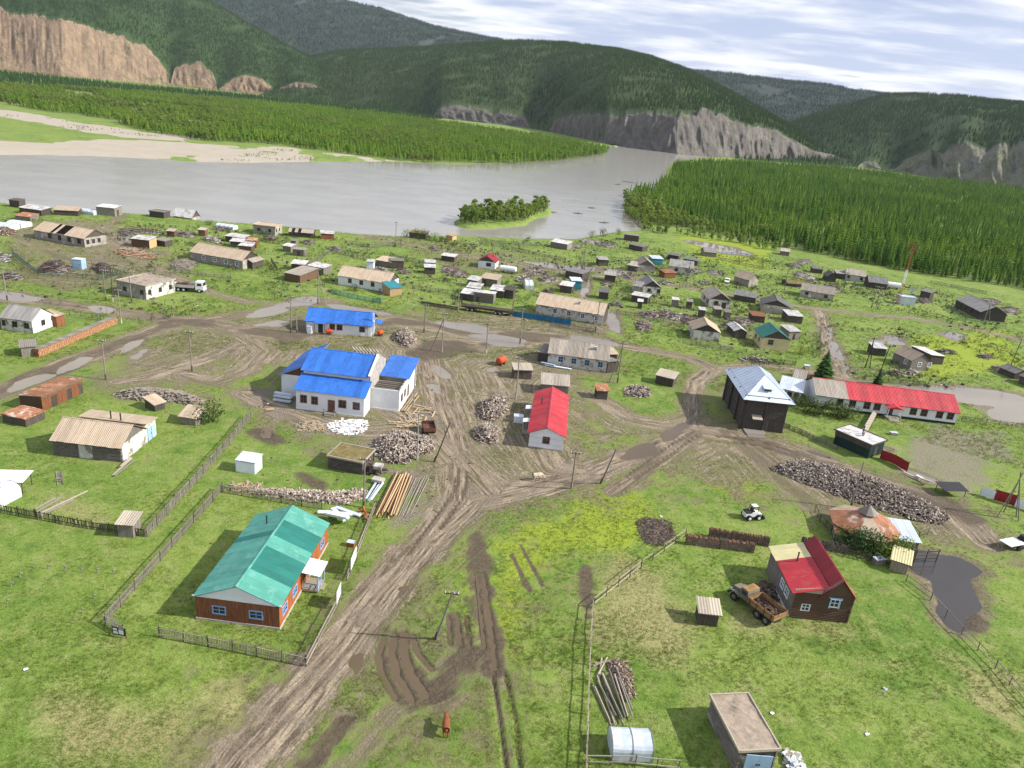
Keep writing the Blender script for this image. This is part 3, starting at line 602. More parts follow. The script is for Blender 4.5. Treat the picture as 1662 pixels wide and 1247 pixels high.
    s, q = RNG.random((2, N)); p = gg[a, b_]*((1-s)*(1-q))[:, None]+gg[a+1, b_]*(s*(1-q))[:, None]+gg[a, b_+1]*((1-s)*q)[:, None]+gg[a+1, b_+1]*(s*q)[:, None]
    thin = vnoise(p[:, 0], p[:, 1], 60, seed+77, 3)+RNG.uniform(-.15, .15, len(p)) < .66
    p = p[thin]; HILLPTS.append((name, p, tsize))
    # scattered trees low on the cliff
    return V
hill('hill_left', 'hill_left',
     [(-420,-170,3500),(-200,-120,3450),(0,-80,3400),(200,-42,3350),(340,0,3250),(400,38,3150),(500,93,3000),(570,130,2850),(640,163,2600),(715,187,2250)],
     [(-420,85),(-200,99),(0,114),(100,124),(270,138),(350,146),(450,156),(560,168),(640,180),(715,190)],
     [(-420,20),(-200,5),(-60,12),(0,20),(60,26),(110,36),(150,50),(200,62),(235,76),(258,96),(272,122),(277,138),(283,112),(300,104),(325,102),(345,118),(353,146),(372,134),(380,126),(400,122),(425,128),(440,142),(446,156),(455,144),(480,134),(505,137),(530,145),(552,167),(640,180),(715,190)], 800, 3, spacing=6.6, tsize=(7.5, 12.5), cset=0.6, gully=20)
hill('hill_beyond', 'hill_far',
     [(150,-110,5600),(350,-35,5500),(450,-16,5400),(560,0,5300),(620,14,5300),(700,40,5200),(760,54,5200),(820,66,5100),(880,78,5000),(980,105,4900)],
     [(150,80,3900),(350,110,3900),(560,130,3700),(700,130,3500),(880,130,3400),(980,135,3400)], None, 200, 13, spacing=12, tsize=(10, 16), rough=9, bare=.5)
hill('hill_centre', 'hill_mid',
     [(430,128,3300),(480,100,3300),(545,84,3250),(650,79,3150),(740,74,3050),(850,66,2900),(920,70,2800),(1000,80,2650),(1060,95,2550),(1110,112,2450),(1170,143,2300),(1250,186,2100),(1310,222,1950),(1360,250,1830),(1400,268,1760)],
     [(430,156),(545,168),(640,180),(715,192),(780,199),(850,207),(900,216),(950,226),(985,234),(1040,241),(1100,249),(1200,257),(1300,264),(1400,271)],
     [(430,156),(545,168),(640,180),(700,190),(712,178),(730,173),(760,176),(788,181),(800,190),(812,184),(850,190),(862,209),(890,213),(902,196),(930,190),(960,188),(1000,191),(1050,187),(1100,188),(1150,182),(1172,187),(1186,198),(1210,203),(1260,212),(1300,235),(1322,247),(1340,247),(1370,258),(1400,270)], 900, 23, spacing=6.6, tsize=(7, 12), bulge=0.5, cset=0.6, gully=20)
hill('hill_right_beyond', 'hill_far',
     [(980,105,4600),(1050,107,4600),(1110,112,4500),(1170,117,4500),(1250,127,4400),(1330,136,4400),(1440,152,4300),(1500,168,4200),(1600,200,4100)],
     [(980,180,3000),(1110,200,3000),(1250,215,2900),(1440,235,2900),(1600,250,2900)], None, 180, 33, spacing=11, tsize=(9, 14), rough=9, bare=.4)
hill('hill_right', 'hill_right',
     [(1190,248,2900),(1270,205,2900),(1350,176,2850),(1440,154,2800),(1500,155,2750),(1560,158,2700),(1662,170,2650),(1800,188,2600),(1950,220,2500),(2100,270,2400)],
     [(1190,258),(1270,264),(1400,273),(1460,280),(1550,294),(1662,309),(1800,329),(1950,350),(2100,372)],
     [(1190,258),(1270,264),(1390,272),(1402,262),(1420,262),(1430,274),(1452,274),(1470,262),(1500,248),(1512,240),(1530,252),(1545,238),(1565,228),(1585,240),(1600,250),(1622,230),(1640,243),(1650,236),(1662,225),(1700,240),(1800,250),(1950,290),(2100,340)], 700, 43, spacing=7.2, tsize=(7, 12), bulge=0.55, cset=1.0, gully=34, bare=.35)

# ------------------------------------------------------------------ trees
def conifer_mesh(name, mats, seed, h=12.0, rad_=1.9, tiers=9, m_=7, base=0.12, droop=0.35, trunk=True, crown=True):
    r_ = random.Random(seed); mb = MB()
    if trunk: mb.tube((0, 0, -0.3), (0, 0, h*0.92), 0.014*h, 0.004*h, 5, 1, cap=False)
    if crown:
        n0 = 6; mb.add([(math.cos(k*6.283/n0)*rad_*.42, math.sin(k*6.283/n0)*rad_*.42, h*(base+.05)) for k in range(n0)]+[(0, 0, h*.96)], [(k, (k+1) % n0, n0) for k in range(n0)], 0)  # inner cone added to block light passing through the crown
        for i in range(tiers):
            s = i/(tiers-1); z = h*(base+(0.97-base)*s); R = rad_*((1-s)**0.85*0.93+0.07)*(0.8+0.2*math.sin(min(s*5, 1.57)))
            a0 = r_.uniform(0, 6.28)
            for k in range(m_):
                a = a0+6.283*k/m_+r_.uniform(-.3, .3); q = R*r_.uniform(.65, 1.2); w = q*r_.uniform(.34, .5)
                zt = z-q*droop*r_.uniform(.3, 1.3)
                c, s_ = math.cos(a), math.sin(a)
                zz = z+h*.03*r_.uniform(-1, 1)
                mb.add([(c*q*.06, s_*q*.06, zz+q*.22), (c*q*.62-s_*w, s_*q*.62+c*w, zt+q*.08), (c*q, s_*q, zt), (c*q*.62+s_*w, s_*q*.62-c*w, zt+q*.08)], [(0, 1, 2), (0, 2, 3)], 0)
    return mb.mesh(name, mats)
def leafy_mesh(name, mats, seed, h=7.0, rx=2.2, n=260, leaf=0.5, clumps=9, low=0.15, stems=4, trunk=True, crown=True):
    r_ = random.Random(seed); mb = MB(); cs = []
    for k in range(clumps):
        a = r_.uniform(0, 6.28); q = rx*math.sqrt(r_.random())*.75; z = h*(low+(1-low)*r_.uniform(.15, .88)); q *= math.sqrt(max(.15, 1-(z/h-.45)**2*2.4))
        cs.append((math.cos(a)*q, math.sin(a)*q, z, rx*r_.uniform(.32, .58)))
    if trunk:
        for k in range(stems):
            c = cs[k % clumps]; mb.tube((r_.uniform(-.15, .15)*rx*.4, r_.uniform(-.15, .15)*rx*.4, -0.2), (c[0]*.8, c[1]*.8, c[2]), 0.014*h, 0.004*h, 4, 1, cap=False)
    if crown:
        for i in range(n):
            c = cs[i % clumps]; d = Vector((r_.gauss(0, 1), r_.gauss(0, 1), r_.gauss(0, .9))).normalized()*c[3]*r_.uniform(.5, 1.1)
            p = Vector(c[:3])+d
            if p.z < .1: p.z = .1+r_.random()*.3
            nrm = (d.normalized()+Vector((r_.uniform(-.8, .8), r_.uniform(-.8, .8), r_.uniform(0, 1)))).normalized(); t = nrm.orthogonal().normalized(); b = nrm.cross(t)
            L = leaf*r_.uniform(.6, 1.3); w = L*.55
            mb.add([tuple(p-t*L), tuple(p+b*w), tuple(p+t*L), tuple(p-b*w)], [(0, 1, 2, 3)], 0)
    return mb.mesh(name, mats)
PROTO = {}
def proto(key, meshes):
    c = bpy.data.collections.new('kinds_'+key); PROTO[key] = c
    for me in meshes:
        o = bpy.data.objects.new(me.name, me); c.objects.link(o)
proto('conifer', [conifer_mesh('conifer', ['leaf_conifer', 'bark'], k, 12, random.uniform(1.8, 2.7), 9, 7) for k in range(6)])
proto('young', [conifer_mesh('young', ['leaf_young', 'bark'], 20+k, 11, random.uniform(1.8, 2.6), 8, 7) for k in range(4)]+[leafy_mesh('youngleaf', ['leaf_young', 'bark'], 28+k, 9, 2.0, 110, .75, 7) for k in range(2)])
proto('dark', [conifer_mesh('dark', ['leaf_dark', 'bark'], 30+k, 13, random.uniform(1.6, 2.2), 8, 5) for k in range(4)])
proto('hill', [conifer_mesh('hilltree', ['leaf_hill', 'bark'], 40+k, 1.0, .2, 5, 5, base=.05, trunk=False) for k in range(3)])
proto('far', [conifer_mesh('fartree', ['leaf_far', 'bark'], 50+k, 1.0, .23, 4, 4, base=.05, trunk=False) for k in range(3)])
proto('willow', [leafy_mesh('willow', ['leaf_willow', 'bark'], 60+k, 7, 2.4, 170, .55, 8) for k in range(4)])
def tuft(k):
    r_ = random.Random(k); mb = MB()
    for i in range(7):
        a = r_.uniform(0, 6.28); q = r_.uniform(.03, .13); L = r_.uniform(.05, .15); w = r_.uniform(.012, .03); lean = r_.uniform(.03, .12)
        x, y = math.cos(a)*q, math.sin(a)*q
        mb.add([(x-math.sin(a)*w, y+math.cos(a)*w, 0), (x+math.sin(a)*w, y-math.cos(a)*w, 0), (x+math.cos(a)*lean, y+math.sin(a)*lean, L)], [(0, 1, 2)])
    return mb.mesh('grass_tuft', 'grass_blade')
proto('grass', [tuft(k) for k in range(4)])
def scatter(name, key, pts, scl, label=None, cat=None, aspect=None):
    """one uncountable mass: points that carry a copy of a plant each"""
    n = len(pts); me = bpy.data.meshes.new(name); me.vertices.add(n); me.vertices.foreach_set('co', np.asarray(pts, np.float32).ravel())
    sv = np.repeat(np.asarray(scl, np.float32)[:, None], 3, 1)
    if aspect is not None: sv[:, :2] *= aspect[:, None]
    a = me.attributes.new('scl', 'FLOAT_VECTOR', 'POINT'); a.data.foreach_set('vector', sv.ravel())
    a = me.attributes.new('rot', 'FLOAT_VECTOR', 'POINT'); rv = np.zeros((n, 3), np.float32); rv[:, 2] = RNG.random(n)*6.283; rv[:, :2] = RNG.normal(0, .03, (n, 2)); a.data.foreach_set('vector', rv.ravel())
    a = me.attributes.new('idx', 'INT', 'POINT'); a.data.foreach_set('value', RNG.integers(0, len(PROTO[key].objects), n).astype(np.int32))
    o = obj(name, me); tag(o, label, cat, None, 'stuff')
    ng = bpy.data.node_groups.new('plant_'+name, 'GeometryNodeTree')
    ng.interface.new_socket('Geometry', in_out='INPUT', socket_type='NodeSocketGeometry'); ng.interface.new_socket('Geometry', in_out='OUTPUT', socket_type='NodeSocketGeometry')
    t = NT(ng); gi = t.n('NodeGroupInput'); go = t.n('NodeGroupOutput')
    ci = t.n('GeometryNodeCollectionInfo'); ci.inputs['Collection'].default_value = PROTO[key]; ci.inputs['Separate Children'].default_value = True; ci.inputs['Reset Children'].default_value = True
    def na(nm, ty): return t.n('GeometryNodeInputNamedAttribute', {'Name': nm}, data_type=ty).outputs[0]
    ip = t.n('GeometryNodeInstanceOnPoints', {'Points': gi.outputs[0], 'Instance': ci.outputs[0], 'Pick Instance': True, 'Instance Index': na('idx', 'INT'), 'Scale': na('scl', 'FLOAT_VECTOR')})
    rsock = na('rot', 'FLOAT_VECTOR')
    er = t.n('FunctionNodeEulerToRotation', {0: rsock}); ng.links.new(er.outputs[0], ip.inputs['Rotation'])
    ng.links.new(ip.outputs[0], go.inputs[0])
    md = o.modifiers.new('plants', 'NODES'); md.node_group = ng
    return o
def fill(poly, s0, s1=None, d0=300, d1=1500, jit=.5, seed=0):
    """points over a polygon, spacing s0 near to s1 far"""
    s1 = s1 or s0; lo = poly.min(0); hi = poly.max(0); out = []
    y = lo[1]
    while y < hi[1]:
        s = s0+(s1-s0)*min(max((y-d0)/(d1-d0), 0), 1)
        x = np.arange(lo[0], hi[0], s); p = np.stack([x+RNG.uniform(-jit, jit, len(x))*s, np.full(len(x), y)+RNG.uniform(-jit, jit, len(x))*s], 1)
        az = np.abs(np.arctan2(p[:, 0], p[:, 1])) < rad(46); out.append(p[az]); y += s
    P = np.concatenate(out); return P[inside(P, poly)]
def z0(P, z=0.0): return np.column_stack([P, np.full(len(P), z)])

def single_trees(name, label, cat, group, P, scl, variants, rz=None):
    """trees one can pick out: each its own thing with trunk and crown"""
    for (x, y), s in zip(P, scl):
        k = random.randrange(len(variants)); tr, cr = variants[k]
        t = thing(name, label, cat, (x, y, 0), random.uniform(0, 6.28), group); t.scale = (s*random.uniform(.85, 1.2), s*random.uniform(.85, 1.2), s)
        obj('trunk', tr, t); obj('crown', cr, t)
def variants(fn, nv, seed, mats, **kw):
    return [(fn('trunk', mats, seed+k, trunk=True, crown=False, **kw), fn('crown', mats, seed+k, trunk=False, crown=True, **kw)) for k in range(nv)]

def forests():
    # right-hand wood
    P = fill(RFOREST, 3.1, 5.6, 320, 1500)
    P = P[vnoise(P[:, 0], P[:, 1], 16, 55, 3)+RNG.uniform(-.08, .08, len(P)) < .68]
    wil = vnoise(P[:, 0], P[:, 1], 30, 5, 2); r = np.hypot(P[:, 0], P[:, 1]); az = P[:, 0]/P[:, 1]
    tipw = sstep(-az, -0.27, -0.14)*sstep(-r, -520, -400)
    isw = wil+tipw*.9 > 0.85
    sc = RNG.uniform(.36, .95, len(P))*(0.55+.75*vnoise(P[:, 0], P[:, 1], 34, 9, 3))
    # the nearest rows are things of their own
    edge = polysd(P, RFOREST); front = np.where((edge < 11) & (r < 520) & (az > 0.12) & (az < .74))[0]
    order = front[np.argsort(r[front])][:240]
    keep = np.ones(len(P), bool); keep[order] = False
    con = variants(conifer_mesh, 4, 200, ['leaf_conifer', 'bark'], h=12, rad_=1.9, tiers=12, m_=8)
    wl = variants(leafy_mesh, 3, 230, ['leaf_willow', 'bark'], h=7, rx=2.3, n=240, leaf=.45)
    a = order[~isw[order]]; b = order[isw[order]]
    single_trees('conifer_tree', 'tall green conifer in the front rows of the dense wood behind the houses', 'tree', 'conifers along the edge of the wood', P[a], sc[a], con)
    single_trees('willow_tree', 'pale leafy willow at the river edge of the dense conifer wood', 'tree', 'willows along the edge of the wood', P[b], sc[b], wl)
    yg = vnoise(P[:, 0], P[:, 1], 55, 88, 3)+RNG.uniform(-.18, .18, len(P)) > .56; k = keep & ~isw & ~yg; scatter('conifer_wood', 'conifer', z0(P[k]), sc[k], 'dense green conifer wood across the flat beside the river', 'wood')
    k = keep & ~isw & yg; scatter('mixed_young_wood', 'young', z0(P[k]), sc[k]*.95, 'lighter young trees in patches through the conifer wood', 'wood')
    k = keep & isw; scatter('willow_thicket', 'willow', z0(P[k]), sc[k]*1.1, 'pale willow thicket among the conifers near the river mouth', 'thicket')
    # wood on the far bank
    P = fill(LFOREST, 4.0, 7.5, 420, 2200); r = np.hypot(P[:, 0], P[:, 1]); dn = vnoise(P[:, 0], P[:, 1], 60, 15, 3)
    az = P[:, 0]/P[:, 1]; gap = (dn > .56) & (az < -.42); P = P[~gap]; r = r[~gap]; dn = dn[~gap]
    isw = vnoise(P[:, 0], P[:, 1], 45, 16, 2) > np.where(P[:, 0]/P[:, 1] < -.38, .42, .62)
    sc = RNG.uniform(.42, 1.05, len(P))*(0.75+.5*vnoise(P[:, 0], P[:, 1], 50, 19, 2))
    scatter('young_wood', 'young', z0(P[~isw], .2), sc[~isw], 'bright green young wood on the far bank behind the sand bar', 'wood')
    scatter('far_bank_willows', 'willow', z0(P[isw], .2), sc[isw]*1.1, 'bright willow scrub mixed into the young wood on the far bank', 'scrub')
    P = fill(DFOREST, 9.0); sc = RNG.uniform(.5, 1.0, len(P)); scatter('dark_wood', 'dark', z0(P), sc, 'dark strip of conifers at the foot of the brown cliff', 'wood')
    # scrub on the sand bars
    P = fill(SAND2, 3.2); P = P[vnoise(P[:, 0], P[:, 1], 25, 40, 3) > .72]
    q = fill(SAND, 3.2); q = q[(vnoise(q[:, 0], q[:, 1], 18, 41, 3) > .56) & (polysd(q, RIVER) < -9) & (q[:, 0] > -200)]
    P = np.concatenate([P, q]); scatter('sand_bar_scrub', 'willow', z0(P, -.1), RNG.uniform(.06, .2, len(P)), 'low scattered scrub on the pale sand bar', 'scrub')
    # island
    P = fill(ISLAND, 2.0); e = polysd(P, ISLAND); P = P[e > .4]; sc = RNG.uniform(.6, 1.15, len(P))
    wv = variants(leafy_mesh, 4, 260, ['leaf_willow', 'bark'], h=7, rx=1.7, n=230, leaf=.42)
    sel = RNG.permutation(len(P))[:120]
    single_trees('island_willow', 'leafy willow growing on the small river island', 'tree', 'willows on the river island', P[sel], sc[sel], wv)
    # fringe of willows between meadow and wood
    fr = GP([(1045,374),(1100,380),(1160,388),(1215,398),(1260,408)]); pts = []
    for k in range(46):
        i = random.randrange(len(fr)-1); t = random.random(); p = fr[i]*(1-t)+fr[i+1]*t; pts.append(p+RNG.normal(0, 2.5, 2))
    single_trees('willow_bush', 'low pale willow bush at the meadow edge of the wood', 'bush', 'willow bushes between meadow and wood', np.array(pts), RNG.uniform(.3, .7, len(pts)), wl)
    # hillsides
    for nm_, p, ts in HILLPTS:
        az = np.abs(np.arctan2(p[:, 0], p[:, 1])) < rad(46); p = p[az]
        far_ = 'beyond' in nm_
        scatter(nm_+'_taiga', 'far' if far_ else 'hill', p, RNG.uniform(*ts, len(p)), 'dark conifer forest covering the '+{'hill_left':'steep hill above the brown cliff','hill_beyond':'distant bare-topped hill','hill_centre':'rounded hill above the grey river cliffs','hill_right_beyond':'distant low ridge','hill_right':'hill above the grassy bluffs'}[nm_], 'forest', aspect=RNG.uniform(.8, 1.25, len(p)))
forests()

def meadow():
    P, z, dirt, mud, near = GD
    az = np.linspace(-1, 1, 2); N = 190000
    r = 38*np.exp(RNG.random(N)*math.log(190/38)); a = RNG.uniform(rad(-47), rad(47), N)
    # even cover close by, thinning with distance
    p = np.stack([r*np.sin(a), r*np.cos(a)], 1); e = vnoise(p[:, 0], p[:, 1], 3, 8, 3)
    bad = np.zeros(N, bool)
    for ln, w, ds, ms in ROADS:
        if ds > .3: bad |= pdist(p, ln)[0] < w*.5*(.7+e*.6)
    for ln, w in MUD: bad |= pdist(p, ln)[0] < w*.55
    for q in PUD:
        pl = GP(pud_poly(*q)); bad |= polysd(p, pl) > -.5
    for pl in GRAVEL: bad |= polysd(p, pl) > 0
    p = p[~bad & (vnoise(p[:, 0], p[:, 1], 2.2, 18, 3) > .30)]
    scatter('meadow_grass', 'grass', z0(p, -.02), RNG.uniform(.5, 1.25, len(p))*(1.0+.25*vnoise(p[:, 0], p[:, 1], 5, 28, 2)), 'short uneven green meadow grass between the houses', 'grass')
meadow()
def far_meadow():
    N = 110000; r = 150*np.exp(RNG.random(N)*math.log(345/150)); a = RNG.uniform(rad(-44), rad(44), N); p = np.stack([r*np.sin(a), r*np.cos(a)], 1); e = vnoise(p[:, 0], p[:, 1], 6, 208, 3); bad = (polysd(p, RIVER) > -4) | (polysd(p, RFOREST) > 0)
    for ln, w, ds, ms in ROADS:
        if ds > .3: bad |= pdist(p, ln)[0] < w*.5*(.7+e*.6)
    for q in PUD:
        c = G(q[0], q[1]); k = np.hypot(p[:, 0]-c[0], p[:, 1]-c[1]) < 40
        if k.any(): bad[k] |= polysd(p[k], GP(pud_poly(*q))) > -.5
    p = p[~bad & (e > .38)]; scatter('plot_grass', 'grass', z0(p, -.02), RNG.uniform(1.0, 2.6, len(p)), 'rough green grass between the far sheds and plots', 'grass')
far_meadow()
# ================================================================== BUILDINGS
def corr_sheet(w, L, waves=5, amp=0.022, key={}):
    """one profiled roofing sheet: x across, y up the slope (shared between alike sheets)"""
    k = (round(w, 2), round(L, 2), waves, amp)
    if k in key: return key[k]
    mb = MB(); n = waves*2; v = []
    for j in (0, 1):
        for i in range(n+1): v.append((w*i/n, L*j, amp*(1 if i % 2 else -1)))
    mb.add(v, [(i, i+1, n+2+i, n+1+i) for i in range(n)])
    key[k] = mb; return mb
_sheetcache = {}
def sheet_mesh(w, L, mt, waves=5, amp=0.022):
    k = (round(w, 2), round(L, 2), mt, waves)
    if k not in _sheetcache: _sheetcache[k] = corr_sheet(w, L, waves, amp).mesh('roof_sheet', mt)
    return _sheetcache[k]
def rects(L, h, ops):
    """wall rectangles left over round openings (u0,u1,z0,z1)"""
    us = sorted(set([0, L]+[min(max(q, 0), L) for o in ops for q in o[:2]])); out = []
    for a, b in zip(us[:-1], us[1:]):
        if b-a < 1e-4: continue
        iv = sorted((o[2], o[3]) for o in ops if o[0] < (a+b)/2 < o[1]); z = -0.2
        for p, q in iv:
            if p > z: out.append((a, b, z, p))
            z = max(z, q)
        if z < h: out.append((a, b, z, h))
    return out
def wall(mb, L, h, ops, style, r_, th=0.16):
    if style == 'plain':
        for a, b, p, q in rects(L, h, ops): mb.box(a, b, -th, 0, p, q)
    elif style == 'v':
        for a, b, p, q in rects(L, h, ops): mb.box(a, b, -th, -0.03, p, q)
        x = 0
        while x < L-.02:
            w = min(.16*r_.uniform(.8, 1.25), L-x); c = x+w/2; z = -.15+r_.uniform(-.03, .03); d = r_.uniform(-.012, .014)
            for p, q in sorted((o[2], o[3]) for o in ops if o[0] < c < o[1]):
                if p > z: mb.box(x+.006, x+w-.006, -.03, d, z, p)
                z = max(z, q)
            if z < h: mb.box(x+.006, x+w-.006, -.03, d, z, h)
            x += w
    elif style == 'h':
        z = -.1
        while z < h-.02:
            hh = min(.21*r_.uniform(.85, 1.15), h-z); c = z+hh/2; x = -r_.uniform(.02, .14)
            for p, q in sorted((o[0], o[1]) for o in ops if o[2] < c < o[3]):
                if p > x: logrun(mb, x, p, z, hh, th, r_)
                x = max(x, q)
            if x < L: logrun(mb, x, L+r_.uniform(.02, .14), z, hh, th, r_)
            z += hh
def logrun(mb, a, b, z, hh, th, r_):
    d = r_.uniform(-.01, .02)
    mb.add([(a, -th, z), (a, d, z+.03), (a, d+.035, z+hh*.5), (a, d, z+hh-.03), (a, -th, z+hh), (b, -th, z), (b, d, z+.03), (b, d+.035, z+hh*.5), (b, d, z+hh-.03), (b, -th, z+hh)],
           [(0, 1, 6, 5), (1, 2, 7, 6), (2, 3, 8, 7), (3, 4, 9, 8), (0, 4, 3, 2, 1), (5, 6, 7, 8, 9)])
def window(parent, T, u, z, w, h, fm, bars=(1, 0), sill=True, trim=0.10, glass='glass'):
    mb = MB(T); t = trim
    mb.box(u-w/2-t, u-w/2+.03, -.06, .035, z-t, z+h+t); mb.box(u+w/2-.03, u+w/2+t, -.06, .035, z-t, z+h+t)
    mb.box(u-w/2+.031, u+w/2-.031, -.06, .034, z-t, z+.03); mb.box(u-w/2+.031, u+w/2-.031, -.06, .034, z+h-.03, z+h+t)
    for i in range(bars[0]): x = u-w/2+w*(i+1)/(bars[0]+1); mb.box(x-.03, x+.03, -.07, .005, z+.031, z+h-.031)
    for i in range(bars[1]): q = z+h*(i+1)/(bars[1]+1); mb.box(u-w/2+.031, u+w/2-.031, -.068, .003, q-.025, q+.025)
    o = mb.build('window', fm, parent)
    mb = MB(T); mb.box(u-w/2, u+w/2, -.10, -.072, z, z+h); mb.build('pane', glass, o)
    return o
def door(parent, T, u, w, h, mt, fm=None, z=0.0):
    mb = MB(T); n = max(3, int(w/.2))
    for i in range(n): mb.box(u-w/2+w*i/n+.006, u-w/2+w*(i+1)/n-.006, -.10, -.05, z-.05, z+h)
    o = mb.build('door', mt, parent)
    mb = MB(T); mb.box(u+w*.36-.04, u+w*.36+.04, -.05, .0, z+.95, z+1.08); mb.build('handle', 'black_iron', o)
    if fm:
        mb = MB(T); mb.box(u-w/2-.1, u-w/2-.001, -.08, .03, z, z+h+.1); mb.box(u+w/2+.001, u+w/2+.1, -.08, .03, z, z+h+.1); mb.box(u-w/2, u+w/2, -.08, .03, z+h+.002, z+h+.1); mb.build('door_frame', fm, parent)
    return o
class Bld:
    """a building on a rectangle: P0 near corner px, P1 along the ridge px, P2 px of the other corner or a width in metres"""
    def __init__(s, name, label, cat, P0, P1, P2, group=None, L=None, Wd=None, snap=True):
        a = G(*P0); b = G(*P1); v = b-a; s.L = L or float(np.hypot(*v)); ang = math.atan2(v[1], v[0])
        if isinstance(P2, tuple):
            c = G(*P2)-a; side = v[0]*c[1]-v[1]*c[0]; s.W = Wd or float(abs(side)/np.hypot(*v)); pos = side > 0
        else: s.W = abs(P2); pos = P2 > 0
        s.swap = not pos; o = a
        if s.swap: o = a+v/np.hypot(*v)*s.L; ang += math.pi
        s.root = thing(name, label, cat, (o[0], o[1], 0), ang, group); s.o = o; s.ang = ang
        s.r = random.Random(int(P0[0]*13+P0[1])); s.ppm = F_PX/slant(a)
    def T(s, w):
        L, W_ = s.L, s.W
        if w == 'N': w = 'R' if s.swap else 'L'
        if w == 'X': w = 'L' if s.swap else 'R'
        if w == 'F': return (lambda u, d, z: (L-u, -d, z)) if s.swap else (lambda u, d, z: (u, -d, z))
        if w == 'B': return (lambda u, d, z: (L-u, W_+d, z)) if s.swap else (lambda u, d, z: (u, W_+d, z))
        if w == 'L': return lambda u, d, z: (-d, u, z)
        return lambda u, d, z: (L+d, u, z)
    def walls(s, h, mt, style='plain', wins=(), doors=(), mats=None, fm='frame_white', found=None, hs=None, dm='wood_dark', th=.16):
        s.h = h; mats = mats or {}
        for w in 'FBNX':
            ops = [(u-a/2, u+a/2, z, z+b) for q, u, z, a, b in wins if q == w]+[(u-a/2, u+a/2, -.3, b) for q, u, a, b in doors if q == w]
            Lw = s.L if w in 'FB' else s.W; T = s.T(w); mb = MB(T)
            # end walls run between the long ones
            if w in 'NX': 
                T0 = T; mb.T = (lambda u, d, z, T0=T0: T0(min(max(u, .01), Lw-.01), d-.003, z))
            st = style.get(w, style.get('*', 'plain')) if isinstance(style, dict) else style
            wall(mb, Lw, (hs or {}).get(w, h), ops, st, s.r, th)
            mb.build('wall', mats.get(w, mt), s.root)
        for q, u, z, a, b in wins: window(s.root, s.T(q), u, z, a, b, fm, (1, 1) if a > .7 else (1, 0))
        for q, u, a, b in doors: door(s.root, s.T(q), u, a, b, dm, None)
        if found:
            mb = MB(); e = .06; mb.box(-e, s.L+e, -e, s.W+e, -.3, .22); mb.build('foundation', found, s.root)
        return s
    def slope(s, roof, mt, eave, rot, Lx, Ls, sw, missing=(), mats=None, name='roof_sheet'):
        """sheets on one slope. eave: local start point, rot: euler, Lx: run along the eave, Ls: slope length"""
        n = max(1, round(Lx/sw)); w = Lx/n; single = w*s.ppm >= 7.0 or mats
        R = Matrix.Rotation(rot[2], 4, 'Z') @ Matrix.Rotation(rot[0], 4, 'X')
        if single:
            for i in range(n):
                if i in missing: continue
                p = Vector(eave)+R @ Vector((w*i, s.r.uniform(-.03, .03), .03+(i % 2)*.018+s.r.uniform(0, .006)))
                mm = mats[i % len(mats)] if mats else mt
                obj(name, sheet_mesh(w+.03, Ls, mm, 4 if w > .8 else 3), roof, p, (rot[0], 0, rot[2]))
        else:
            mb = MB()
            for i in range(n):
                if i in missing: continue
                dz = .03+(i % 2)*.02; dy = s.r.uniform(-.12, .06); ws = 3
                for k in range(ws*2):
                    z1, z2 = ((-.02, .02) if k % 2 else (.02, -.02)); a = w*i+w*k/(ws*2); b = w*i+w*(k+1)/(ws*2)
                    mb.add([tuple(Vector(eave)+R @ Vector(q)) for q in ((a, dy, dz+z1), (b, dy, dz+z2), (b, Ls, dz+z2), (a, Ls, dz+z1))], [(0, 1, 2, 3)])
            mb.build('sheet_cover', mt, roof)
    def gable(s, rh, mt, over=.35, sw=1.1, gm=None, gstyle='plain', deck='wood_dark', missF=(), missB=(), mats=None, matsB=None, x0=0, x1=None, y0=0, y1=None, h=None, ridge=None, gend='NX', hole=False):
        x1 = s.L if x1 is None else x1; y1 = s.W if y1 is None else y1; h = s.h if h is None else h; Wd = y1-y0; ym = (y0+y1)/2
        ta = math.atan2(rh, Wd/2); sl_ = (Wd/2+over)/math.cos(ta); ez = h-over*math.tan(ta); o2 = over*.8
        mb = MB()
        for sg in (1, -1):
            ye = y0-over if sg > 0 else y1+over
            if not hole: mb.prism([(x0-o2+.02, ye, ez), (x1+o2-.02, ye, ez), (x1+o2-.02, ym, h+rh), (x0-o2+.02, ym, h+rh)], (0, 0, -.07))
            else:
                for q in range(9):
                    t = q/8; yy = ye+(ym-ye)*t; zz = ez+(h+rh-ez)*t; mb.box(x0-o2, x1+o2, yy-.05, yy+.05, zz-.08, zz-.02)
        roof = mb.build('roof', deck, s.root)
        s.slope(roof, mt, (x0-o2, y0-over, ez), (ta, 0, 0), x1-x0+2*o2, sl_, sw, missF, mats)
        s.slope(roof, mt, (x1+o2, y1+over, ez), (ta, 0, math.pi), x1-x0+2*o2, sl_, sw, missB, matsB or mats)
        mb = MB()
        for sg in (1, -1):
            c, q = math.cos(ta), math.sin(ta)
            mb.add([(x0-o2-.02, ym, h+rh+.09), (x1+o2+.02, ym, h+rh+.09), (x1+o2+.02, ym-sg*.18*c, h+rh+.09-.18*q), (x0-o2-.02, ym-sg*.18*c, h+rh+.09-.18*q)], [(0, 1, 2, 3)])
        mb.build('ridge_cap', ridge or mt, roof)
        gm = gm or 'wood_dark'
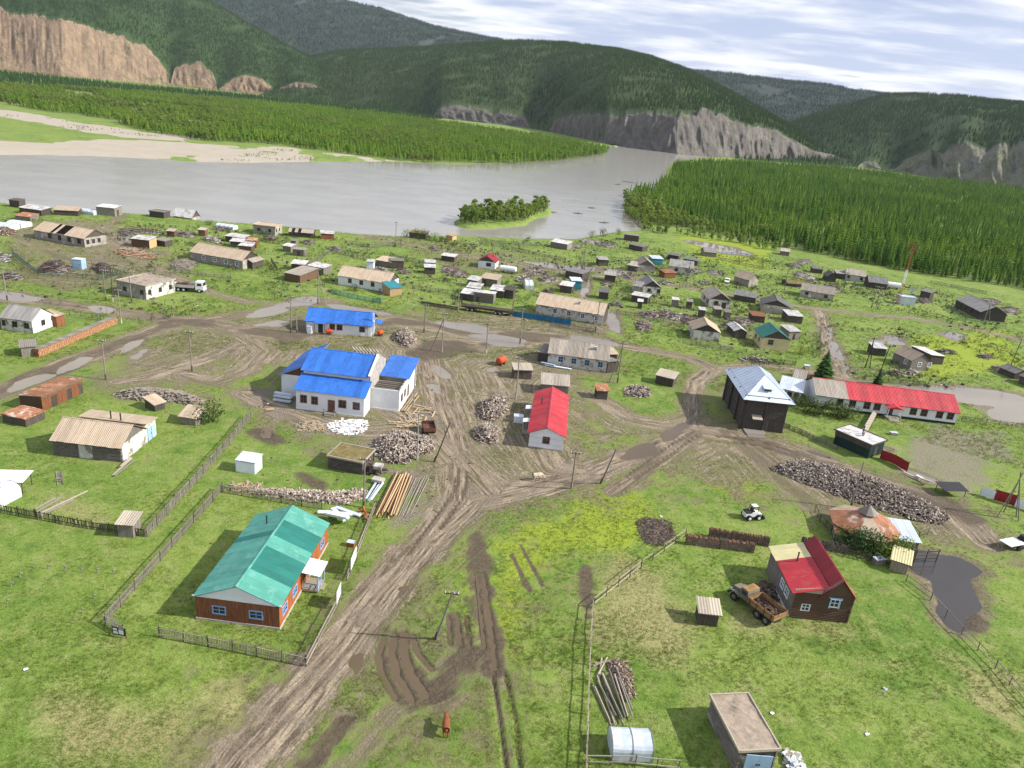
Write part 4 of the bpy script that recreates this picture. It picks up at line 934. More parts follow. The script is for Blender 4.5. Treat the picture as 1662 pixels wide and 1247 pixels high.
        for e in gend:
            e2 = e if not s.swap else {'N': 'X', 'X': 'N'}[e]
            xa = x0 if e2 == 'N' else x1; d = (.1 if e2 == 'N' else -.1); mb = MB(); n = max(4, int(Wd/.22)) if gstyle == 'v' else 1
            if n == 1: mb.prism([(xa, y0+.03, h-.02), (xa, y1-.03, h-.02), (xa, ym, h+rh-.1)], (d, 0, 0))
            else:
                for i in range(n):
                    a, b = y0+Wd*i/n, y0+Wd*(i+1)/n; f = lambda y: h+rh*(1-abs(y-ym)/(Wd/2))-.09
                    dd = d*.2*s.r.random()
                    mb.prism([(xa+dd, a+.008, h-.02), (xa+dd, b-.008, h-.02), (xa+dd, b-.008, max(f(b), h)), (xa+dd, a+.008, max(f(a), h))], (d, 0, 0))
            mb.build('gable', gm, s.root)
        s.zr = lambda y: h+rh*(1-abs(y-ym)/(Wd/2)); s.roof = roof
        return s
    def shed(s, rise, mt, over=.25, sw=1.1, back=True, x0=0, x1=None, y0=0, y1=None, h=None, mats=None, deck='wood_grey', fill_=True, missing=(), edge=None, wm=None):
        """single pitch; back=True: high side at the back"""
        x1 = s.L if x1 is None else x1; y1 = s.W if y1 is None else y1; h = s.h if h is None else h; Wd = y1-y0
        ta = math.atan2(rise, Wd); za = h-over*math.tan(ta); zb = h+rise+over*math.tan(ta); sl_ = (Wd+2*over)/math.cos(ta)
        mb = MB(); A = [(x0-over+.02, y0-over, za if back else zb), (x1+over-.02, y0-over, za if back else zb), (x1+over-.02, y1+over, zb if back else za), (x0-over+.02, y1+over, zb if back else za)]
        mb.prism(A, (0, 0, -.08)); roof = mb.build('roof', deck, s.root)
        if back: s.slope(roof, mt, (x0-over, y0-over, za), (ta, 0, 0), x1-x0+2*over, sl_, sw, missing, mats)
        else: s.slope(roof, mt, (x1+over, y1+over, za), (ta, 0, math.pi), x1-x0+2*over, sl_, sw, missing, mats)
        if fill_ and rise > .05:
            for xa, d in ((x0, .1), (x1, -.1)):
                mb = MB(); p = [(xa, y0+.02, h-.02), (xa, y1-.02, h-.02), (xa, y1-.02, h+rise-.09)] if back else [(xa, y0+.02, h-.02), (xa, y1-.02, h-.02), (xa, y0+.02, h+rise-.09)]
                mb.prism(p, (d, 0, 0)); mb.build('gable', wm or deck, s.root)
            yy = y1 if back else y0; mb = MB(); mb.box(x0+.02, x1-.02, yy-(.1 if back else 0), yy+(0 if back else .1), h-.02, h+rise-.09); mb.build('upper_wall', wm or deck, s.root)
        s.zr = lambda y: h+rise*((y-y0)/Wd if back else (y1-y)/Wd); s.roof = roof
        return s
    def flat(s, mt, over=.15, th=.22, curb=True, z=None):
        h = z or s.h; mb = MB(); n = 9; m_ = 7; v = []
        for j in range(m_+1):
            for i in range(n+1): v.append((-over+(s.L+2*over)*i/n, -over+(s.W+2*over)*j/m_, h+th-.05+s.r.uniform(-.05, .05)))
        mb.add(v, [(j*(n+1)+i, j*(n+1)+i+1, (j+1)*(n+1)+i+1, (j+1)*(n+1)+i) for j in range(m_) for i in range(n)])
        mb.box(-over, s.L+over, -over, s.W+over, h, h+th-.12)
        s.roof = mb.build('roof', mt, s.root)
        if curb:
            for a in ((-over-.06, s.L+over+.06, -over-.08, -over+.06), (-over-.06, s.L+over+.06, s.W+over-.06, s.W+over+.08), (-over-.07, -over+.07, -over+.061, s.W+over-.061), (s.L+over-.07, s.L+over+.07, -over+.061, s.W+over-.061)):
                mb = MB(); mb.box(*a, h+.02, h+th+.06); mb.build('roof_edge_board', curb if isinstance(curb, str) else 'wood_pale', s.roof)
        s.zr = lambda y: h+th
        return s
    def hip(s, rh, mt, over=.6, inset=None, h=None):
        h = h or s.h; L, W_ = s.L, s.W; i = inset or W_/2; z = h-over*rh/(W_/2); o = over
        A, B, C, D = (-o, -o, z), (L+o, -o, z), (L+o, W_+o, z), (-o, W_+o, z); E_, F_ = (i, W_/2, h+rh), (L-i, W_/2, h+rh)
        mb = MB(); mb.add([A, B, C, D, E_, F_], [(0, 1, 5, 4), (1, 2, 5), (2, 3, 4, 5), (3, 0, 4), (3, 2, 1, 0)]); s.roof = mb.build('roof', mt, s.root)
        # raised seams on the metal
        mb = MB()
        def seam(a, b): mb.beam(Vector(a)+Vector((0, 0, .03)), Vector(b)+Vector((0, 0, .03)), .05, .06)
        for p, q in ((A, E_), (D, E_), (B, F_), (C, F_), (E_, F_)): seam(p, q)
        for k in range(1, int(L/1.2)):
            x = k*1.2
            t = min(1, (x+o)/(i+o), (L-x+o)/(i+o))
            for sy in (0, 1):
                y = -o if sy == 0 else W_+o; seam((x, y, z), (x, y+(W_/2-y)*t, z+(h+rh-z)*t))
        mb.build('roof_seams', mt, s.roof)
        s.zr = lambda y: h+rh*(1-abs(y-W_/2)/(W_/2)); return s
    def pipe(s, u, y, h=1.2, r=.09, mt='black_iron', brick=False):
        x = s.L-u if s.swap else u; mb = MB(); z = s.zr(y)-.3
        if brick: mb.box(x-.28, x+.28, y-.28, y+.28, z, z+h+.3); mb.box(x-.33, x+.33, y-.33, y+.33, z+h+.3, z+h+.4)
        else: mb.tube((x, y, z), (x, y, z+h+.3), r, r, 8); mb.tube((x, y, z+h+.32), (x, y, z+h+.42), r*1.7, r*.6, 8)
        mb.build('chimney', 'plaster_worn' if brick and mt == 'black_iron' else mt, s.root)
        return s
    def at(s, x, y, z=0):
        c, q = math.cos(s.ang), math.sin(s.ang); return (s.o[0]+c*x-q*y, s.o[1]+q*x+c*y, z)

# --- house with the green roof -------------------------------------------------------------
def green_house():
    b = Bld('house', 'brown plank house with long green metal roof inside the picket fence', 'house', (454,1022), (532,883), (323,999))
    L, W_ = b.L, b.W
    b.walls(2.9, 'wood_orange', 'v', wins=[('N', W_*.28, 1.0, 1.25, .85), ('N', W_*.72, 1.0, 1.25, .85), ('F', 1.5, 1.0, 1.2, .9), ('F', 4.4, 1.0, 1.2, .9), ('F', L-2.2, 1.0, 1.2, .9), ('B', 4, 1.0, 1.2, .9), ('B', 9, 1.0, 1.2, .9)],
            doors=[('F', 7.3, .95, 2.05)], mats={'N': 'wood_redbrown', 'X': 'wood_redbrown', 'B': 'wood_redbrown'}, fm='frame_blue', found='concrete')  # F wall orange as sunlit, the others redbrown: their shade put into colour
    n = max(1, round((L+.9)/1.1))
    band = ['metal_green']*n
    for i in range(n):
        f = (i+.5)/n
        if .18 < f < .47 or .62 < f < .78: band[i] = 'metal_green2'
    other = ['metal_green2' if .60 < (i+.5)/n < .68 else 'metal_green' for i in range(n)]
    # the F slope faces the lane
    if b.swap: band = band[::-1]
    else: other = other[::-1]
    if b.swap: pass
    b.gable(1.75, 'metal_green', over=.2, gm='white_wall', mats=band, matsB=other, ridge='metal_green')
    b.pipe(L*.80, W_*.72, 1.0)
    # white eaves board under the near gable
    T = b.T('N'); mb = MB(T); mb.box(-.3, W_+.3, .0, .06, 2.81, 2.93); mb.build('eaves_board', 'white_wall', b.root)
    # porch
    T = b.T('F'); u0, u1 = 6.3, 8.7
    mb = MB(T); mb.box(u0, u1, 0.02, 1.9, .12, .28); mb.box(u0+.6, u1-.6, 1.9, 2.25, 0, .16); po = mb.build('porch', 'wood_pale', b.root)
    for u in (u0+.08, (u0+u1)/2-.1, u1-.08):
        mb = MB(T); mb.box(u-.06, u+.06, 1.75, 1.87, .28, 2.3); mb.build('porch_post', 'paint_lightblue', po)
    for z in (.55, .95):
        mb = MB(T); mb.box(u0+.02, u0+.09, .06, 1.85, z, z+.08); mb.box(u0, u0+(u1-u0)*.45, 1.78, 1.85, z, z+.08); mb.build('porch_rail', 'paint_lightblue', po)
    mb = MB(T); mb.prism([(u0-.2, -.1, 2.62), (u1+.2, -.1, 2.62), (u1+.2, 2.15, 2.35), (u0-.2, 2.15, 2.35)], (0, 0, .06)); mb.build('porch_roof', 'white_sheet', po)
    return b
GH = green_house()

# --- white house with the red roof by the fork ---------------------------------------------
def red_gable_house():
    b = Bld('house', 'narrow white house with bright red gable roof beside the firewood heaps', 'house', (912,733), (917,664), (857,727))
    L, W_ = b.L, b.W
    b.walls(2.8, 'white_wall', 'plain', wins=[('N', W_*.5, 1.1, 1.0, 1.05), ('B', 4, 1.0, 1, 1), ('B', 8, 1.0, 1, 1), ('F', 5, 1, 1, 1), ('F', 10, 1, 1, 1)], doors=[('B', L*.5, .95, 2.05)], fm='frame_brown', found='concrete')
    b.gable(1.15, 'metal_red', over=.4, gm='white_wall', ridge='metal_red', sw=1.15)
    b.pipe(L*.62, W_*.78, 1.0)
    T = b.T('N'); mb = MB(T)
    for z in (.9, 1.9): mb.box(.0, W_, .0, .012, z, z+.035)
    mb.build('seam_strip', 'concrete', b.root)
    T = b.T('B')
    for u in (L*.3, L*.62):
        mb = MB(T); mb.prism([(u-.8, 0, 2.5), (u+.8, 0, 2.5), (u+.8, 1.5, 2.25), (u-.8, 1.5, 2.25)], (0, 0, .06)); aw = mb.build('door_canopy', 'white_sheet', b.root)
        for q in (u-.7, u+.7):
            mb = MB(T); mb.box(q-.04, q+.04, 1.35, 1.43, 0, 2.28); mb.build('canopy_post', 'wood_pale', aw)
        mb = MB(T); mb.box(u-.8, u+.8, .02, 1.4, .02, .2); mb.build('door_step', 'wood_grey', b.root)
    mb = MB(); p = b.at(-2.6 if not b.swap else L, 0)
    return b
RG = red_gable_house()

# --- the big blue-roofed building ----------------------------------------------------------
def blue_hall():
    a = G(480.7, 663.5); c = G(590, 677.5); v = c-a; ang = math.atan2(v[1], v[0]); X1 = float(np.hypot(*v))
    b = Bld('hall', 'large white village hall with stepped blue metal roofs and unroofed wing', 'building', (480.7,663.5), (590,677.5), 11.0)
    t = b.root; r_ = b.r
    def bwall(T, L, h, wins=(), doors=(), z0_=None, fm='frame_brown', mt='white_wall'):
        ops = [(u-w/2, u+w/2, z, z+hh) for u, z, w, hh in wins]+[(u-w/2, u+w/2, -.3, hh) for u, w, hh in doors]
        mb = MB(T); wall(mb, L, h, ops, 'plain', r_, .2); o = mb.build('wall', mt, t)
        for u, z, w, hh in wins: window(t, T, u, z, w, hh, fm, (1, 1), trim=.12)
        for u, w, hh in doors: door(t, T, u, w, hh, 'frame_brown', 'frame_brown')
        mb = MB(T); mb.box(-.02, L+.02, .0, .05, -.25, .22); mb.build('plinth', 'white_wall', t)
        return o
    D1 = 3.6; H1 = 3.7; HW = 6.0; D2 = 12.6; RZ = 8.1; ym = (D1+D2)/2+.6
    # front range
    bwall(lambda u, d, z: (u, -d, z), X1, H1, wins=[(1.3, 1.35, .95, 1.25), (3.2, 1.3, .95, 1.25), (8.0, 1.3, 1.15, 1.25), (10.4, 1.3, 1.0, 1.15)], doors=[(6.1, 1.05, 2.3)])
    bwall(lambda u, d, z: (X1+d, u+.003, z), D1, H1); bwall(lambda u, d, z: (-d, u+.003, z), D1, H1)
    mb = MB(); 
    for x in (0, X1): mb.prism([(x, 0.01, H1-.01), (x, D1, H1-.01), (x, D1, H1+1.35)], (-.15 if x else .15, 0, 0))
    mb.build('gable', 'white_wall', t)
    ta = math.atan2(1.55, D1+.35); mb = MB(); mb.prism([(-.3, -.4, H1-.08), (X1+.3, -.4, H1-.08), (X1+.3, D1, H1+1.5), (-.3, D1, H1+1.5)], (0, 0, -.08)); r1 = mb.build('front_roof', 'wood_pale', t)
    b.slope(r1, 'metal_blue', (-.35, -.45, H1-.08), (ta, 0, 0), X1+.7, (D1+.45)/math.cos(ta), 1.1)
    # tall middle
    for T, L in ((lambda u, d, z: (u, D1-d, z), X1), (lambda u, d, z: (u, D2+1.2+d, z), X1)):
        mb = MB(T); wall(mb, L, HW, [], 'plain', r_, .2); mb.build('wall', 'white_wall', t)
    for x, d in ((0, .2), (X1, -.2)):
        mb = MB(); mb.prism([(x, D1-.001, -.2), (x, D2+1.2, -.2), (x, D2+1.2, HW), (x, ym, RZ+(.25 if x else -.1)), (x, D1-.001, HW+(.25 if x else 0))], (d, 0, 0)); mb.build('end_wall', 'concrete' if x else 'white_wall', t)
    mb = MB(); mb.beam((X1-.1, D1-.35, HW+.22), (X1-.1, ym, RZ+.33), .42, .07); mb.build('parapet_coping', 'white_wall', t)
    ta = math.atan2(RZ-HW, ym-D1); mb = MB()
    mb.prism([(-.35, D1-.45, HW-.12), (X1-.32, D1-.45, HW-.12), (X1-.32, ym, RZ), (-.35, ym, RZ)], (0, 0, -.08))
    mb.prism([(-.35, D2+1.6, HW-.12), (X1-.32, D2+1.6, HW-.12), (X1-.32, ym, RZ), (-.35, ym, RZ)], (0, 0, -.08)); r2 = mb.build('main_roof', 'wood_pale', t)
    b.slope(r2, 'metal_blue', (-.4, D1-.5, HW-.12), (ta, 0, 0), X1+.1, (ym-D1+.5)/math.cos(ta), 1.1)
    tb = math.atan2(RZ-HW+.12, D2+1.6-ym); b.slope(r2, 'metal_blue', (X1-.3, D2+1.65, HW-.12), (tb, 0, math.pi), X1+.1, (D2+1.65-ym)/math.cos(tb), 1.1)
    mb = MB(); mb.beam((-.4, ym, RZ+.09), (X1-.3, ym, RZ+.09), .35, .05); mb.build('ridge_cap', 'metal_blue', r2)
    # left wing: gable with its ridge running back
    x0, x1, y0, y1, hw = -4.6, -.01, 5.2, 18.0, 3.9
    bwall(lambda u, d, z: (x0+u, y0-d, z), x1-x0, hw); bwall(lambda u, d, z: (x0-d, y0+.003+u, z), y1-y0, hw, wins=[(2.5, 1.2, 1, 1.2), (6, 1.2, 1, 1.2), (9.5, 1.2, 1, 1.2)])
    bwall(lambda u, d, z: (x0+u, y1+d, z), x1-x0+5, hw); mb = MB(); mb.box(.2, .4, D2+1.2, y1, -.2, hw); mb.build('wall', 'white_wall', t)
    xr = -.3; rz = 6.0; ta = math.atan2(rz-hw, xr-x0); mb = MB(); mb.prism([(x0-.4, y0-.35, hw-.2), (xr, y0-.35, rz), (xr, y1+.35, rz), (x0-.4, y1+.35, hw-.2)], (0, 0, -.08)); r3 = mb.build('wing_roof', 'wood_pale', t)
    n = 12; sw = (y1-y0+.7)/n; SL = (xr-x0+.42)/math.cos(ta)
    for i in range(n): obj('roof_sheet', sheet_mesh(sw+.03, SL, 'metal_blue', 4), r3, (x0-.42, y1+.35-sw*i, hw-.21+.05+(i % 2)*.018), (ta, 0, -math.pi/2))
    mb = MB(); k = 9
    for i in range(k):
        u0, u1 = i/k, (i+1)/k; mb.prism([(x0+(xr-x0)*u0+.01, y0+.02, hw-.01), (x0+(xr-x0)*u1-.01, y0+.02, hw-.01), (x0+(xr-x0)*u1-.01, y0+.02, hw+(rz-hw-.12)*u1), (x0+(xr-x0)*u0+.01, y0+.02, hw+(rz-hw-.12)*u0)], (0, .08, 0))
    mb.build('gable', 'wood_brown', t)
    # right wing: open front bay with bare joists, roofed bay behind
    x0, x1, y0, ymid, y1, hw = X1+.01, X1+5.0, 4.2, 9.6, 17.5, 3.8
    bwall(lambda u, d, z: (x0+u, y0-d, z), x1-x0, hw)
    bwall(lambda u, d, z: (x1+d, y0+.003+u, z), y1-y0, hw, wins=[(2.0, 1.2, 1.0, 1.25), (4.4, 1.2, 1.0, 1.25)], doors=[(7.0, 1.2, 2.4)])
    bwall(lambda u, d, z: (x0+u, ymid+.6-d, z), x1-x0-.2, hw, doors=[(2.4, 1.2, 2.2)], mt='concrete'); bwall(lambda u, d, z: (x0+u, y1+d, z), x1-x0, hw)
    mb = MB(); mb.box(x0, x1-.2, y0+.2, y1-.2, .02, .1); mb.build('floor_slab', 'concrete', t)
    mb = MB(); mb.box(x0, x1-.2, y0+.2, ymid+.4, 3.0, 3.12); mb.build('ceiling_boards', 'wood_dark', t)
    for i in range(6):
        y = y0+.6+i*.85; mb = MB(); mb.box(x0, x1-.2, y, y+.14, 3.25, 3.43); mb.build('joist', 'wood_pale' if i % 2 else 'wood_grey', t)
    for i in range(14):
        mb = MB(); s_ = y0+.25+(ymid-y0)*i/14; mb.box(x1-.2, x1+.01, s_, s_+.3*r_.uniform(.8, 1.1), hw+.002, hw+r_.uniform(.1, .22)); mb.build('wall_block', 'concrete', t)
    ta = math.atan2(1.7, y1-ymid+.5); mb = MB(); mb.prism([(x0, ymid-.1, hw+.35), (x1+.5, ymid-.1, hw+.35), (x1+.5, y1+.4, hw+1.5), (x0, y1+.4, hw+1.5)], (0, 0, -.08)); r4 = mb.build('wing_roof', 'wood_pale', t)
    tb = math.atan2(1.15, y1+.5-ymid); b.slope(r4, 'metal_blue', (x0, ymid-.12, hw+.36), (tb, 0, 0), x1-x0+.5, (y1+.55-ymid)/math.cos(tb), 1.1)
    for i in range(4):
        mb = MB(); x = x0+.3+i*1.45; mb.box(x, x+.1, ymid+.45, ymid+.55, hw, hw+.42); mb.build('truss_post', 'wood_pale', t)
    # raw rafters standing behind the ridge
    for i in range(9):
        mb = MB(); x = 6.6+i*.62; mb.beam((x, D2+1.2, HW-.5), (x-.15, ym+1.4, RZ+.75), .09, .12); mb.beam((x, D2+4.4, HW-1.8), (x-.15, ym+1.4, RZ+.75), .09, .12); mb.build('rafter', 'wood_pale', t)
    mb = MB(); mb.box(6.2, 12, D2+4.1, D2+4.5, -.2, HW-1.7); mb.build('wall', 'concrete', t)
    # door step
    mb = MB(); mb.box(5.2, 7.0, -1.3, -.06, 0, .3); mb.box(5.4, 6.8, -1.65, -1.31, 0, .15); mb.build('door_step', 'wood_grey', t)
    for x in (5.25, 6.95):
        mb = MB(); mb.box(x-.05, x+.05, -1.25, -1.15, .3, 1.2); mb.build('step_post', 'wood_grey', t)
    return b
BH = blue_hall()

def small_blue():
    b = Bld('house', 'long low white building with single blue metal roof and red tank at its end', 'building', (602,547), (497,538), 7.0 if False else (618,528), Wd=7.2)
    L, W_ = b.L, b.W
    b.walls(2.7, 'white_wall', 'plain', wins=[('F', 2.0, 1.0, 1.1, 1.1), ('F', 7.0, 1.0, 1.1, 1.1), ('F', 8.6, 1.0, 1.0, 1.1), ('N', 2.0, 1, 1, 1)], doors=[('F', 11.2, 1.1, 2.1)], fm='frame_brown', mats={'N': 'plaster_bad'})
    b.gable(1.9, 'metal_blue', over=.4, gm='wood_dark', gstyle='v', ridge='metal_blue')
    T = b.T('F'); mb = MB(T); mb.prism([(9.8, 0, 2.7), (12.4, 0, 2.7), (12.4, 1.3, 2.4), (9.8, 1.3, 2.4)], (0, 0, .06)); po = mb.build('door_canopy', 'metal_blue', b.root)
    for u in (10, 12.2): mb = MB(T); mb.box(u-.05, u+.05, 1.15, 1.25, 0, 2.42); mb.build('canopy_post', 'frame_brown', po)
    # ladder by the wall, white duct at the end, low blue shed roof
    mb = MB(T); 
    for u in (.75, 1.15): mb.beam((u, .45, 0), (u, .08, 2.4), .06, .06)
    for k in range(7): mb.beam((.75, .42-.05*k, .3+k*.3), (1.15, .42-.05*k, .3+k*.3), .05, .05)
    mb.build('ladder', 'wood_grey', b.root)
    T = b.T('N'); mb = MB(T); mb.box(1.0, 1.5, .05, .5, 0, 3.4); mb.box(1.1, 1.4, .1, .4, 3.4, 5.2); mb.build('flue', 'white_sheet', b.root)
    mb = MB(T); mb.prism([(3.5, .02, 2.3), (6.5, .02, 2.3), (6.5, 1.8, 2.0), (3.5, 1.8, 2.0)], (0, 0, .06)); le = mb.build('lean_to_roof', 'metal_blue', b.root)
    for u in (3.6, 6.4): mb = MB(T); mb.box(u-.06, u+.06, 1.6, 1.72, 0, 2.03); mb.build('post', 'wood_grey', le)
    return b
small_blue()

def tin_house():
    b = Bld('house', 'grey board barn with pale corrugated gable roof and lean-to at the back', 'barn', (198,751), (88,738), (254,706))
    L, W_ = b.L, b.W; y1 = W_*.68
    b.walls(2.5, 'log_grey', {'F': 'h', 'B': 'plain', '*': 'v'}, wins=[], doors=[], mats={'N': 'plaster_worn', 'X': 'wood_grey', 'B': 'white_wall'})
    b.gable(1.9, 'slate_tan', over=.35, sw=1.05, y1=y1, gm='wood_grey', gstyle='v')
    T = b.T('F'); mb = MB(T); mb.box(L*.42, L*.62, .0, .05, 0, 2.0); mb.build('board_panel', 'plaster_worn', b.root)
    mb = MB(); over = .3; mb.prism([(-over, y1, 3.0), (L+over, y1, 3.0), (L+over, W_+over, 2.75), (-over, W_+over, 2.75)], (0, 0, .12)); rf = mb.build('lean_to_roof', 'slate_tan', b.root)
    mb = MB(); mb.box(0, L, y1+.02, W_-.02, 2.49, 2.78); mb.build('upper_wall', 'plaster_worn', b.root)
    T = b.T('N')
    for u, w in ((.9, 1.1), (3.4, 1.3), (W_-1.9, 1.0), (W_-.8, .9)):
        mb = MB(T); mb.box(u-w/2, u+w/2, .0, .07, .05, 2.05); d = mb.build('door', 'paint_lightblue' if u > 5 else 'white_wall', b.root)
        mb = MB(T); mb.box(u+w*.35, u+w*.35+.08, .07, .12, .95, 1.1); mb.build('handle', 'black_iron', d)
    for u, y in ((L*.55, y1+.6), (L*.38, y1+.3)):
        x = L-u if b.swap else u; mb = MB(); mb.tube((x, y, 2.8), (x, y, 4.3), .1, .1, 8); mb.build('chimney', 'black_iron', b.root)
    return b
tin_house()

def timber_house():
    b = Bld('house', 'dark timber house with crimson gable roof, red side roof and yellow back roof', 'house', (1279,1002), (1243,928), (1378,1017))
    # ridge runs back; F is the clad side wall facing the truck
    L, W_ = b.L, b.W; wl = W_*.46; h = 3.6
    b.walls(h, 'log_dark', {'F': 'v', 'N': 'h', 'X': 'h', 'B': 'h'}, wins=[('F', 2.0, 1.5, 1.1, 1.0), ('F', 3.6, 1.5, .9, 1.0), ('N', W_*.24, 1.15, .85, .85), ('N', W_*.70, 2.0, .95, 1.0), ('B', 3, 1, 1, 1)], mats={'F': 'wood_grey', 'N': 'wood_brown', 'B': 'wood_brown'}, fm='frame_white')
    # main block: gable over the right two thirds
    b.gable(2.15, 'metal_red', over=.4, y0=wl, gm='wood_brown', gstyle='v', x1=L, mats=None)
    b.root.children[-1]
    # slope turned from the sun gets darker crimson: its shade put into colour
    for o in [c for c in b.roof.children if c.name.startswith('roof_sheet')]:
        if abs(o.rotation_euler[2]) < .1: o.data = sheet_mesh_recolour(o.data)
    # side range: single pitch down to the left, back third yellow
    ta = math.atan2(1.0, wl+.3); mb = MB(); mb.prism([(-.3, -.35, h-.1), (L+.3, -.35, h-.1), (L+.3, wl+.5, h+.95), (-.3, wl+.5, h+.95)], (0, 0, -.08)); rf = mb.build('side_roof', 'wood_dark', b.root)
    n = round((L+.6)/1.05); nr = round(n*.66); mats = ['metal_red']*nr+['metal_yellow']*(n-nr)
    if b.swap: mats = mats[::-1]
    b.slope(rf, 'metal_red', (-.32, -.38, h-.11), (math.atan2(1.05, wl+.85), 0, 0), L+.64, (wl+.9)/math.cos(ta), 1.05, (), mats)
    mb = MB(); e = b.T('N'); mb.T = e; k = 10
    for i in range(k): mb.box(wl*i/k+.01, wl*(i+1)/k-.01, -.05, .03, h-.05, h+.3+.55*i/k)
    mb.build('upper_boards', 'wood_pale', b.root)
    b.zr = lambda y: h+.9*min(y/wl, 1); b.pipe(L*.62, wl*.6, 1.1)
    # ladder lying along the gable edge
    mb = MB(); xn = (lambda u: L-u) if b.swap else (lambda u: u)
    for dz in (0, .28): mb.beam((xn(-.32), wl-.1, h+.35+dz), (xn(-.32), W_*.70, h+2.1+dz), .05, .06)
    for i in range(9): t = i/8; y = wl-.1+(W_*.70-wl+.1)*t; z = h+.35+1.75*t; mb.beam((xn(-.32), y, z), (xn(-.32), y, z+.28), .05, .04)
    mb.build('roof_ladder', 'wood_grey', b.root)
    T = b.T('F'); mb = MB(T)
    mb.box(-.02, L*.55, .0, .045, 0, .35); mb.build('skirting', 'white_wall', b.root)
    # white weathered trim round the blue-framed window
    T = b.T('N'); u = W_*.70; mb = MB(T); mb.prism([(u-.8, 0, 3.17), (u+.8, 0, 3.17), (u+.65, .25, 3.1), (u-.65, .25, 3.1)], (0, 0, .06)); mb.box(u-.62, u-.5, .036, .07, 1.8, 3.1); mb.box(u+.5, u+.62, .036, .07, 1.8, 3.1); mb.build('window_hood', 'paint_lightblue', b.root)
    return b
_rec = {}
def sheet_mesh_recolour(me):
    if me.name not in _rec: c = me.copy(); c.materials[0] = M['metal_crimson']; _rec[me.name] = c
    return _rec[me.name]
TH = timber_house()

def old_barn():
    b = Bld('barn', 'tall dark log storehouse with white metal hipped roof', 'barn', (1202,696), (1166,634), (1274,688), L=14.5, Wd=7.6)
    L, W_ = b.L, b.W
    b.walls(6.7, 'log_dark', 'h', wins=[], doors=[('N', W_*.3, 1.2, 2.2), ('N', W_*.7, 1.2, 2.2)], dm='wood_dark')
    b.hip(2.6, 'metal_pale', over=.9, inset=4.6)
    T = b.T('F')
    for u in (.3, 4.5, 9.5, L-.3):
        mb = MB(T); 
        for k in range(28): mb.box(u-.16, u+.16, .02, .38+.03*b.r.random(), -.1+k*.24, .12+k*.24)
        mb.build('log_buttress', 'wood_dark', b.root)
    T = b.T('N')
    mb = MB(T); mb.box(.4, W_*.55, .05, 2.0, .0, .18)
    for k in range(5): mb.box(.5, W_*.5, 2.02+k*.3, 2.3+k*.3, 0, .16-.03*k)
    mb.build('loading_step', 'wood_grey', b.root)
    mb = MB(T); mb.prism([(W_*.18, .05, 3.0), (W_*.42, .05, 3.0), (W_*.42, 1.3, 2.6), (W_*.18, 1.3, 2.6)], (0, 0, .07)); mb.build('door_canopy', 'wood_pale', b.root)
    mb = MB(T); mb.box(W_*.5-.15, W_*.5+.15, .02, .3, 0, 6.6); mb.build('log_buttress', 'wood_dark', b.root)
    # dormer hatch on the hip
    xn = (lambda u: L-u) if b.swap else (lambda u: u)
    mb = MB(); x = xn(1.2); d = -1 if not b.swap else 1
    mb.prism([(x, W_*.42, 7.1), (x, W_*.58, 7.1), (x, W_*.58, 7.85), (x, W_*.42, 7.85)], (-d*1.8, 0, 0)); dm_ = mb.build('dormer', 'wood_dark', b.root)
    mb = MB(); mb.prism([(x+d*.35, W_*.38, 7.86), (x+d*.35, W_*.62, 7.86), (x-d*1.6, W_*.62, 8.06), (x-d*1.6, W_*.38, 8.06)], (0, 0, .06)); mb.build('dormer_roof', 'metal_pale', dm_)
    return b
old_barn()

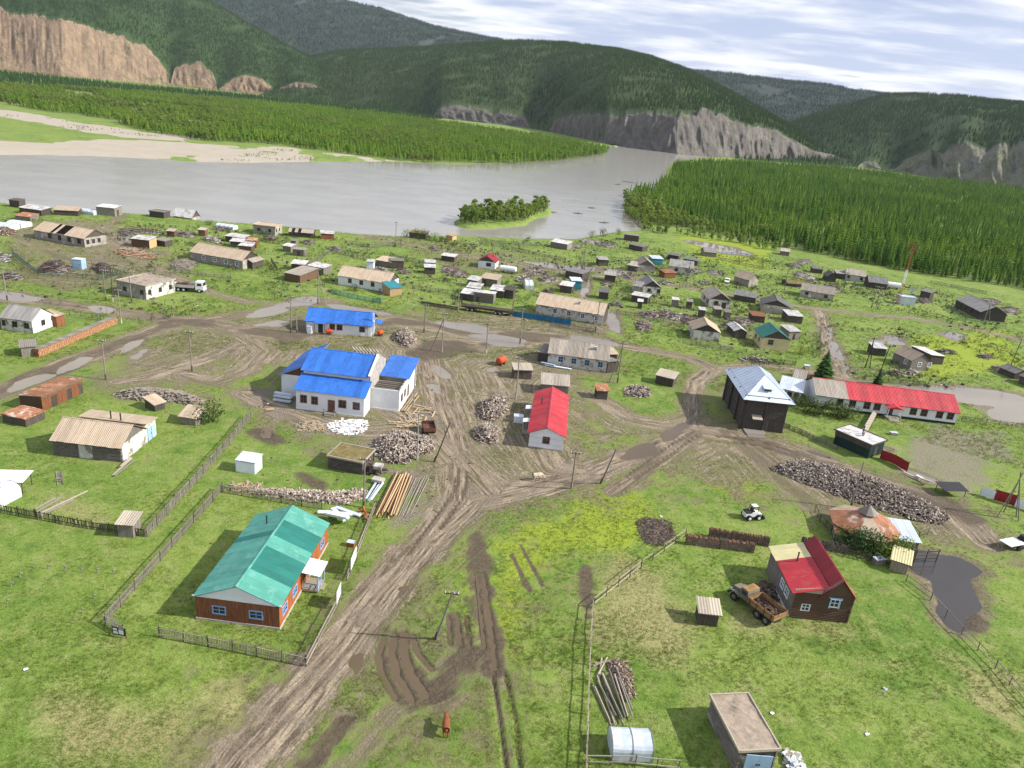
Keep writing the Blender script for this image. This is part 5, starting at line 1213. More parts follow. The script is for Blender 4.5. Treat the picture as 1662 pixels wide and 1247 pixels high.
def long_red():
    b = Bld('long_building', 'long white building with red metal roof, brown slate end and red porch', 'building', (1549,690), (1392,670), 8.5 if False else (1537,668), L=27.8, Wd=8.2)
    L, W_ = b.L, b.W
    wins = [('F', u, 1.1, 1.15, 1.25) for u in (1.3, 3.4, 6.4, 8.5, 15.6, 17.6, 20.5, 23)]
    b.walls(2.9, 'white_wall', 'plain', wins=wins, doors=[('F', 12.9, 1.1, 2.1)], fm='frame_brown')
    n = round((L+.7)/1.1); mats = ['metal_red' if i < n*.735 else 'slate_roof' for i in range(n)]
    if b.swap: mats = mats[::-1]
    b.gable(2.1, 'metal_red', over=.42, gm='white_wall', mats=mats, ridge='metal_red', gstyle='v')
    T = b.T('F'); mb = MB(T); mb.box(-.03, L+.03, .0, .06, -.25, .45); mb.build('plinth', 'paint_darkgreen', b.root)
    u = 12.6; mb = MB(T); mb.box(u-1.4, u+1.4, .07, 1.7, .02, .35); po = mb.build('porch', 'wood_grey', b.root)
    for k in range(3): mb = MB(T); mb.box(u-1.0, u+1.0, 1.71+k*.35, 2.05+k*.35, .0, .27-.08*k); mb.build('step', 'wood_pale', po)
    for q in (u-1.3, u+1.3): mb = MB(T); mb.box(q-.06, q+.06, 1.5, 1.62, .35, 2.35); mb.build('porch_post', 'paint_white', po)
    for z in (.75, 1.15): mb = MB(T); mb.box(u-1.3, u-1.22, .1, 1.6, z, z+.07); mb.box(u+1.22, u+1.3, .1, 1.6, z, z+.07); mb.build('porch_rail', 'paint_white', po)
    mb = MB(T); mb.add([(u-1.6, .05, 2.45), (u+1.6, .05, 2.45), (u+1.6, 1.85, 2.35), (u-1.6, 1.85, 2.35), (u, .05, 3.0), (u, 1.85, 2.9)], [(0, 3, 5, 4), (1, 4, 5, 2), (3, 2, 5), (0, 4, 1)]); mb.build('porch_roof', 'metal_red', po)
    # low link with pale roof towards the storehouse
    c = Bld('annex', 'low white annex with pale metal roof between storehouse and long building', 'building', (1297,654), (1262,646), 5.5 if False else (1302,640), Wd=5.0)
    c.walls(2.3, 'white_wall', 'plain', wins=[('F', .9, .9, .8, .9), ('F', 2.2, .9, .8, .9), ('F', 3.5, .9, .8, .9)], fm='frame_brown')
    c.shed(1.0, 'metal_pale', over=.3, wm='white_wall')
    # brown-roofed block behind
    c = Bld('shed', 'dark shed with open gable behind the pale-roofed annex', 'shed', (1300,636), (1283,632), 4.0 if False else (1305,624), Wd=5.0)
    c.walls(2.8, 'wood_grey', 'v'); c.gable(1.3, 'slate_roof', gm='gap_shade')  # closed near-black gable panel: shade of the opening put into its colour
    return b
long_red()

def boiler_house():
    b = Bld('shed', 'dark green plank boiler shed with pale flat roof and stove pipe', 'shed', (1408,745), (1352,720), (1431,739), Wd=4.6)
    L, W_ = b.L, b.W
    b.walls(2.6, 'paint_darkgreen', 'v', doors=[('N', W_*.5, 1.0, 2.0)], dm='wood_dark')
    b.flat('roof_white', over=.3, curb='wood_dark')
    T = b.T('F'); mb = MB(T); mb.box(-.1, L+.1, .02, .08, 1.75, 2.66); mb.build('fascia', 'wood_dark', b.root)
    b.pipe(L*.5, W_*.6, 1.5, .12); b.pipe(L*.42, W_*.45, .7, .2, 'concrete')
    # boxed pipe run up to the long building
    a = G(1398, 712); c = G(1418, 676); t = thing('heating_duct', 'grey wooden boxed heating duct from boiler shed to long white building', 'duct', (a[0], a[1], 0)); d = c-a
    mb = MB(); mb.beam((0, 0, .75), (d[0], d[1], .75), .8, .55); mb.build('box', 'wood_pale', t)
    for k in range(6): q = d*(k+.2)/6; mb = MB(); mb.box(q[0]-.1, q[0]+.1, q[1]-.1, q[1]+.1, -.1, .5); mb.build('trestle', 'wood_grey', t)
    for k in range(9): q = d*(k+.5)/9; mb = MB(); mb.beam((q[0]-.45, q[1], 1.035), (q[0]+.45, q[1], 1.035), .12, .025); mb.build('batten', 'wood_grey', t)
boiler_house()
# ------------------------------------------------------------------ the rest of the village
def S(label, P0, P1, P2, h=2.2, roof=('shed', .4), wm='wood_grey', rm='roof_white', style='v', doors=(), wins=(), name='shed', cat='shed', gm=None, mats=None, over=.25, fm='wood_dark', dm='wood_dark', L=None, Wd=None, pipe=None, group=None, miss=((), ()), hole=False, deck='wood_dark'):
    b = Bld(name, label, cat, P0, P1, P2, group, L=L, Wd=Wd)
    b.walls(h, wm, style, wins=wins, doors=doors, mats=mats, fm=fm, dm=dm)
    if roof[0] == 'shed': b.shed(roof[1], rm, over=over, deck='wood_grey', wm=wm)
    elif roof[0] == 'shedF': b.shed(roof[1], rm, over=over, back=False, deck='wood_grey', wm=wm)
    elif roof[0] == 'gable': b.gable(roof[1], rm, over=over, gm=gm or 'wood_dark', gstyle='v', missF=miss[0], missB=miss[1], hole=hole, deck=deck)
    elif roof[0] == 'flat': b.flat(rm, curb=roof[1] if len(roof) > 1 else False)
    if pipe: b.pipe(*pipe)
    return b
def row(wall_, n, L, z=1.0, w=1.0, h=1.1, m_=1.2): return [(wall_, m_+(L-2*m_)*i/max(n-1, 1), z, w, h) for i in range(n)]
HOUSE = dict(name='house', cat='house')
# left side
S('long barn with orange rusty sheet roof beside the flooded street', (70,668), (136,638), (31,662), 2.1, ('shedF', .5), 'wood_brown', 'roof_rust', name='barn', cat='barn', doors=[('F', 2.4, 1.2, 1.8), ('F', 5.5, 1.0, 1.8), ('F', 8, 1.0, 1.8)], mats={'F': 'wood_redbrown'})
S('low sagging shed with rusty sheet roof in front of the rusty barn', (43,694), (74,680), (12,683), 1.3, ('flat',), 'wood_dark', 'roof_rust')
S('small broken shed with brown board roof beside the rubble bank', (252,669), (268,664), 2.6, 1.3, ('shed', .5), 'wood_dark', 'slate_tan', doors=[('F', .9, .8, 1.2)])
S('collapsed lean-to with tan roof half under the green bush', (292,688), (318,692), 2.6, 1.4, ('shed', .7), 'wood_grey', 'slate_tan')
S('small white metal box shed on the lawn above the picket fence', (383,766), (414,771), (421,761), 1.9, ('shed', .25), 'white_sheet', 'metal_pale', 'plain', over=.12, Wd=2.2)
S('sunken log cellar shed with mossy brown turf roof', (533,760), (587,771), (603,756), 1.9, ('flat', 'wood_pale'), 'log_dark', 'moss_roof', 'h', Wd=4.2, doors=[('N', 2, .9, 1.6)])
S('little grey plank outhouse at the corner of the stake fence', (192,872), (217,874), 2.0, 1.9, ('shed', .35), 'wood_grey', 'wood_pale', name='outhouse', cat='outhouse', doors=[('B', 1, .8, 1.6)])
S('old white house with grey slate roof by the long firewood rick', (54,542), (3,535), (93,530), 2.7, ('gable', 1.9), 'white_wall', 'slate_grey', 'plain', wins=row('F', 3, 7.5, 1, .9, 1)+[('N', 3, 1, .9, 1)], mats={'F': 'plaster_worn', 'N': 'white_wall'}, gm='white_wall', **HOUSE)
S('brown board porch shed against the old white slate-roofed house', (93,531), (106,527), 3.4, 2.3, ('shed', .4), 'wood_redbrown', 'slate_tan')
S('dark plank shed at the end of the long firewood rick', (36,580), (60,578), 3.0, 2.0, ('shed', .3), 'wood_grey', 'wood_grey')
S('roofless grey block building beside the white lorry', (237.5,487), (191,477), (272,472), 3.2, ('flat', 'concrete'), 'plaster_bad', 'earth_roof', 'plain', wins=row('F', 2, 7.5, 1.2, .9, .9)+row('N', 3, 9, 1.1, .8, 1), mats={'N': 'plaster_worn'}, name='ruin', cat='building')
S('long ruined house with holes in its slate roof near the river', (138,402), (57,387), (169,395), 2.7, ('gable', 2.0), 'plaster_bad', 'slate_tan', 'plain', wins=row('F', 4, 15, .9, 1.2, 1.3, 2)+row('N', 3, 6.5, .9, .9, 1.1), mats={'N': 'concrete'}, miss=((6, 8, 9, 10), (4, 5)), hole=True, name='ruin', cat='house')
S('long grey house with tan slate roof and four white windows', (394,438), (310,423), (408,433), 2.7, ('gable', 2.0), 'plaster_bad', 'slate_tan', 'plain', wins=row('F', 4, 15, .9, 1.0, 1.2, 1.8), fm='frame_white', Wd=7.5, **HOUSE)
S('dark gabled porch shed at the end of the four-windowed slate house', (410,437), (428,432), 4.0, 2.0, ('gable', .9), 'wood_dark', 'slate_roof')
S('riverside shed with clean white flat roof and dark doorway', (187,352), (157,349), (197,349), 3.0, ('shed', .3), 'wood_grey', 'roof_white', doors=[('N', 2, 1.6, 2.2)], Wd=5)
S('low long riverside shed with pale slate roof', (88,349), (127,351), 5, 1.8, ('shed', .6), 'wood_dark', 'slate_tan')
S('riverside shed with worn white roof next to rusty-roofed hut', (32,346), (68,351), 4.5, 2.0, ('shed', .5), 'wood_dark', 'roof_white')
S('tiny dark plank box hut at the water edge', (16,336), (32,338), 3, 2.6, ('shed', .2), 'wood_dark', 'wood_dark')
S('low hut with pale rusty roof beside the plastic-covered heaps', (25,357), (50,360), 4, 1.5, ('shed', .5), 'wood_grey', 'roof_rust')
S('plywood shed with white roof and orange door by the lumber heap', (243,404), (214,401), 3.5 if False else (252,400), 2.6, ('shed', .3), 'wood_new', 'roof_white', mats={'F': 'wood_brown', 'N': 'wood_new'}, Wd=4.5)
S('small dark shed beside the orange plywood shed', (252,398), (268,401), 3.2, 1.8, ('shed', .2), 'wood_dark', 'wood_grey')
S('collapsed dark hut with white sheet sliding off its roof by the river', (281,353), (312,357), 5, .8, ('gable', 2.4), 'plaster_bad', 'roof_white', gm='wood_dark')
S('dark weathered shed on the bank beside the collapsed hut', (243,352), (266,355), 4, 2.0, ('flat', 'wood_dark'), 'wood_dark', 'wood_grey')
S('tiny brown outhouse on the green near the plank heap', (271,384), (283,385), 2.4, 1.9, ('shed', .3), 'wood_brown', 'wood_pale', name='outhouse', cat='outhouse')
S('tiny brown outhouse on the green beyond the slate house', (322,383), (333,384), 2.4, 2.1, ('shed', .3), 'wood_brown', 'wood_pale', name='outhouse', cat='outhouse')
S('long shed with white roof behind the four-windowed slate house', (366,392), (396,396), 4, 1.9, ('shed', .3), 'wood_dark', 'roof_white')
S('second dark shed with white roof behind the four-windowed slate house', (374,401), (413,404), 4, 1.9, ('shed', .3), 'wood_dark', 'roof_white')
S('small shed with bright white roof tucked behind the slate house', (388,408), (408,410), 3, 1.9, ('shed', .3), 'wood_brown', 'roof_white')
# between river and the crossing
S('flat-roofed stone ruin on the bank with three small windows', (447,383), (411,379), (463,379), 3.0, ('flat', 'slate_tan'), 'plaster_bad', 'slate_tan', 'plain', wins=row('F', 2, 8, 1.2, .9, .9, 2)+row('N', 2, 5, 1.2, .8, .9), name='ruin', cat='building')
S('collapsed dark shed beside the flat-roofed stone ruin', (469,384), (508,387), 5, 1.8, ('gable', .9), 'wood_dark', 'slate_roof', hole=True, miss=((1, 3), (2,)))
S('shed with reddish wall and white scraps on its roof by the river path', (521,388), (542,389), 4, 2.0, ('shed', .4), 'wood_redbrown', 'roof_white')
S('little red-brown shed beside the dark gabled porch', (401,402), (416,403), 3.4, 2.4, ('shed', .3), 'wood_redbrown', 'roof_rust')
S('small grey shed with white lid roof in the green plot', (459,408), (472,410), 3, 1.9, ('shed', .3), 'wood_grey', 'roof_white')
S('narrow tall grey outhouse in the green plot', (472,402), (480,403), 2, 2.4, ('shed', .2), 'wood_grey', 'wood_grey', name='outhouse', cat='outhouse')
S('square grey shed with open doorway in the green plot', (475,415), (493,417), 3.4, 2.0, ('flat',), 'wood_grey', 'wood_grey', doors=[('F', 1.8, 1, 1.6)])
S('white longhouse with tan slate roof behind the mint fence', (631,475), (549,462), (648,463), 2.7, ('gable', 2.1), 'white_wall', 'slate_tan', 'plain', wins=row('F', 4, 13, 1, .9, 1.1, 1.4), fm='frame_brown', Wd=7.0, **HOUSE)
S('orange wooden porch room with teal roof at the end of the white longhouse', (633,481), (652,479), 4.0, 2.2, ('shed', .8), 'wood_new', 'metal_teal', 'v', name='porch_room', cat='annex')
S('brown board shed with pale slanted roof across the lane from the longhouse', (487,460), (462,455), (505,449), 2.2, ('shed', .5), 'wood_brown', 'slate_roof')
S('white-topped low shed behind the brown board shed', (473,438), (495,440), 4, 1.9, ('shed', .3), 'wood_dark', 'roof_white')
S('long low shed with white roof leading to the hedge row', (500,441), (525,446), 4, 1.9, ('shed', .3), 'wood_grey', 'roof_white')
S('narrow white cabin box behind the white longhouse', (595,437), (606,438), 2.4, 2.4, ('shed', .2), 'white_sheet', 'roof_white', 'plain', name='cabin', cat='shed')
S('open-roofed shed full of planks behind the white longhouse', (610,432), (634,436), 5, 2.0, ('shed', .4), 'wood_grey', 'slate_tan')
S('dark square shed at the back of the white longhouse', (634,436), (655,437), 4, 2.4, ('flat',), 'wood_dark', 'wood_grey')
S('pair hut with white roof, upper one, beside the weed patch', (690,436), (706,437), 3, 2.0, ('shed', .3), 'wood_grey', 'roof_white')
S('hut with white roof in front of the other one beside the weed patch', (689,445), (706,446), 3, 2.2, ('shed', .3), 'wood_dark', 'roof_white')
S('small shed with white roof at the end of the stone-edged plot', (716,423), (737,426), 3.4, 1.8, ('shed', .3), 'wood_dark', 'roof_white')
S('tiny white house with dark pink gable roof', (803,438), (812,428), (777,433), 2.4, ('gable', 1.7), 'white_wall', 'metal_crimson', 'plain', wins=[('N', 2.2, .9, 1.4, 1.0)], gm='wood_dark', L=6.5, **HOUSE)
for k, (a, b, d, h, lab, rm) in enumerate([((758,465),(774,468),3.4,2.2,'shed with white roof at the back of the white-roofed cluster','roof_white'),((757,477),(778,480),4.0,2.0,'shed with pale roof and open side in the white-roofed cluster','roof_white'),((780,463),(806,467),5.0,2.3,'shed with tan slate roof in the white-roofed cluster','slate_tan'),((795,482),(816,485),4.2,2.2,'dark shed with white front roof in the white-roofed cluster','roof_white'),((768,490),(800,494),5.0,2.3,'large sloping white roof shed above the flatbed trailer','roof_white'),((748,487),(768,490),3.6,2.0,'shed with snow-white roof beside the large sloping one','roof_white')]):
    S(lab, a, b, d, h, ('shedF' if k == 4 else 'shed', .5), 'wood_dark' if k % 2 else 'wood_grey', rm, doors=[('F', 1.2, .9, 1.6)])
S('black leaning plank hut beside the white-roofed cluster', (818,484), (832,486), 3, 2.6, ('shed', .4), 'wood_dark', 'wood_dark')
S('slate-roofed longhouse with worn white wall behind the blue fence', (977,528), (869,509), (992,513), 2.8, ('gable', 2.2), 'plaster_worn', 'slate_tan', 'plain', wins=row('F', 4, 14.5, 1, 1.0, 1.2, 1.6), fm='frame_white', Wd=7.6, pipe=(7, 2.2, .6, .2, 'black_iron', True), mats={'N': 'wood_dark'}, **HOUSE)
S('slate-roofed longhouse with flaking green base among the sheds', (984,605), (888,592), (1000,590), 2.8, ('gable', 2.2), 'plaster_worn', 'slate_roof', 'plain', wins=row('F', 4, 11.5, 1, 1.0, 1.2, 1.5), fm='paint_lightblue', Wd=7.4, pipe=(3, 2.2, .6, .2, 'black_iron', True), **HOUSE)
S('dark open shed at the west end of the flaking longhouse', (872,587), (887,590), 4.5, 2.3, ('shed', .4), 'wood_dark', 'wood_grey')
S('dark open shed at the east end of the flaking longhouse', (985,606), (1002,604), 4.0, 2.2, ('shedF', .4), 'wood_dark', 'slate_grey')
S('small lean-to roof above the east shed of the flaking longhouse', (988,590), (1000,590), 3.0, 2.2, ('shed', .4), 'wood_dark', 'slate_tan')
S('black plank woodshed with grey roof by the orange tank', (834,615), (862,616), 3.0, 2.0, ('shed', .3), 'wood_dark', 'wood_pale', doors=[('F', 1.2, .9, 1.6)])
S('black plank shed with tilted pale roof by the bend of the road', (1063,622), (1091,629), 3.0, 1.9, ('shed', .5), 'wood_dark', 'wood_pale')
S('small dark outhouse with rusty orange roof', (968,648), (985,649), 2.3, 1.9, ('shed', .35), 'wood_dark', 'roof_rust', name='outhouse', cat='outhouse')
S('low old shed with grey slate roof right behind the red-roofed house', (878,640), (921,644), 4.0, 2.2, ('shed', .7), 'wood_grey', 'slate_roof')
# middle row between longhouses and river
S('small dark shed with teal sheet side behind the blue-fenced longhouse', (927,469), (943,470), 3.5, 2.6, ('shed', .3), 'metal_teal', 'metal_pale', 'plain')
S('dark shed full of firewood behind the blue-fenced longhouse', (908,474), (927,477), 4, 2.2, ('shed', .4), 'wood_dark', 'roof_white', doors=[('F', 1.6, 1.4, 1.8)])
S('wide black shed with sagging roof at the lane mouth', (917,450), (944,456), 5, 2.3, ('shed', .3), 'wood_dark', 'slate_dark')
S('black shed with pale roof edge where the lane meets the upper street', (981,457), (998,459), 4, 2.3, ('shed', .3), 'wood_dark', 'slate_grey')
S('dark shed at the turn of the flooded lane', (971,485), (986,487), 3.4, 2.2, ('shed', .3), 'wood_dark', 'slate_dark')
S('lone dark shed in the pasture beyond the upper street', (971,431), (987,432), 3.5, 2.2, ('shed', .4), 'wood_dark', 'slate_grey')
S('long shed with pale roof inside the stake pen by the river', (893,401), (920,406), 5, 2.2, ('shed', .5), 'wood_grey', 'roof_white')
S('dark low shed by the water with bushes on its roof', (664,386), (690,389), 6, 2.0, ('flat',), 'wood_dark', 'moss_roof')
S('pale orange box shed beside the riverside bush shed', (724,389), (734,391), 3, 1.8, ('shed', .2), 'wood_new', 'wood_new')
# middle right houses
S('grey gable house with small annex beside the upper street', (1042,478), (1034,467), (1071,481), 2.6, ('gable', 1.9), 'plaster_worn', 'slate_grey', 'plain', wins=[('N', 2, 1, .9, 1), ('N', 5, 1, .9, 1)], gm='wood_dark', L=8.5, **HOUSE)
S('low annex with hipped grey roof left of the grey gable house', (1025,475), (1041,478), 6, 2.3, ('gable', 1.0), 'plaster_bad', 'slate_grey', 'plain', name='annex', cat='annex')
S('weathered gable house with tan slate roof behind the upper street', (1035,441), (1028,431), (1061,443), 2.4, ('gable', 1.9), 'plaster_bad', 'slate_roof', 'plain', L=9, gm='wood_grey', **HOUSE)
S('dark porch shed clinging to the weathered tan gable house', (1018,439), (1034,442), 5, 2.0, ('shed', .6), 'wood_dark', 'slate_roof')
S('house with pale slate roof and small orange-roofed porch', (1123,448), (1085,443), 7.0 if False else (1128,438), 2.7, ('gable', 1.8), 'plaster_worn', 'slate_grey', 'plain', Wd=7, wins=row('F', 2, 7, 1, 1, 1), **HOUSE)
S('brown porch with orange rusty roof in front of the pale slate house', (1078,452), (1096,452), 3.5, 2.0, ('shed', .4), 'wood_redbrown', 'roof_rust', name='porch_room', cat='annex')
S('teal shed with light blue roof behind the orange-roofed porch', (1058,430), (1075,431), 4.5, 2.4, ('shed', .3), 'metal_teal', 'metal_pale', 'plain')
S('long dark shed row behind the pale slate house', (1108,428), (1131,432), 4, 2.0, ('shed', .2), 'wood_dark', 'slate_dark')
S('dark shed at the back fence of the pale slate house', (1083,421), (1100,424), 4, 2.0, ('shed', .2), 'wood_dark', 'slate_dark')
S('dark shed by the drowned meadow near the river mouth', (1012,390), (1036,393), 5, 2.4, ('flat',), 'wood_dark', 'wood_grey')
S('dark low cabin standing alone in the pasture by the river mouth', (1020,404), (1042,409), 4, 2.0, ('shed', .3), 'wood_dark', 'slate_dark')
S('hip-roofed grey shed alone at the pasture fence', (1142,416), (1162,418), 6, 1.9, ('gable', 1.2), 'wood_grey', 'slate_grey')
S('small shed with pale roof at the edge of the wood', (1266,414), (1280,416), 5, 1.9, ('gable', 1.0), 'wood_grey', 'slate_roof')
S('house with brown patched slate roof beside the small white car', (1214,466), (1190,459), (1245,469), 2.5, ('gable', 1.9), 'plaster_bad', 'slate_tan', 'plain', gm='wood_grey', mats={'F': 'wood_grey'}, **HOUSE)
S('white gabled house with dark open gable below the upper street', (1149,499), (1137,486), (1186,504), 2.6, ('gable', 2.0), 'plaster_worn', 'slate_roof', 'plain', wins=[('N', 2.2, 1, 1, 1.1)]+row('F', 2, 7, 1, .9, 1), gm='wood_dark', doors=[('N', 4.6, 1.4, 1.9)], **HOUSE)
S('brown timber house with sagging slate roof and round wall mark', (1235,506), (1231,492), (1278,508), 2.4, ('gable', 1.7), 'plaster_bad', 'slate_dark', 'plain', gm='wood_dark', L=8, **HOUSE)
S('long fallen shed with dark roof between two slate houses', (1190,487), (1225,493), 5, 1.8, ('shed', .6), 'wood_dark', 'slate_dark')
S('house with tan slate roof and broken white wall behind a low fence', (1122,550), (1116,535), (1165,553), 2.4, ('gable', 1.8), 'plaster_worn', 'slate_tan', 'plain', gm='wood_dark', L=7.5, **HOUSE)
S('cream house with green metal gable roof', (1234,566), (1221,551), (1280,572), 3.0, ('gable', 2.0), 'plaster_cream', 'metal_green2', 'plain', wins=[('N', 2.2, 1.3, 1.2, 1.2), ('F', 2.5, 1.2, 1, 1), ('F', 5.5, 1.2, 1, 1)], gm='wood_dark', fm='wood_grey', **HOUSE)
S('grey shed with white roof left of the cream house', (1191,549), (1179,537), (1210,551), 2.0, ('gable', .7), 'wood_dark', 'roof_white')
S('grey plank shed with white roof right of the cream house', (1279,552), (1296,552), 4, 2.4, ('shed', .5), 'wood_grey', 'roof_white', doors=[('F', 1.6, .9, 1.7)])
S('grey shed with white roof above the plank shed by the cream house', (1278,524), (1301,526), 5, 2.2, ('shed', .4), 'wood_dark', 'roof_white')
S('black shed with red-brown roof in the row behind the cream house', (1220,523), (1240,525), 4, 2.0, ('shed', .2), 'wood_dark', 'wood_redbrown')
S('dark outhouse standing in the junk row', (1134,516), (1143,517), 2.2, 2.4, ('shed', .2), 'wood_dark', 'roof_white', name='outhouse', cat='outhouse')
S('dark outhouse with white lid at the garden fence', (1034,501), (1041,502), 2, 2.2, ('shed', .2), 'wood_dark', 'roof_white', name='outhouse', cat='outhouse')
S('grey outhouse with pale roof in the long garden', (1091,498), (1100,499), 2.2, 2.2, ('shed', .2), 'wood_grey', 'roof_white', name='outhouse', cat='outhouse')
S('grey outhouse by the white gabled house', (1114,501), (1122,502), 2.2, 2.2, ('shed', .2), 'wood_dark', 'slate_grey', name='outhouse', cat='outhouse')
S('small dark shed with white roof strip in the long garden', (1024,489), (1050,494), 3.5, 2.0, ('shed', .3), 'wood_dark', 'roof_white')
S('grey porch shed on the corner of the white gabled house', (1159,512), (1170,513), 2.5, 1.9, ('shed', .2), 'wood_grey', 'wood_grey')
S('small grey outhouse below the white gabled house', (1176,517), (1185,518), 2.5, 1.9, ('shed', .2), 'wood_grey', 'wood_grey', name='outhouse', cat='outhouse')
S('long grey shed house with pale roof at the bend of the upper street', (1298,481), (1351,490), 5.0 if False else (1303,468), 2.4, ('gable', 1.7), 'plaster_bad', 'slate_roof', 'plain', Wd=6.5, wins=row('F', 2, 10, .9, .9, .9, 2), **HOUSE)
S('low mossy roof cellar above the long grey shed house', (1278,465), (1305,467), 5, 1.2, ('gable', .8), 'wood_dark', 'moss_roof')
S('black hut with open gable near the wood', (1341,457), (1332,449), (1357,460), 2.0, ('gable', 1.5), 'wood_dark', 'slate_dark', L=6)
S('white-walled house with pale slate roof near the wood', (1402,459), (1371,454), (1406,448), 2.4, ('gable', 1.7), 'plaster_worn', 'slate_roof', 'plain', Wd=6.5, wins=row('F', 2, 7, .9, .9, .9), **HOUSE)
S('dark shed with grey roof left of the white-walled house near the wood', (1356,452), (1371,454), 5, 2.1, ('shed', .5), 'wood_dark', 'slate_grey')
S('dark log shed with steep grey roof beside the white tank', (1438,471), (1408,467), (1442,460), 2.3, ('gable', 1.7), 'wood_dark', 'slate_dark', 'v', Wd=6.5, doors=[('F', 2, 1.4, 1.8)])
S('small black shed near the wood beyond the black hut', (1318,443), (1334,445), 4, 1.8, ('shed', .2), 'wood_dark', 'slate_dark')
S('long dark house with pale grey roof and green netting fence', (1589,519), (1549,498), (1626,521), 2.7, ('gable', 2.1), 'log_dark', 'slate_grey', 'h', wins=row('F', 4, 15, 1, .9, 1, 2), gm='wood_dark', Wd=8, **HOUSE)
S('grey plank house with tan roof in the wet meadow', (1476,601), (1447,586), (1520,609), 2.5, ('gable', 1.7), 'plaster_bad', 'slate_tan', 'plain', wins=[('N', 2.4, 1, .9, 1), ('N', 5.2, 1, .9, 1), ('F', 2, 1, .9, 1)], gm='wood_grey', fm='frame_white', mats={'F': 'wood_grey', 'N': 'wood_grey'}, **HOUSE)
S('shed with long white roof behind the grey plank house', (1508,592), (1476,577), 4.5 if False else (1514,588), 2.3, ('shedF', .3), 'wood_dark', 'roof_white', Wd=4)
S('small dark shed with speckled roof at the stock pen', (1416,577), (1436,579), 3.5, 2.1, ('shed', .4), 'wood_dark', 'roof_white')
S('black shed against the wood beyond the transmitter hut', (1492,482), (1508,486), 3, 2.4, ('shed', .4), 'wood_dark', 'slate_dark')
S('mossy dark hut at the far side of the wet meadow', (1620,605), (1645,616), 4, 1.6, ('gable', .8), 'wood_dark', 'slate_dark')
S('dark shed half out of sight beside the mossy hut', (1652,622), (1680,632), 4, 2.0, ('gable', .8), 'wood_dark', 'slate_dark')
# near right
S('earth-roofed plank garage with blue-grey double door', (1192,1252), (1148,1163), (1258,1258), 2.3, ('flat', 'wood_pale'), 'wood_grey', 'earth_roof', 'h', mats={'F': 'log_grey', 'N': 'log_grey'}, name='garage', cat='garage')
S('grey plank outhouse with ribbed roof beside the old lorry', (1132,1014), (1163,1018), 1.9, 1.75, ('shed', .4), 'wood_dark', 'wood_pale', name='outhouse', cat='outhouse')
S('small hut with yellow sheet roof by the wooden gate', (1443,925), (1470,934), 2.4, 1.7, ('shed', .6), 'wood_pale', 'metal_yellow', name='hut', cat='hut')
def rusty_yurt():
    p = G(1398, 868); t = thing('octagonal_hut', 'eight-sided hut with rusty sheet roof and grey wooden cap behind bushes', 'hut', (p[0], p[1], 0), .2)
    n = 8; R = 4.6; h = 1.9; Rt = 1.1; zt = 3.4; A = [2*math.pi*i/n for i in range(n)]
    mb = MB(); mb.prism([(math.cos(a)*R*.93, math.sin(a)*R*.93, -.2) for a in A], (0, 0, h+.15)); mb.build('wall', 'wood_grey', t)
    for i in range(n):
        a, b = A[i], A[(i+1) % n]; mb = MB(); mb.prism([(math.cos(a)*R*1.08, math.sin(a)*R*1.08, h), (math.cos(b)*R*1.08, math.sin(b)*R*1.08, h), (math.cos(b)*Rt, math.sin(b)*Rt, zt), (math.cos(a)*Rt, math.sin(a)*Rt, zt)], (0, 0, .05)); mb.build('roof_panel', 'roof_rust' if i not in (2, 5) else 'slate_tan', t)
    for i in range(n):
        a, b = A[i], A[(i+1) % n]; mb = MB(); mb.add([(math.cos(a)*1.35, math.sin(a)*1.35, zt+.25), (math.cos(b)*1.35, math.sin(b)*1.35, zt+.25), (0, 0, zt+1.4)], [(0, 1, 2)]); mb.build('cap_panel', 'wood_grey', t)
    mb = MB(); mb.prism([(math.cos(a)*1.0, math.sin(a)*1.0, zt-.1) for a in A], (0, 0, .45)); mb.build('cap_frame', 'wood_dark', t)
rusty_yurt()
S('low shed with pale blue tin roof next to the eight-sided hut', (1440,893), (1486,900), 5.5 if False else (1428,866), 1.9, ('shed', .5), 'wood_grey', 'metal_pale', Wd=4.6)
S('small rusty-roofed lean-to left of the eight-sided hut', (1352,880), (1368,884), 3, 1.5, ('shed', .4), 'wood_grey', 'roof_rust')
S('transmitter hut with plain grey metal walls below the striped mast', (1459,494), (1484,497), 3.0, 2.6, ('flat', 'metal_pale'), 'metal_pale', 'metal_pale', 'plain', name='equipment_hut', cat='hut')
# garage door on its near end
def add_garage_door():
    root = [o for o in COL.objects if o.name == 'garage'][0]; b = G(1192, 1252); c = G(1258, 1258); d = c-b; L = float(np.hypot(*d)); rz = math.atan2(d[1], d[0])-root.rotation_euler[2]
    M_ = Matrix.Rotation(-root.rotation_euler[2], 2); q = M_ @ Vector((b[0]-root.location[0], b[1]-root.location[1]))
    for k in (0, 1):
        mb = MB(); w = 1.15; mb.box(L*.5-w+k*w+.01, L*.5+k*w-.01, -.12, -.05, 0, 2.1); o = mb.build('door', 'paint_lightblue', root, (q.x, q.y, 0), (0, 0, rz))
        mb = MB(); mb.box(L*.5-.16+k*.22, L*.5-.06+k*.22, -.16, -.12, 1.0, 1.2); mb.build('handle', 'black_iron', o)
add_garage_door()
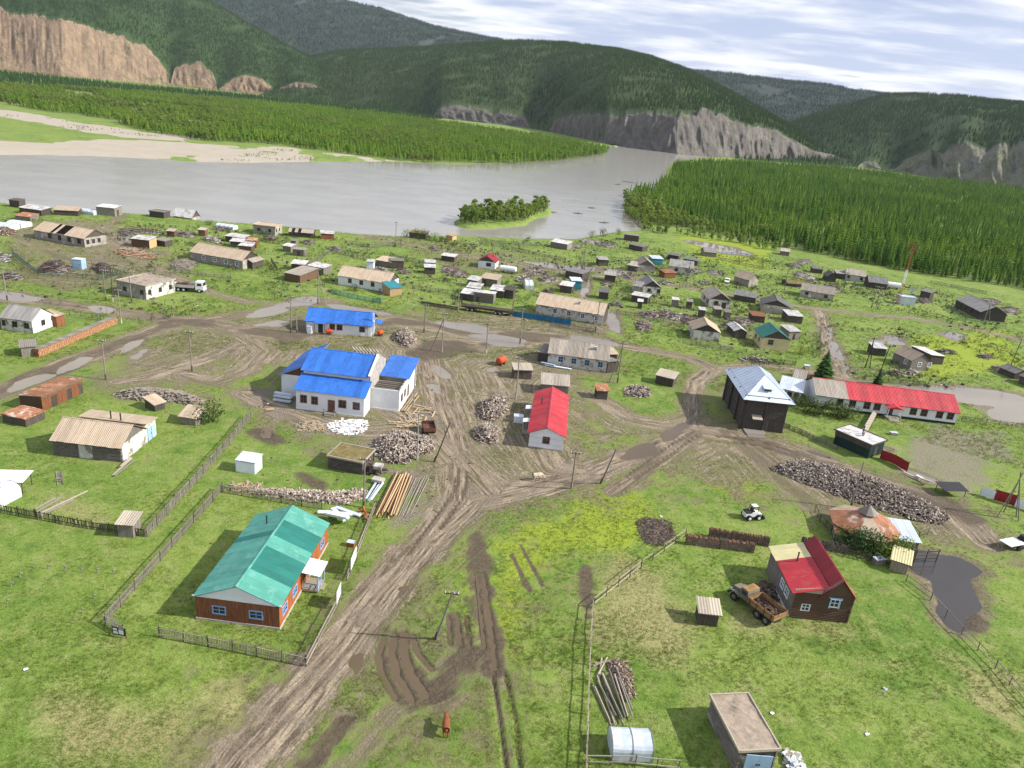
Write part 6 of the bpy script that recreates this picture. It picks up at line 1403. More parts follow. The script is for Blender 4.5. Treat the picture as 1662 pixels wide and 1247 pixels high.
# ================================================================== FENCES, POLES, HEAPS, VEHICLES
def fence(label, pts, kind, h=1.2, mt='wood_grey', name='fence', cat='fence', gap=2.4, pm='wood_dark', rails=2, group=None, step=.16, seed=1, cap=None, world=False):
    P = np.array(pts) if world else GP(pts); o = P[0]; t = thing(name, label, cat, (o[0], o[1], 0), 0, group); r_ = random.Random(seed); P = P-o
    pk = MB()
    for a, b in zip(P[:-1], P[1:]):
        d = b-a; L = float(np.hypot(*d)); e = d/L; nrm = np.array([-e[1], e[0]]); n = max(1, round(L/gap))
        for i in range(n+1):
            q = a+d*i/n; lx, ly = r_.gauss(0, .04), r_.gauss(0, .04); mb = MB(); mb.tube((q[0], q[1], -.2), (q[0]+lx, q[1]+ly, h*(1.06 if kind != 'rail' else 1.0)+r_.uniform(-.03, .08)), .055, .05, 5)
            mb.build('post', pm, t)
        nr = rails if kind != 'sheet' else 1
        for k in range(nr):
            z = h*(.92-.6*k/max(nr-1, 1)) if kind == 'rail' else h*(.85-.55*k/max(nr-1, 1))
            for i in range(n):
                if kind == 'rail' and r_.random() < .06: continue
                q0 = a+d*i/n-e*.1; q1 = a+d*(i+1)/n+e*.1; mb = MB(); f = -nrm*.05
                mb.beam((q0[0]+f[0], q0[1]+f[1], z+r_.uniform(-.05, .05)), (q1[0]+f[0], q1[1]+f[1], z+r_.uniform(-.05, .05)), .045, .09); mb.build('rail', cap or mt, t)
        if kind in ('picket', 'stake', 'plank'):
            x = 0.0; w0 = {'picket': .055, 'stake': .075, 'plank': .16}[kind]
            while x < L:
                q = a+e*x; w = w0*r_.uniform(.8, 1.2); hh = h*(r_.uniform(.96, 1.02) if kind == 'picket' else r_.uniform(.72, 1.1)); ln = r_.gauss(0, .02 if kind == 'picket' else .07)
                if kind == 'picket' or r_.random() > .04:
                    top = (q[0]+e[0]*ln+nrm[0]*r_.gauss(0, .03 if kind != 'picket' else .005), q[1]+e[1]*ln+nrm[1]*r_.gauss(0, .03 if kind != 'picket' else .005), hh)
                    pk.beam((q[0], q[1], .02), top, w, .03) if abs(e[0]) < .7 else pk.add([(q[0]-e[0]*w/2, q[1]-e[1]*w/2, .02), (q[0]+e[0]*w/2, q[1]+e[1]*w/2, .02), (top[0]+e[0]*w/2, top[1]+e[1]*w/2, hh), (top[0]-e[0]*w/2, top[1]-e[1]*w/2, hh)]+[(p_[0]+nrm[0]*.025, p_[1]+nrm[1]*.025, p_[2]) for p_ in [(q[0]-e[0]*w/2, q[1]-e[1]*w/2, .02), (q[0]+e[0]*w/2, q[1]+e[1]*w/2, .02), (top[0]+e[0]*w/2, top[1]+e[1]*w/2, hh), (top[0]-e[0]*w/2, top[1]-e[1]*w/2, hh)]], [(0, 1, 2, 3), (7, 6, 5, 4), (0, 4, 5, 1), (1, 5, 6, 2), (2, 6, 7, 3), (3, 7, 4, 0)])
                x += step*r_.uniform(.85, 1.2)
        if kind in ('sheet', 'panel'):
            m_ = max(1, round(L/1.15))
            for i in range(m_):
                q = a+d*i/m_; me = sheet_mesh(L/m_+.02, h*.98, mt, 4); dz = .03*(i % 2)
                obj('fence_panel', me, t, (q[0]-nrm[0]*(.08+dz*.5), q[1]-nrm[1]*(.08+dz*.5), .03+r_.uniform(-.03, .05)), (math.pi/2, 0, math.atan2(e[1], e[0])))
        if kind == 'net':
            for z in [h*k/7 for k in range(1, 8)]: pk.beam((a[0], a[1], z), (b[0], b[1], z), .02, .02)
            m_ = int(L/.2)
            for i in range(m_): q = a+d*i/m_; pk.beam((q[0], q[1], .02), (q[0], q[1], h), .014, .014)
    if pk.v:
        pk.build({'picket': 'pickets', 'stake': 'stakes', 'plank': 'planks', 'net': 'netting'}[kind], mt, t)['kind'] = 'stuff'
    return t
fence('grey picket fence with pale top rail along the west lawn of the green-roofed house', [(360,797),(171,1013),(201,1031)], 'picket', 1.25, 'wood_grey', gap=2.6, cap='wood_pale')
fence('grey picket fence round the front corner of the green-roofed house', [(258,1034),(378,1057),(497,1082),(547,985)], 'picket', 1.25, 'wood_grey', gap=2.6, cap='wood_pale', seed=2)
fence('grey picket fence along the lane behind the notice board', [(563,943),(608,828)], 'picket', 1.25, 'wood_grey', gap=2.6, cap='wood_pale', seed=3)
fence('grey picket fence in front of the firewood rubble row', [(360,799),(522,827)], 'picket', 1.25, 'wood_grey', gap=2.6, cap='wood_pale', seed=4)
fence('leaning grey stake fence running down from the white hall', [(407,679),(372,722),(330,770),(285,820),(239,872)], 'stake', 1.45, 'wood_grey', gap=2.2, seed=5)
fence('dark uneven stake fence beside the grey outhouse', [(-30,826),(60,843),(150,860),(235,872)], 'stake', 1.2, 'wood_dark', gap=2.2, seed=6)
fence('pole and rail fence climbing to the stacked firewood', [(1112,872),(1040,923),(963,985)], 'rail', 1.25, 'wood_pale', gap=2.6, seed=7)
fence('straight pole and rail fence beside the grey log heap', [(962,987),(957,1080),(954,1160),(950,1290)], 'rail', 1.25, 'wood_pale', gap=2.2, seed=8)
fence('low rail fence in front of the plastic greenhouse', [(952,1241),(1030,1243),(1100,1250)], 'rail', 1.2, 'wood_pale', gap=2.0, seed=9)
fence('dark post and rail fence along the bog pool', [(1470,945),(1510,975),(1560,1030),(1615,1085),(1662,1140),(1720,1200)], 'rail', 1.15, 'wood_grey', gap=3.0, seed=10)
fence('old rail fence between firewood stack and bushes', [(1372,903),(1410,912),(1448,918)], 'rail', 1.1, 'wood_dark', gap=2.2, rails=3, seed=11)
fence('broken rail pen left of the eight-sided hut', [(1322,832),(1330,848),(1348,866),(1352,880)], 'rail', 1.3, 'wood_dark', gap=1.8, seed=12)
fence('rail fence at the far side of the bushes by the hut', [(1478,862),(1490,875),(1505,868)], 'rail', 1.2, 'wood_dark', gap=1.8, seed=13)
fence('crimson sheet fence beside the dark green boiler shed', [(1428,744),(1450,753),(1472,765)], 'sheet', 1.7, 'metal_crimson', seed=14)
fence('short white sheet fence before the crimson panels', [(1590,803),(1612,811)], 'sheet', 1.5, 'white_sheet', seed=15)
fence('short crimson sheet fence between two white ones', [(1612,811),(1645,821)], 'sheet', 1.9, 'metal_crimson', seed=16)
fence('short white sheet fence after the crimson panels', [(1646,822),(1700,838)], 'sheet', 1.5, 'white_sheet', seed=17)
fence('low grey plank fence from the storehouse to the boiler shed', [(1262,688),(1300,703),(1340,722),(1358,730)], 'plank', .8, 'wood_grey', gap=2.4, seed=18)
fence('rail fence leading right from the long white building', [(1560,684),(1600,688),(1662,697),(1730,706)], 'rail', 1.2, 'wood_grey', gap=2.2, rails=3, seed=19)
fence('pale mint picket fence before the white longhouse', [(538,476),(580,486),(618,493),(620,484)], 'picket', 1.15, 'metal_green', gap=2.5, seed=20, step=.13)
fence('bright blue sheet fence before the worn longhouse', [(832,514),(880,521),(926,529)], 'sheet', 1.5, 'paint_blue', seed=21)
fence('grey picket fence continuing the blue sheet fence', [(893,530),(966,541)], 'picket', 1.2, 'wood_grey', gap=2.5, seed=22)
fence('green netting fence round the junk yard', [(20,415),(62,448),(110,452),(160,456),(203,444)], 'net', 1.5, 'paint_green', gap=3, seed=23)
fence('green netting fence round the long dark house', [(1534,498),(1566,521),(1600,526),(1632,532)], 'net', 1.5, 'paint_green', gap=3, seed=24)
fence('pale picket fence before the broken white wall house', [(1108,557),(1150,564),(1187,570)], 'picket', 1.1, 'wood_pale', gap=2.5, seed=25)
fence('grey picket fence before the four-windowed slate house', [(294,443),(335,449),(374,452)], 'picket', 1.1, 'wood_pale', gap=2.5, seed=26)
for k, (lab, pts) in enumerate([
 ('dark stake hedge round the long green plot', [(497,436),(520,421),(536,410),(556,414)]), ('dark stake hedge behind the white longhouse', [(558,413),(580,420),(600,424)]),
 ('stake pen beside the long riverside shed', [(778,398),(812,402),(850,410),(884,418),(918,424)]), ('stake pen on the river side of the long shed', [(780,392),(830,398),(880,400)]),
 ('garden fence of dark stakes below the grey gable house', [(1000,479),(1030,487),(1065,494),(1100,500),(1135,506)]), ('oblong pasture pen near the wood', [(1166,422),(1200,430),(1238,438),(1238,424),(1204,416),(1170,413)]),
 ('stock pen of bare poles beside the lane', [(1393,552),(1416,558),(1438,562)]), ('post row of the muddy yard near the ruined house', [(10,398),(22,412),(40,420)]),
 ('post fence beside the long firewood rick', [(113,512),(150,518),(187,524)]), ('fence of the plot behind the pink-roofed house', [(640,400),(700,412),(760,418)]),
 ('fence along the upper street by the pale slate house', [(1048,455),(1090,462),(1140,470)]), ('fence in the pasture by the river mouth', [(950,402),(990,408),(1040,415)]),
 ('dark fence behind the patched slate house', [(1150,440),(1172,447),(1178,455)]), ('low fence at the plot west of the blue-roofed longhouse', [(420,445),(450,450),(490,455)]),
 ('field fence above the wet meadow', [(1270,420),(1310,430),(1360,445)]), ('fence line beyond the transmitter hut', [(1500,470),(1560,485),(1640,500)])]):
    fence(lab, pts, 'stake' if k < 6 else 'rail', 1.3, 'wood_grey', gap=2.6, seed=40+k, step=.3)

for k, pts in enumerate([[(700,455),(740,462)],[(560,395),(600,402),(640,398)],[(420,392),(455,398)],[(300,385),(360,400)],[(205,372),(260,380)],[(640,420),(690,430)],[(840,430),(900,445)],[(1000,510),(1060,520),(1110,530)],[(1060,430),(1110,445)],[(1205,535),(1215,560)],[(1215,588),(1290,594)],[(1330,540),(1330,580)],[(1380,575),(1400,590)],[(1440,622),(1500,627)],[(1285,455),(1330,465)],[(1360,470),(1400,478)],[(1440,480),(1455,484)],[(1510,460),(1600,478)],[(1520,515),(1545,525)],[(860,478),(905,490)],[(750,498),(745,470)],[(930,500),(960,505)],[(450,440),(440,425)],[(1000,465),(1030,470)],[(960,420),(1010,425)],[(345,405),(300,398)],[(1150,520),(1200,530)],[(1590,560),(1640,575)],[(500,425),(480,440)],[(670,470),(740,480)]]):
    fence('weathered stake fence dividing the village plots', pts, 'stake' if k % 3 else 'rail', 1.35, 'wood_grey' if k % 2 else 'wood_dark', gap=2.6, seed=80+k, step=.27, group='stake fences between the village plots')
def pole(label, base, top=None, h=7.5, arm=True, strut=None, r=.11, mt='wood_grey', z=None):
    a = G(*base); t = thing('utility_pole', label, 'pole', (a[0], a[1], 0)); hh = h
    if top: q = G(top[0], top[1], h)-a
    else: rr = random.Random(base[0]); q = (rr.gauss(0, .12), rr.gauss(0, .12))
    mb = MB(); mb.tube((0, 0, -.4), (q[0], q[1], hh), r*1.2, r*.8, 7); mb.build('shaft', mt, t)
    mb = MB(); mb.tube((0, 0, -.3), (q[0]*.14, q[1]*.14, hh*.14), r*1.55, r*1.5, 7); mb.build('footing', 'concrete' if base[0] % 2 else 'wood_dark', t)
    if arm:
        mb = MB(); mb.beam((q[0]*.95-.75, q[1]*.95, hh*.95), (q[0]*.95+.75, q[1]*.95, hh*.95), .09, .1); c = mb.build('crossarm', 'wood_dark', t)
        for x in (-.65, -.25, .25, .65): mb = MB(); mb.tube((q[0]*.95+x, q[1]*.95, hh*.95+.05), (q[0]*.95+x, q[1]*.95, hh*.95+.25), .05, .035, 6); mb.build('insulator', 'paint_white', c)
    for s_ in (strut or []):
        mb = MB(); mb.tube((s_[0], s_[1], -.3), (q[0]*.85, q[1]*.85, hh*.85), r, r*.8, 6); mb.build('strut', mt, t)
    return t
for lab, base, kw in [
 ('pole at the west end of the flooded street', (12,487), {}), ('pole beside the roofless block building, left of three', (172,489), {}), ('middle pole of three before the roofless block building', (183,490), dict(mt='wood_dark')),
 ('pole standing right at the wall of the roofless block building', (214,491), {}), ('pole at the end of the long firewood rick', (197,525), {}), ('pole beside the rusty barn', (172,617), {}), ('pole on the grass island in the crossing', (312,603), dict(h=8)),
 ('pole left of the blue-roofed longhouse', (472,540), dict(h=8.5)), ('short pole near the wall of the blue-roofed longhouse', (482,540), dict(h=5, arm=False)), ('braced pole behind the blue-roofed longhouse', (516,492), dict(h=9, strut=[(2.6, -1.5)])),
 ('tall pole on the river path', (642,401), dict(h=9)), ('thin pole between two blue-roofed buildings', (688,540), dict(h=7)), ('braced pole in the mud below the puddles', (717,572), dict(h=9, strut=[(-2.6, .5)])),
 ('pole by the flatbed trailer', (743,507), dict(h=8)), ('pole with cabinet on the green by the puddle', (789,574), dict(h=7)), ('pole between the flatbed trailer and the blue fence', (832,512), dict(h=8)), ('pole at the big puddle before the worn longhouse', (844,557), dict(h=8.5)),
 ('pole behind the red-roofed house near the black woodshed', (837,648), dict(h=8.5)), ('pole at the end of the blue fence', (966,538), dict(h=8)), ('braced pole beside the flaking longhouse', (1002,622), dict(h=9, strut=[(-1.8, -.3)])),
 ('pole with two struts where the lane leaves the upper street', (944,437), dict(h=8, strut=[(-2, -.4), (1.2, .5)])), ('leaning pole behind the pink-roofed house', (804,431), dict(top=(797,392), h=9)), ('pole in front of the grey gable house annex', (1029,474), {}),
 ('braced pole before the pale slate house', (1113,466), dict(h=8.5, strut=[(-1.5, -1), (1.5, -.4)])), ('pole below the mossy cellar', (1271,480), dict(h=8)), ('black pole with strut at the stock pen', (1404,597), dict(top=(1420,547), h=9, mt='wood_dark', strut=[(1.3, .2)])),
 ('black leaning pole before the grey plank house', (1428,606), dict(top=(1445,560), h=8, mt='wood_dark')), ('pole in the wet meadow', (1641,592), dict(top=(1659,550), h=8)), ('pole at the lane fork, upright one', (927,793), dict(top=(935,733), h=7.0)),
 ('leaning pole at the lane fork', (974,785), dict(top=(1000,729), h=6.8, arm=False)), ('lone pole beside the muddy wheel ruts', (706,1037), dict(top=(735,960), h=6.8)), ('pole among the firewood by the white hall', (677,747), dict(h=8, arm=False)),
 ('dark leaning pole right of the hall firewood', (704,750), dict(top=(731,685), h=7, mt='wood_dark', arm=False)), ('pole rising from the sheet metal heap', (590,824), dict(h=7.5)), ('pole by the corner of the white hall', (671,660), dict(h=8, arm=False)), ('thin pole in the long firewood row', (1380,826), dict(h=8, arm=False)),
 ('pole near the transmitter hut, left of two', (1414,500), {}), ('pole near the transmitter hut, right of two', (1421,502), {}), ('braced pole before the long dark house', (1597,522), dict(h=7, strut=[(2, .3)])), ('pole in the ditch near the black hut', (1370,468), dict(h=6))]:
    pole(lab, base, **kw)
def tripod():
    a = G(1632, 838); t = thing('pole_tripod', 'leaning tripod of bare poles beside the crimson and white fence', 'poles', (a[0], a[1], 0))
    for x, y in ((-1.6, -.5), (1.3, -1.2), (.6, 1.5), (1.9, .4)): mb = MB(); mb.tube((x, y, -.1), (x*-.15, y*-.15, 7.6), .09, .06, 6); mb.build('pole', 'wood_grey', t)
tripod()
def mast():
    a = G(1456, 494); t = thing('radio_mast', 'tall orange and white lattice radio mast with antennas on top', 'mast', (a[0], a[1], 0)); q = np.array([0, 0]); H = 19.0
    for k in range(8):
        mb = MB(); z0_, z1 = H*k/8, H*(k+1)/8; w0, w1 = .55*(1-k/8*.5), .55*(1-(k+1)/8*.5)
        for i in range(3):
            c, c2 = 2.094*i, 2.094*(i+1)
            p = lambda w, an, z: (math.cos(an)*w, math.sin(an)*w, z)
            mb.tube(p(w0, c, z0_), p(w1, c, z1),   .06, .06, 5)
            for s_ in range(3):
                f0, f1 = s_/3, (s_+1)/3; L_ = lambda f: w0+(w1-w0)*f; Z = lambda f: z0_+(z1-z0_)*f
                mb.tube(p(L_(f0), c, Z(f0)), p(L_(f1), c2, Z(f1)), .03, .03, 4); mb.tube(p(L_(f1), c, Z(f1)), p(L_(f1), c2, Z(f1)), .03, .03, 4)
        mb.build('mast_section', 'paint_white' if k in (3, 4) else 'mast_red', t)
    mb = MB(); 
    for i in range(12): c = .5236*i; mb.beam((math.cos(c)*.7, math.sin(c)*.7, H), (math.cos(c+.5236)*.7, math.sin(c+.5236)*.7, H), .1, .1); mb.beam((math.cos(c)*.7, math.sin(c)*.7, H+1), (math.cos(c+.5236)*.7, math.sin(c+.5236)*.7, H+1), .08, .08)
    mb.prism([(math.cos(.5236*i)*.7, math.sin(.5236*i)*.7, H-.05) for i in range(12)], (0, 0, .06)); mb.build('platform', 'mast_red', t)
    for x, y in ((.8, .2), (-.7, .4), (.1, -.8)): mb = MB(); mb.box(x-.16, x+.16, y-.12, y+.12, H-.4, H+1.7); mb.build('antenna', 'mast_red', t)
    a = G(1477, 488); d = thing('satellite_dish', 'white satellite dish on the transmitter hut', 'dish', (a[0], a[1], 2.7))
    mb = MB(); n = 14; v = [(0, 0, 0)]
    for r, dz in ((.7, .1), (1.3, .42)): v += [(math.cos(6.283*i/n)*r, dz*1.2, math.sin(6.283*i/n)*r) for i in range(n)]
    f = [(0, 1+i, 1+(i+1) % n) for i in range(n)]+[(1+i, 1+n+i, 1+n+(i+1) % n, 1+(i+1) % n) for i in range(n)]; mb.add(v, f)
    o = mb.build('reflector', 'paint_white', d, (0, 0, 1.7), (rad(-35), 0, rad(160)))
    mb = MB(); mb.tube((0, 0, -.1), (0, 0, 1.6), .08, .08, 6); mb.tube((.6, .3, -.1), (0, 0, 1.3), .05, .05, 5); mb.tube((-.6, .3, -.1), (0, 0, 1.3), .05, .05, 5); mb.build('stand', 'metal_pale', d)
mast()

# ------------------------------------------------------------------ heaps
def heap_mesh(name, P, Z, n, size, mats, seed, core='firewood_bark', kind='billet', flat=.0):
    """loose billets on a mound; P world polygon relative to origin, Z mound height"""
    r_ = random.Random(seed); lo, hi = P.min(0), P.max(0); mb = MB()
    mx = float(polysd(np.array([[x, y] for x in np.linspace(lo[0], hi[0], 24) for y in np.linspace(lo[1], hi[1], 24)]), P).max())
    q = RNG.uniform(lo, hi, (n*8, 2)); sd = polysd(q, P); k = sd > -.35; q, sd = q[k][:n], sd[k][:n]
    hgt = Z*np.clip(sd/mx, 0, 1)**.65
    # the mound under the loose pieces
    g = 14; xs = np.linspace(lo[0], hi[0], g); ys = np.linspace(lo[1], hi[1], g); gp = np.array([[x, y] for y in ys for x in xs]); gd = polysd(gp, P); gz = Z*.9*np.clip(gd/mx, 0, 1)**.65-.12
    mb.add([(p[0], p[1], z) for p, z in zip(gp, gz)], [(j*g+i, j*g+i+1, (j+1)*g+i+1, (j+1)*g+i) for j in range(g-1) for i in range(g-1) if max(gd[j*g+i], gd[j*g+i+1], gd[(j+1)*g+i], gd[(j+1)*g+i+1]) > 0], 0)
    for (x, y), z in zip(q, hgt):
        L = size[0]*r_.uniform(.7, 1.2)/2; w = size[1]*r_.uniform(.6, 1.3)/2
        a = r_.uniform(0, 6.28); b = r_.gauss(0, .5 if kind == 'billet' else .12); d = Vector((math.cos(a)*math.cos(b), math.sin(a)*math.cos(b), math.sin(b))); u = d.orthogonal().normalized(); u = (Matrix.Rotation(r_.uniform(0, 6.28), 3, d) @ u); v = d.cross(u)
        if kind == 'board': u = Vector((-math.sin(a), math.cos(a), r_.gauss(0, .2))).normalized(); v = d.cross(u)
        c = Vector((x, y, max(z, .03)+w*r_.uniform(.2, 1.2)))
        if kind == 'billet':
            tri = [u*w, u*(-.6*w)+v*w*.9, u*(-.6*w)-v*w*.9]
            vs = [tuple(c-d*L+t_) for t_ in tri]+[tuple(c+d*L+t_) for t_ in tri]; m1 = 1 if r_.random() < .62 else 2
            mb.add(vs, [(0, 1, 4, 3), (2, 0, 3, 5)], m1); mb.add(vs, [(1, 2, 5, 4)], 0 if r_.random() < .5 else 1); mb.add(vs, [(0, 2, 1), (3, 4, 5)], 2)
        else:
            th = .03; vs = [tuple(c+d*(sx*L)+u*(sy*w)+v*(sz*th)) for sx in (-1, 1) for sy in (-1, 1) for sz in (-1, 1)]
            mb.add(vs, [(0, 1, 3, 2), (4, 6, 7, 5), (0, 4, 5, 1), (2, 3, 7, 6), (0, 2, 6, 4), (1, 5, 7, 3)], r_.randrange(len(mats)))
    return mb.mesh(name, mats)
def ell(cx, cy, rx, ry, tilt=0, n=14, wob=.12): return pud_poly(cx, cy, rx, ry, tilt, 1, n, wob)
def heap(name, label, cat, poly, Z, n, size, mats, seed, kind='billet', group=None):
    P = GP(poly); c = P.mean(0); me = heap_mesh(name, P-c, Z, n, size, mats, seed, kind=kind)
    return tag(obj(name, me, None, (c[0], c[1], 0)), label, cat, group)
FW_M = ['firewood_bark', 'log_pile', 'firewood_cut']; JK = ['wood_grey', 'wood_dark', 'wood_dark', 'rust_iron', 'wood_grey']
heap('firewood_heap', 'upper round heap of split firewood left of the red-roofed house', 'firewood', ell(800,664,27,16,-20), 1.6, 560, (.65, .2), FW_M, 1)
heap('firewood_heap', 'lower round heap of split firewood left of the red-roofed house', 'firewood', ell(790,706,21,14,0), 1.5, 400, (.65, .2), FW_M, 2)
heap('firewood_heap', 'broad heap of split firewood below the white hall', 'firewood', [(606,735),(612,715),(640,703),(668,706),(700,715),(704,730),(680,740),(655,755),(625,752)], 2.0, 1100, (.75, .2), FW_M, 3)
heap('firewood_heap', 'round heap of firewood beside the blue-roofed longhouse', 'firewood', ell(657,550,18,12,0), 1.8, 500, (.55, .22), FW_M, 4)
heap('firewood_heap', 'very long bank of pale split firewood along the muddy road', 'firewood', [(1254,762),(1290,750),(1340,758),(1390,772),(1440,790),(1490,812),(1538,840),(1520,850),(1480,842),(1440,830),(1390,814),(1340,796),(1290,778)], 1.9, 3600, (.95, .2), FW_M, 5)
heap('firewood_heap', 'dark brown tangle of firewood beside the old lorry', 'firewood', [(1213,962),(1235,945),(1258,956),(1258,978),(1235,985)], .9, 300, (.6, .18), ['firewood_bark', 'wood_brown', 'log_pile'], 6)
heap('firewood_heap', 'small grey log heap on the grass near the rusty-roofed outhouse', 'firewood', ell(1035,637,22,9,4), .8, 170, (1.0, .22), FW_M, 7)
heap('stick_heap', 'tangle of bleached sticks beside the four-windowed slate house', 'branches', ell(297,430,20,8,0), 1.1, 200, (2.2, .09), ['wood_grey', 'wood_pale', 'log_pile'], 8, 'board')
heap('firewood_heap', 'firewood pile under the plastic-covered heaps', 'firewood', ell(8,378,16,5,0), 1.4, 200, (.7, .25), ['firewood_bark', 'wood_brown', 'firewood_cut'], 9)
heap('rubble_bank', 'long low bank of rubble and rotten boards beside the crossing', 'rubble', [(186,640),(215,634),(260,634),(300,640),(330,652),(322,660),(280,652),(240,652),(205,648)], 1.2, 500, (1.1, .2), ['earth_roof', 'wood_grey', 'log_grey'], 10, 'board')
heap('foam_scrap', 'bright heap of white insulation scraps before the white hall', 'scrap', [(530,690),(560,680),(592,683),(596,698),(570,708),(545,702)],   .22, 330, (.5, .22), ['white_wall', 'white_sheet', 'wood_pale', 'white_wall'], 11, 'board')
heap('brush_heap', 'flat round patch of dry brown brushwood above the rail fence', 'brushwood', ell(1064,862,30,20,10), .3, 700, (.9, .035), ['wood_brown', 'wood_grey', 'bark'], 77, 'board')
heap('wood_scrap', 'scattered bark and board scraps in front of the hall door', 'scrap', [(480,690),(520,683),(532,695),(520,703),(490,700)], .25, 130, (.8, .12), ['wood_pale', 'wood_new', 'wood_grey'], 12, 'board')
heap('rubble_row', 'row of stones and billets behind the picket fence', 'rubble', [(405,796),(450,795),(500,798),(560,800),(590,795),(600,806),(560,818),(500,815),(440,806)], .5, 700, (.4, .22), ['earth_roof', 'firewood_cut', 'log_pile'], 13)
heap('board_scrap', 'pale loose boards lying at the corner of the picket fence', 'boards', [(372,793),(395,785),(425,792),(415,800),(385,800)], .3, 60, (2.0, .14), ['wood_pale', 'wood_new', 'wood_grey'], 14, 'board')
heap('board_scrap', 'scattered boards right of the white hall', 'boards', [(640,690),(665,672),(690,665),(705,672),(680,690),(655,697)], .12, 50, (2.6, .16), ['wood_pale', 'wood_new', 'wood_grey'], 15, 'board')
heap('bark_heap', 'brown chip heap under the grey logs', 'chips', [(985,1075),(1010,1072),(1028,1100),(1030,1130),(1015,1140),(1000,1110)], .5, 350, (.3, .14), ['earth_roof', 'wood_brown', 'log_pile'], 16)
heap('tarp_heap', 'crumpled white sheeting beside the earth-roofed garage', 'sheeting', ell(1287,1238,14,14,0), .35, 70, (.6, .35), ['tarp_pale', 'tarp', 'wood_pale'], 17, 'board')
heap('junk_heap', 'overgrown junk mound inside the green netting', 'junk', ell(90,437,24,9,0), 1.8, 200, (1.8, .3), JK[:4], 18, 'board')
heap('junk_heap', 'small junk mound with pale lid right of the netting', 'junk', ell(166,438,12,7,0), 1.6, 110, (1.6, .3), JK[:4], 19, 'board')
heap('plank_heap', 'reddish heap of planks beside the orange plywood shed', 'planks', [(187,409),(205,402),(225,407),(248,417),(245,422),(215,416),(190,414)], .9, 180, (2.6, .2), ['plank_new', 'wood_brown', 'wood_pale'], 20, 'board')
for k, (x, y, rx, ry) in enumerate([(5,420,14,6),(20,450,18,5),(210,378,20,5),(242,376,22,4),(300,381,18,4),(345,390,14,4),(360,372,10,4),(440,388,14,3),(500,395,12,3),(545,405,10,3),(620,442,16,6),(655,442,10,4),(705,405,8,3),(730,438,14,7),(745,445,14,6),(850,455,14,6),(862,442,16,5),(890,455,16,5),(875,440,12,4),(930,400,16,4),(960,393,20,4),(985,398,18,4),(1045,530,12,9),(1055,512,16,5),(1080,510,14,6),(1100,515,16,6),(1120,522,14,6),(1205,523,16,6),(1185,530,12,5),(1250,548,14,5),(1225,585,24,3),(1145,460,10,3),(1160,443,14,4),(1130,440,10,4),(1300,447,14,4),(1315,452,10,4),(1290,432,14,4),(1305,425,12,4),(1350,465,8,4),(1500,489,12,5),(1605,490,20,5),(1640,505,16,6),(1535,572,14,3),(1600,580,12,3),(1455,608,12,3),(1480,606,12,3),(1620,600,8,4),(610,765,10,5),(985,462,8,4),(1000,495,10,4),(1270,540,10,5),(920,492,8,4),(1240,498,10,4),(890,475,8,3),(1020,450,10,4),(1078,460,10,3)]):
    heap('scrap_heap', 'low heap of old boards and scrap lying in a village plot', 'scrap', ell(x, y, rx, ry, 6), random.uniform(.5, 1.0), int(25+rx*ry*.5), (1.7, .28), JK if k % 5 else ['wood_grey', 'wood_pale', 'roof_white', 'wood_dark', 'wood_dark'], 100+k, 'board', 'scrap heaps in the village plots')
def stacked(label, a, b, h, w, mats, seed, name='firewood_rick', roof=False):
    """a neat rick: rows of round billets whose ends face out"""
    A, B = G(*a), G(*b); d = B-A; L = float(np.hypot(*d)); t = thing(name, label, 'firewood', (A[0], A[1], 0), math.atan2(d[1], d[0])); r_ = random.Random(seed)
    mb = MB(); mb.box(0, L, -w/2+.06, w/2-.06, -.05, h-.1, 0); z = .0
    while z < h:
        x = r_.uniform(0, .1)
        while x < L:
            r = r_.uniform(.07, .12); e = w/2+r_.uniform(-.04, .06)
            zz = z+r+r_.uniform(-.02, .02)
            if not (z > h*.8 and r_.random() < .3): mb.tube((x, -e, zz), (x, e, zz), r, r, 5, 1 if r_.random() < .5 else 0, True, 2)
            x += r*2*r_.uniform(.95, 1.15)
        z += .19
    mb.build('billets', mats, t)['kind'] = 'stuff'
    if roof:
        n = round(L/1.2)
        for i in range(n): m2 = MB(); m2.box(L*i/n+.01, L*(i+1)/n-.01, -w/2-.2, w/2+.2, h+.02+(i % 2)*.02, h+.06+(i % 2)*.02); m2.build('cover_board', 'wood_grey', t)
    else:
        for x in (.05, L*.5, L-.05): m2 = MB(); m2.tube((x, -w/2-.1, -.1), (x, -w/2-.1, h+.35), .05, .05, 5); m2.build('stake', 'wood_dark', t)
    return t
RW = ['firewood_bark', 'wood_redbrown', 'wood_brown']
stacked('long reddish firewood rick under a board cover by the white house', (60,580), (187,525), 1.5, .9, ['wood_redbrown', 'wood_redbrown', 'plank_new'], 1, roof=True)
stacked('front firewood rick running to the yellow-roofed house corner', (1112,882), (1222,896), 1.3, .6, ['wood_redbrown', 'firewood_bark', 'log_pile'], 2)
stacked('second firewood rick just behind the front one', (1150,871), (1246,886), 1.3, .6, ['wood_redbrown', 'firewood_bark', 'log_pile'], 3)
stacked('firewood rick continuing behind the timber house', (1300,886), (1374,898), 1.2, .6, ['firewood_bark', 'firewood_bark', 'log_pile'], 4)

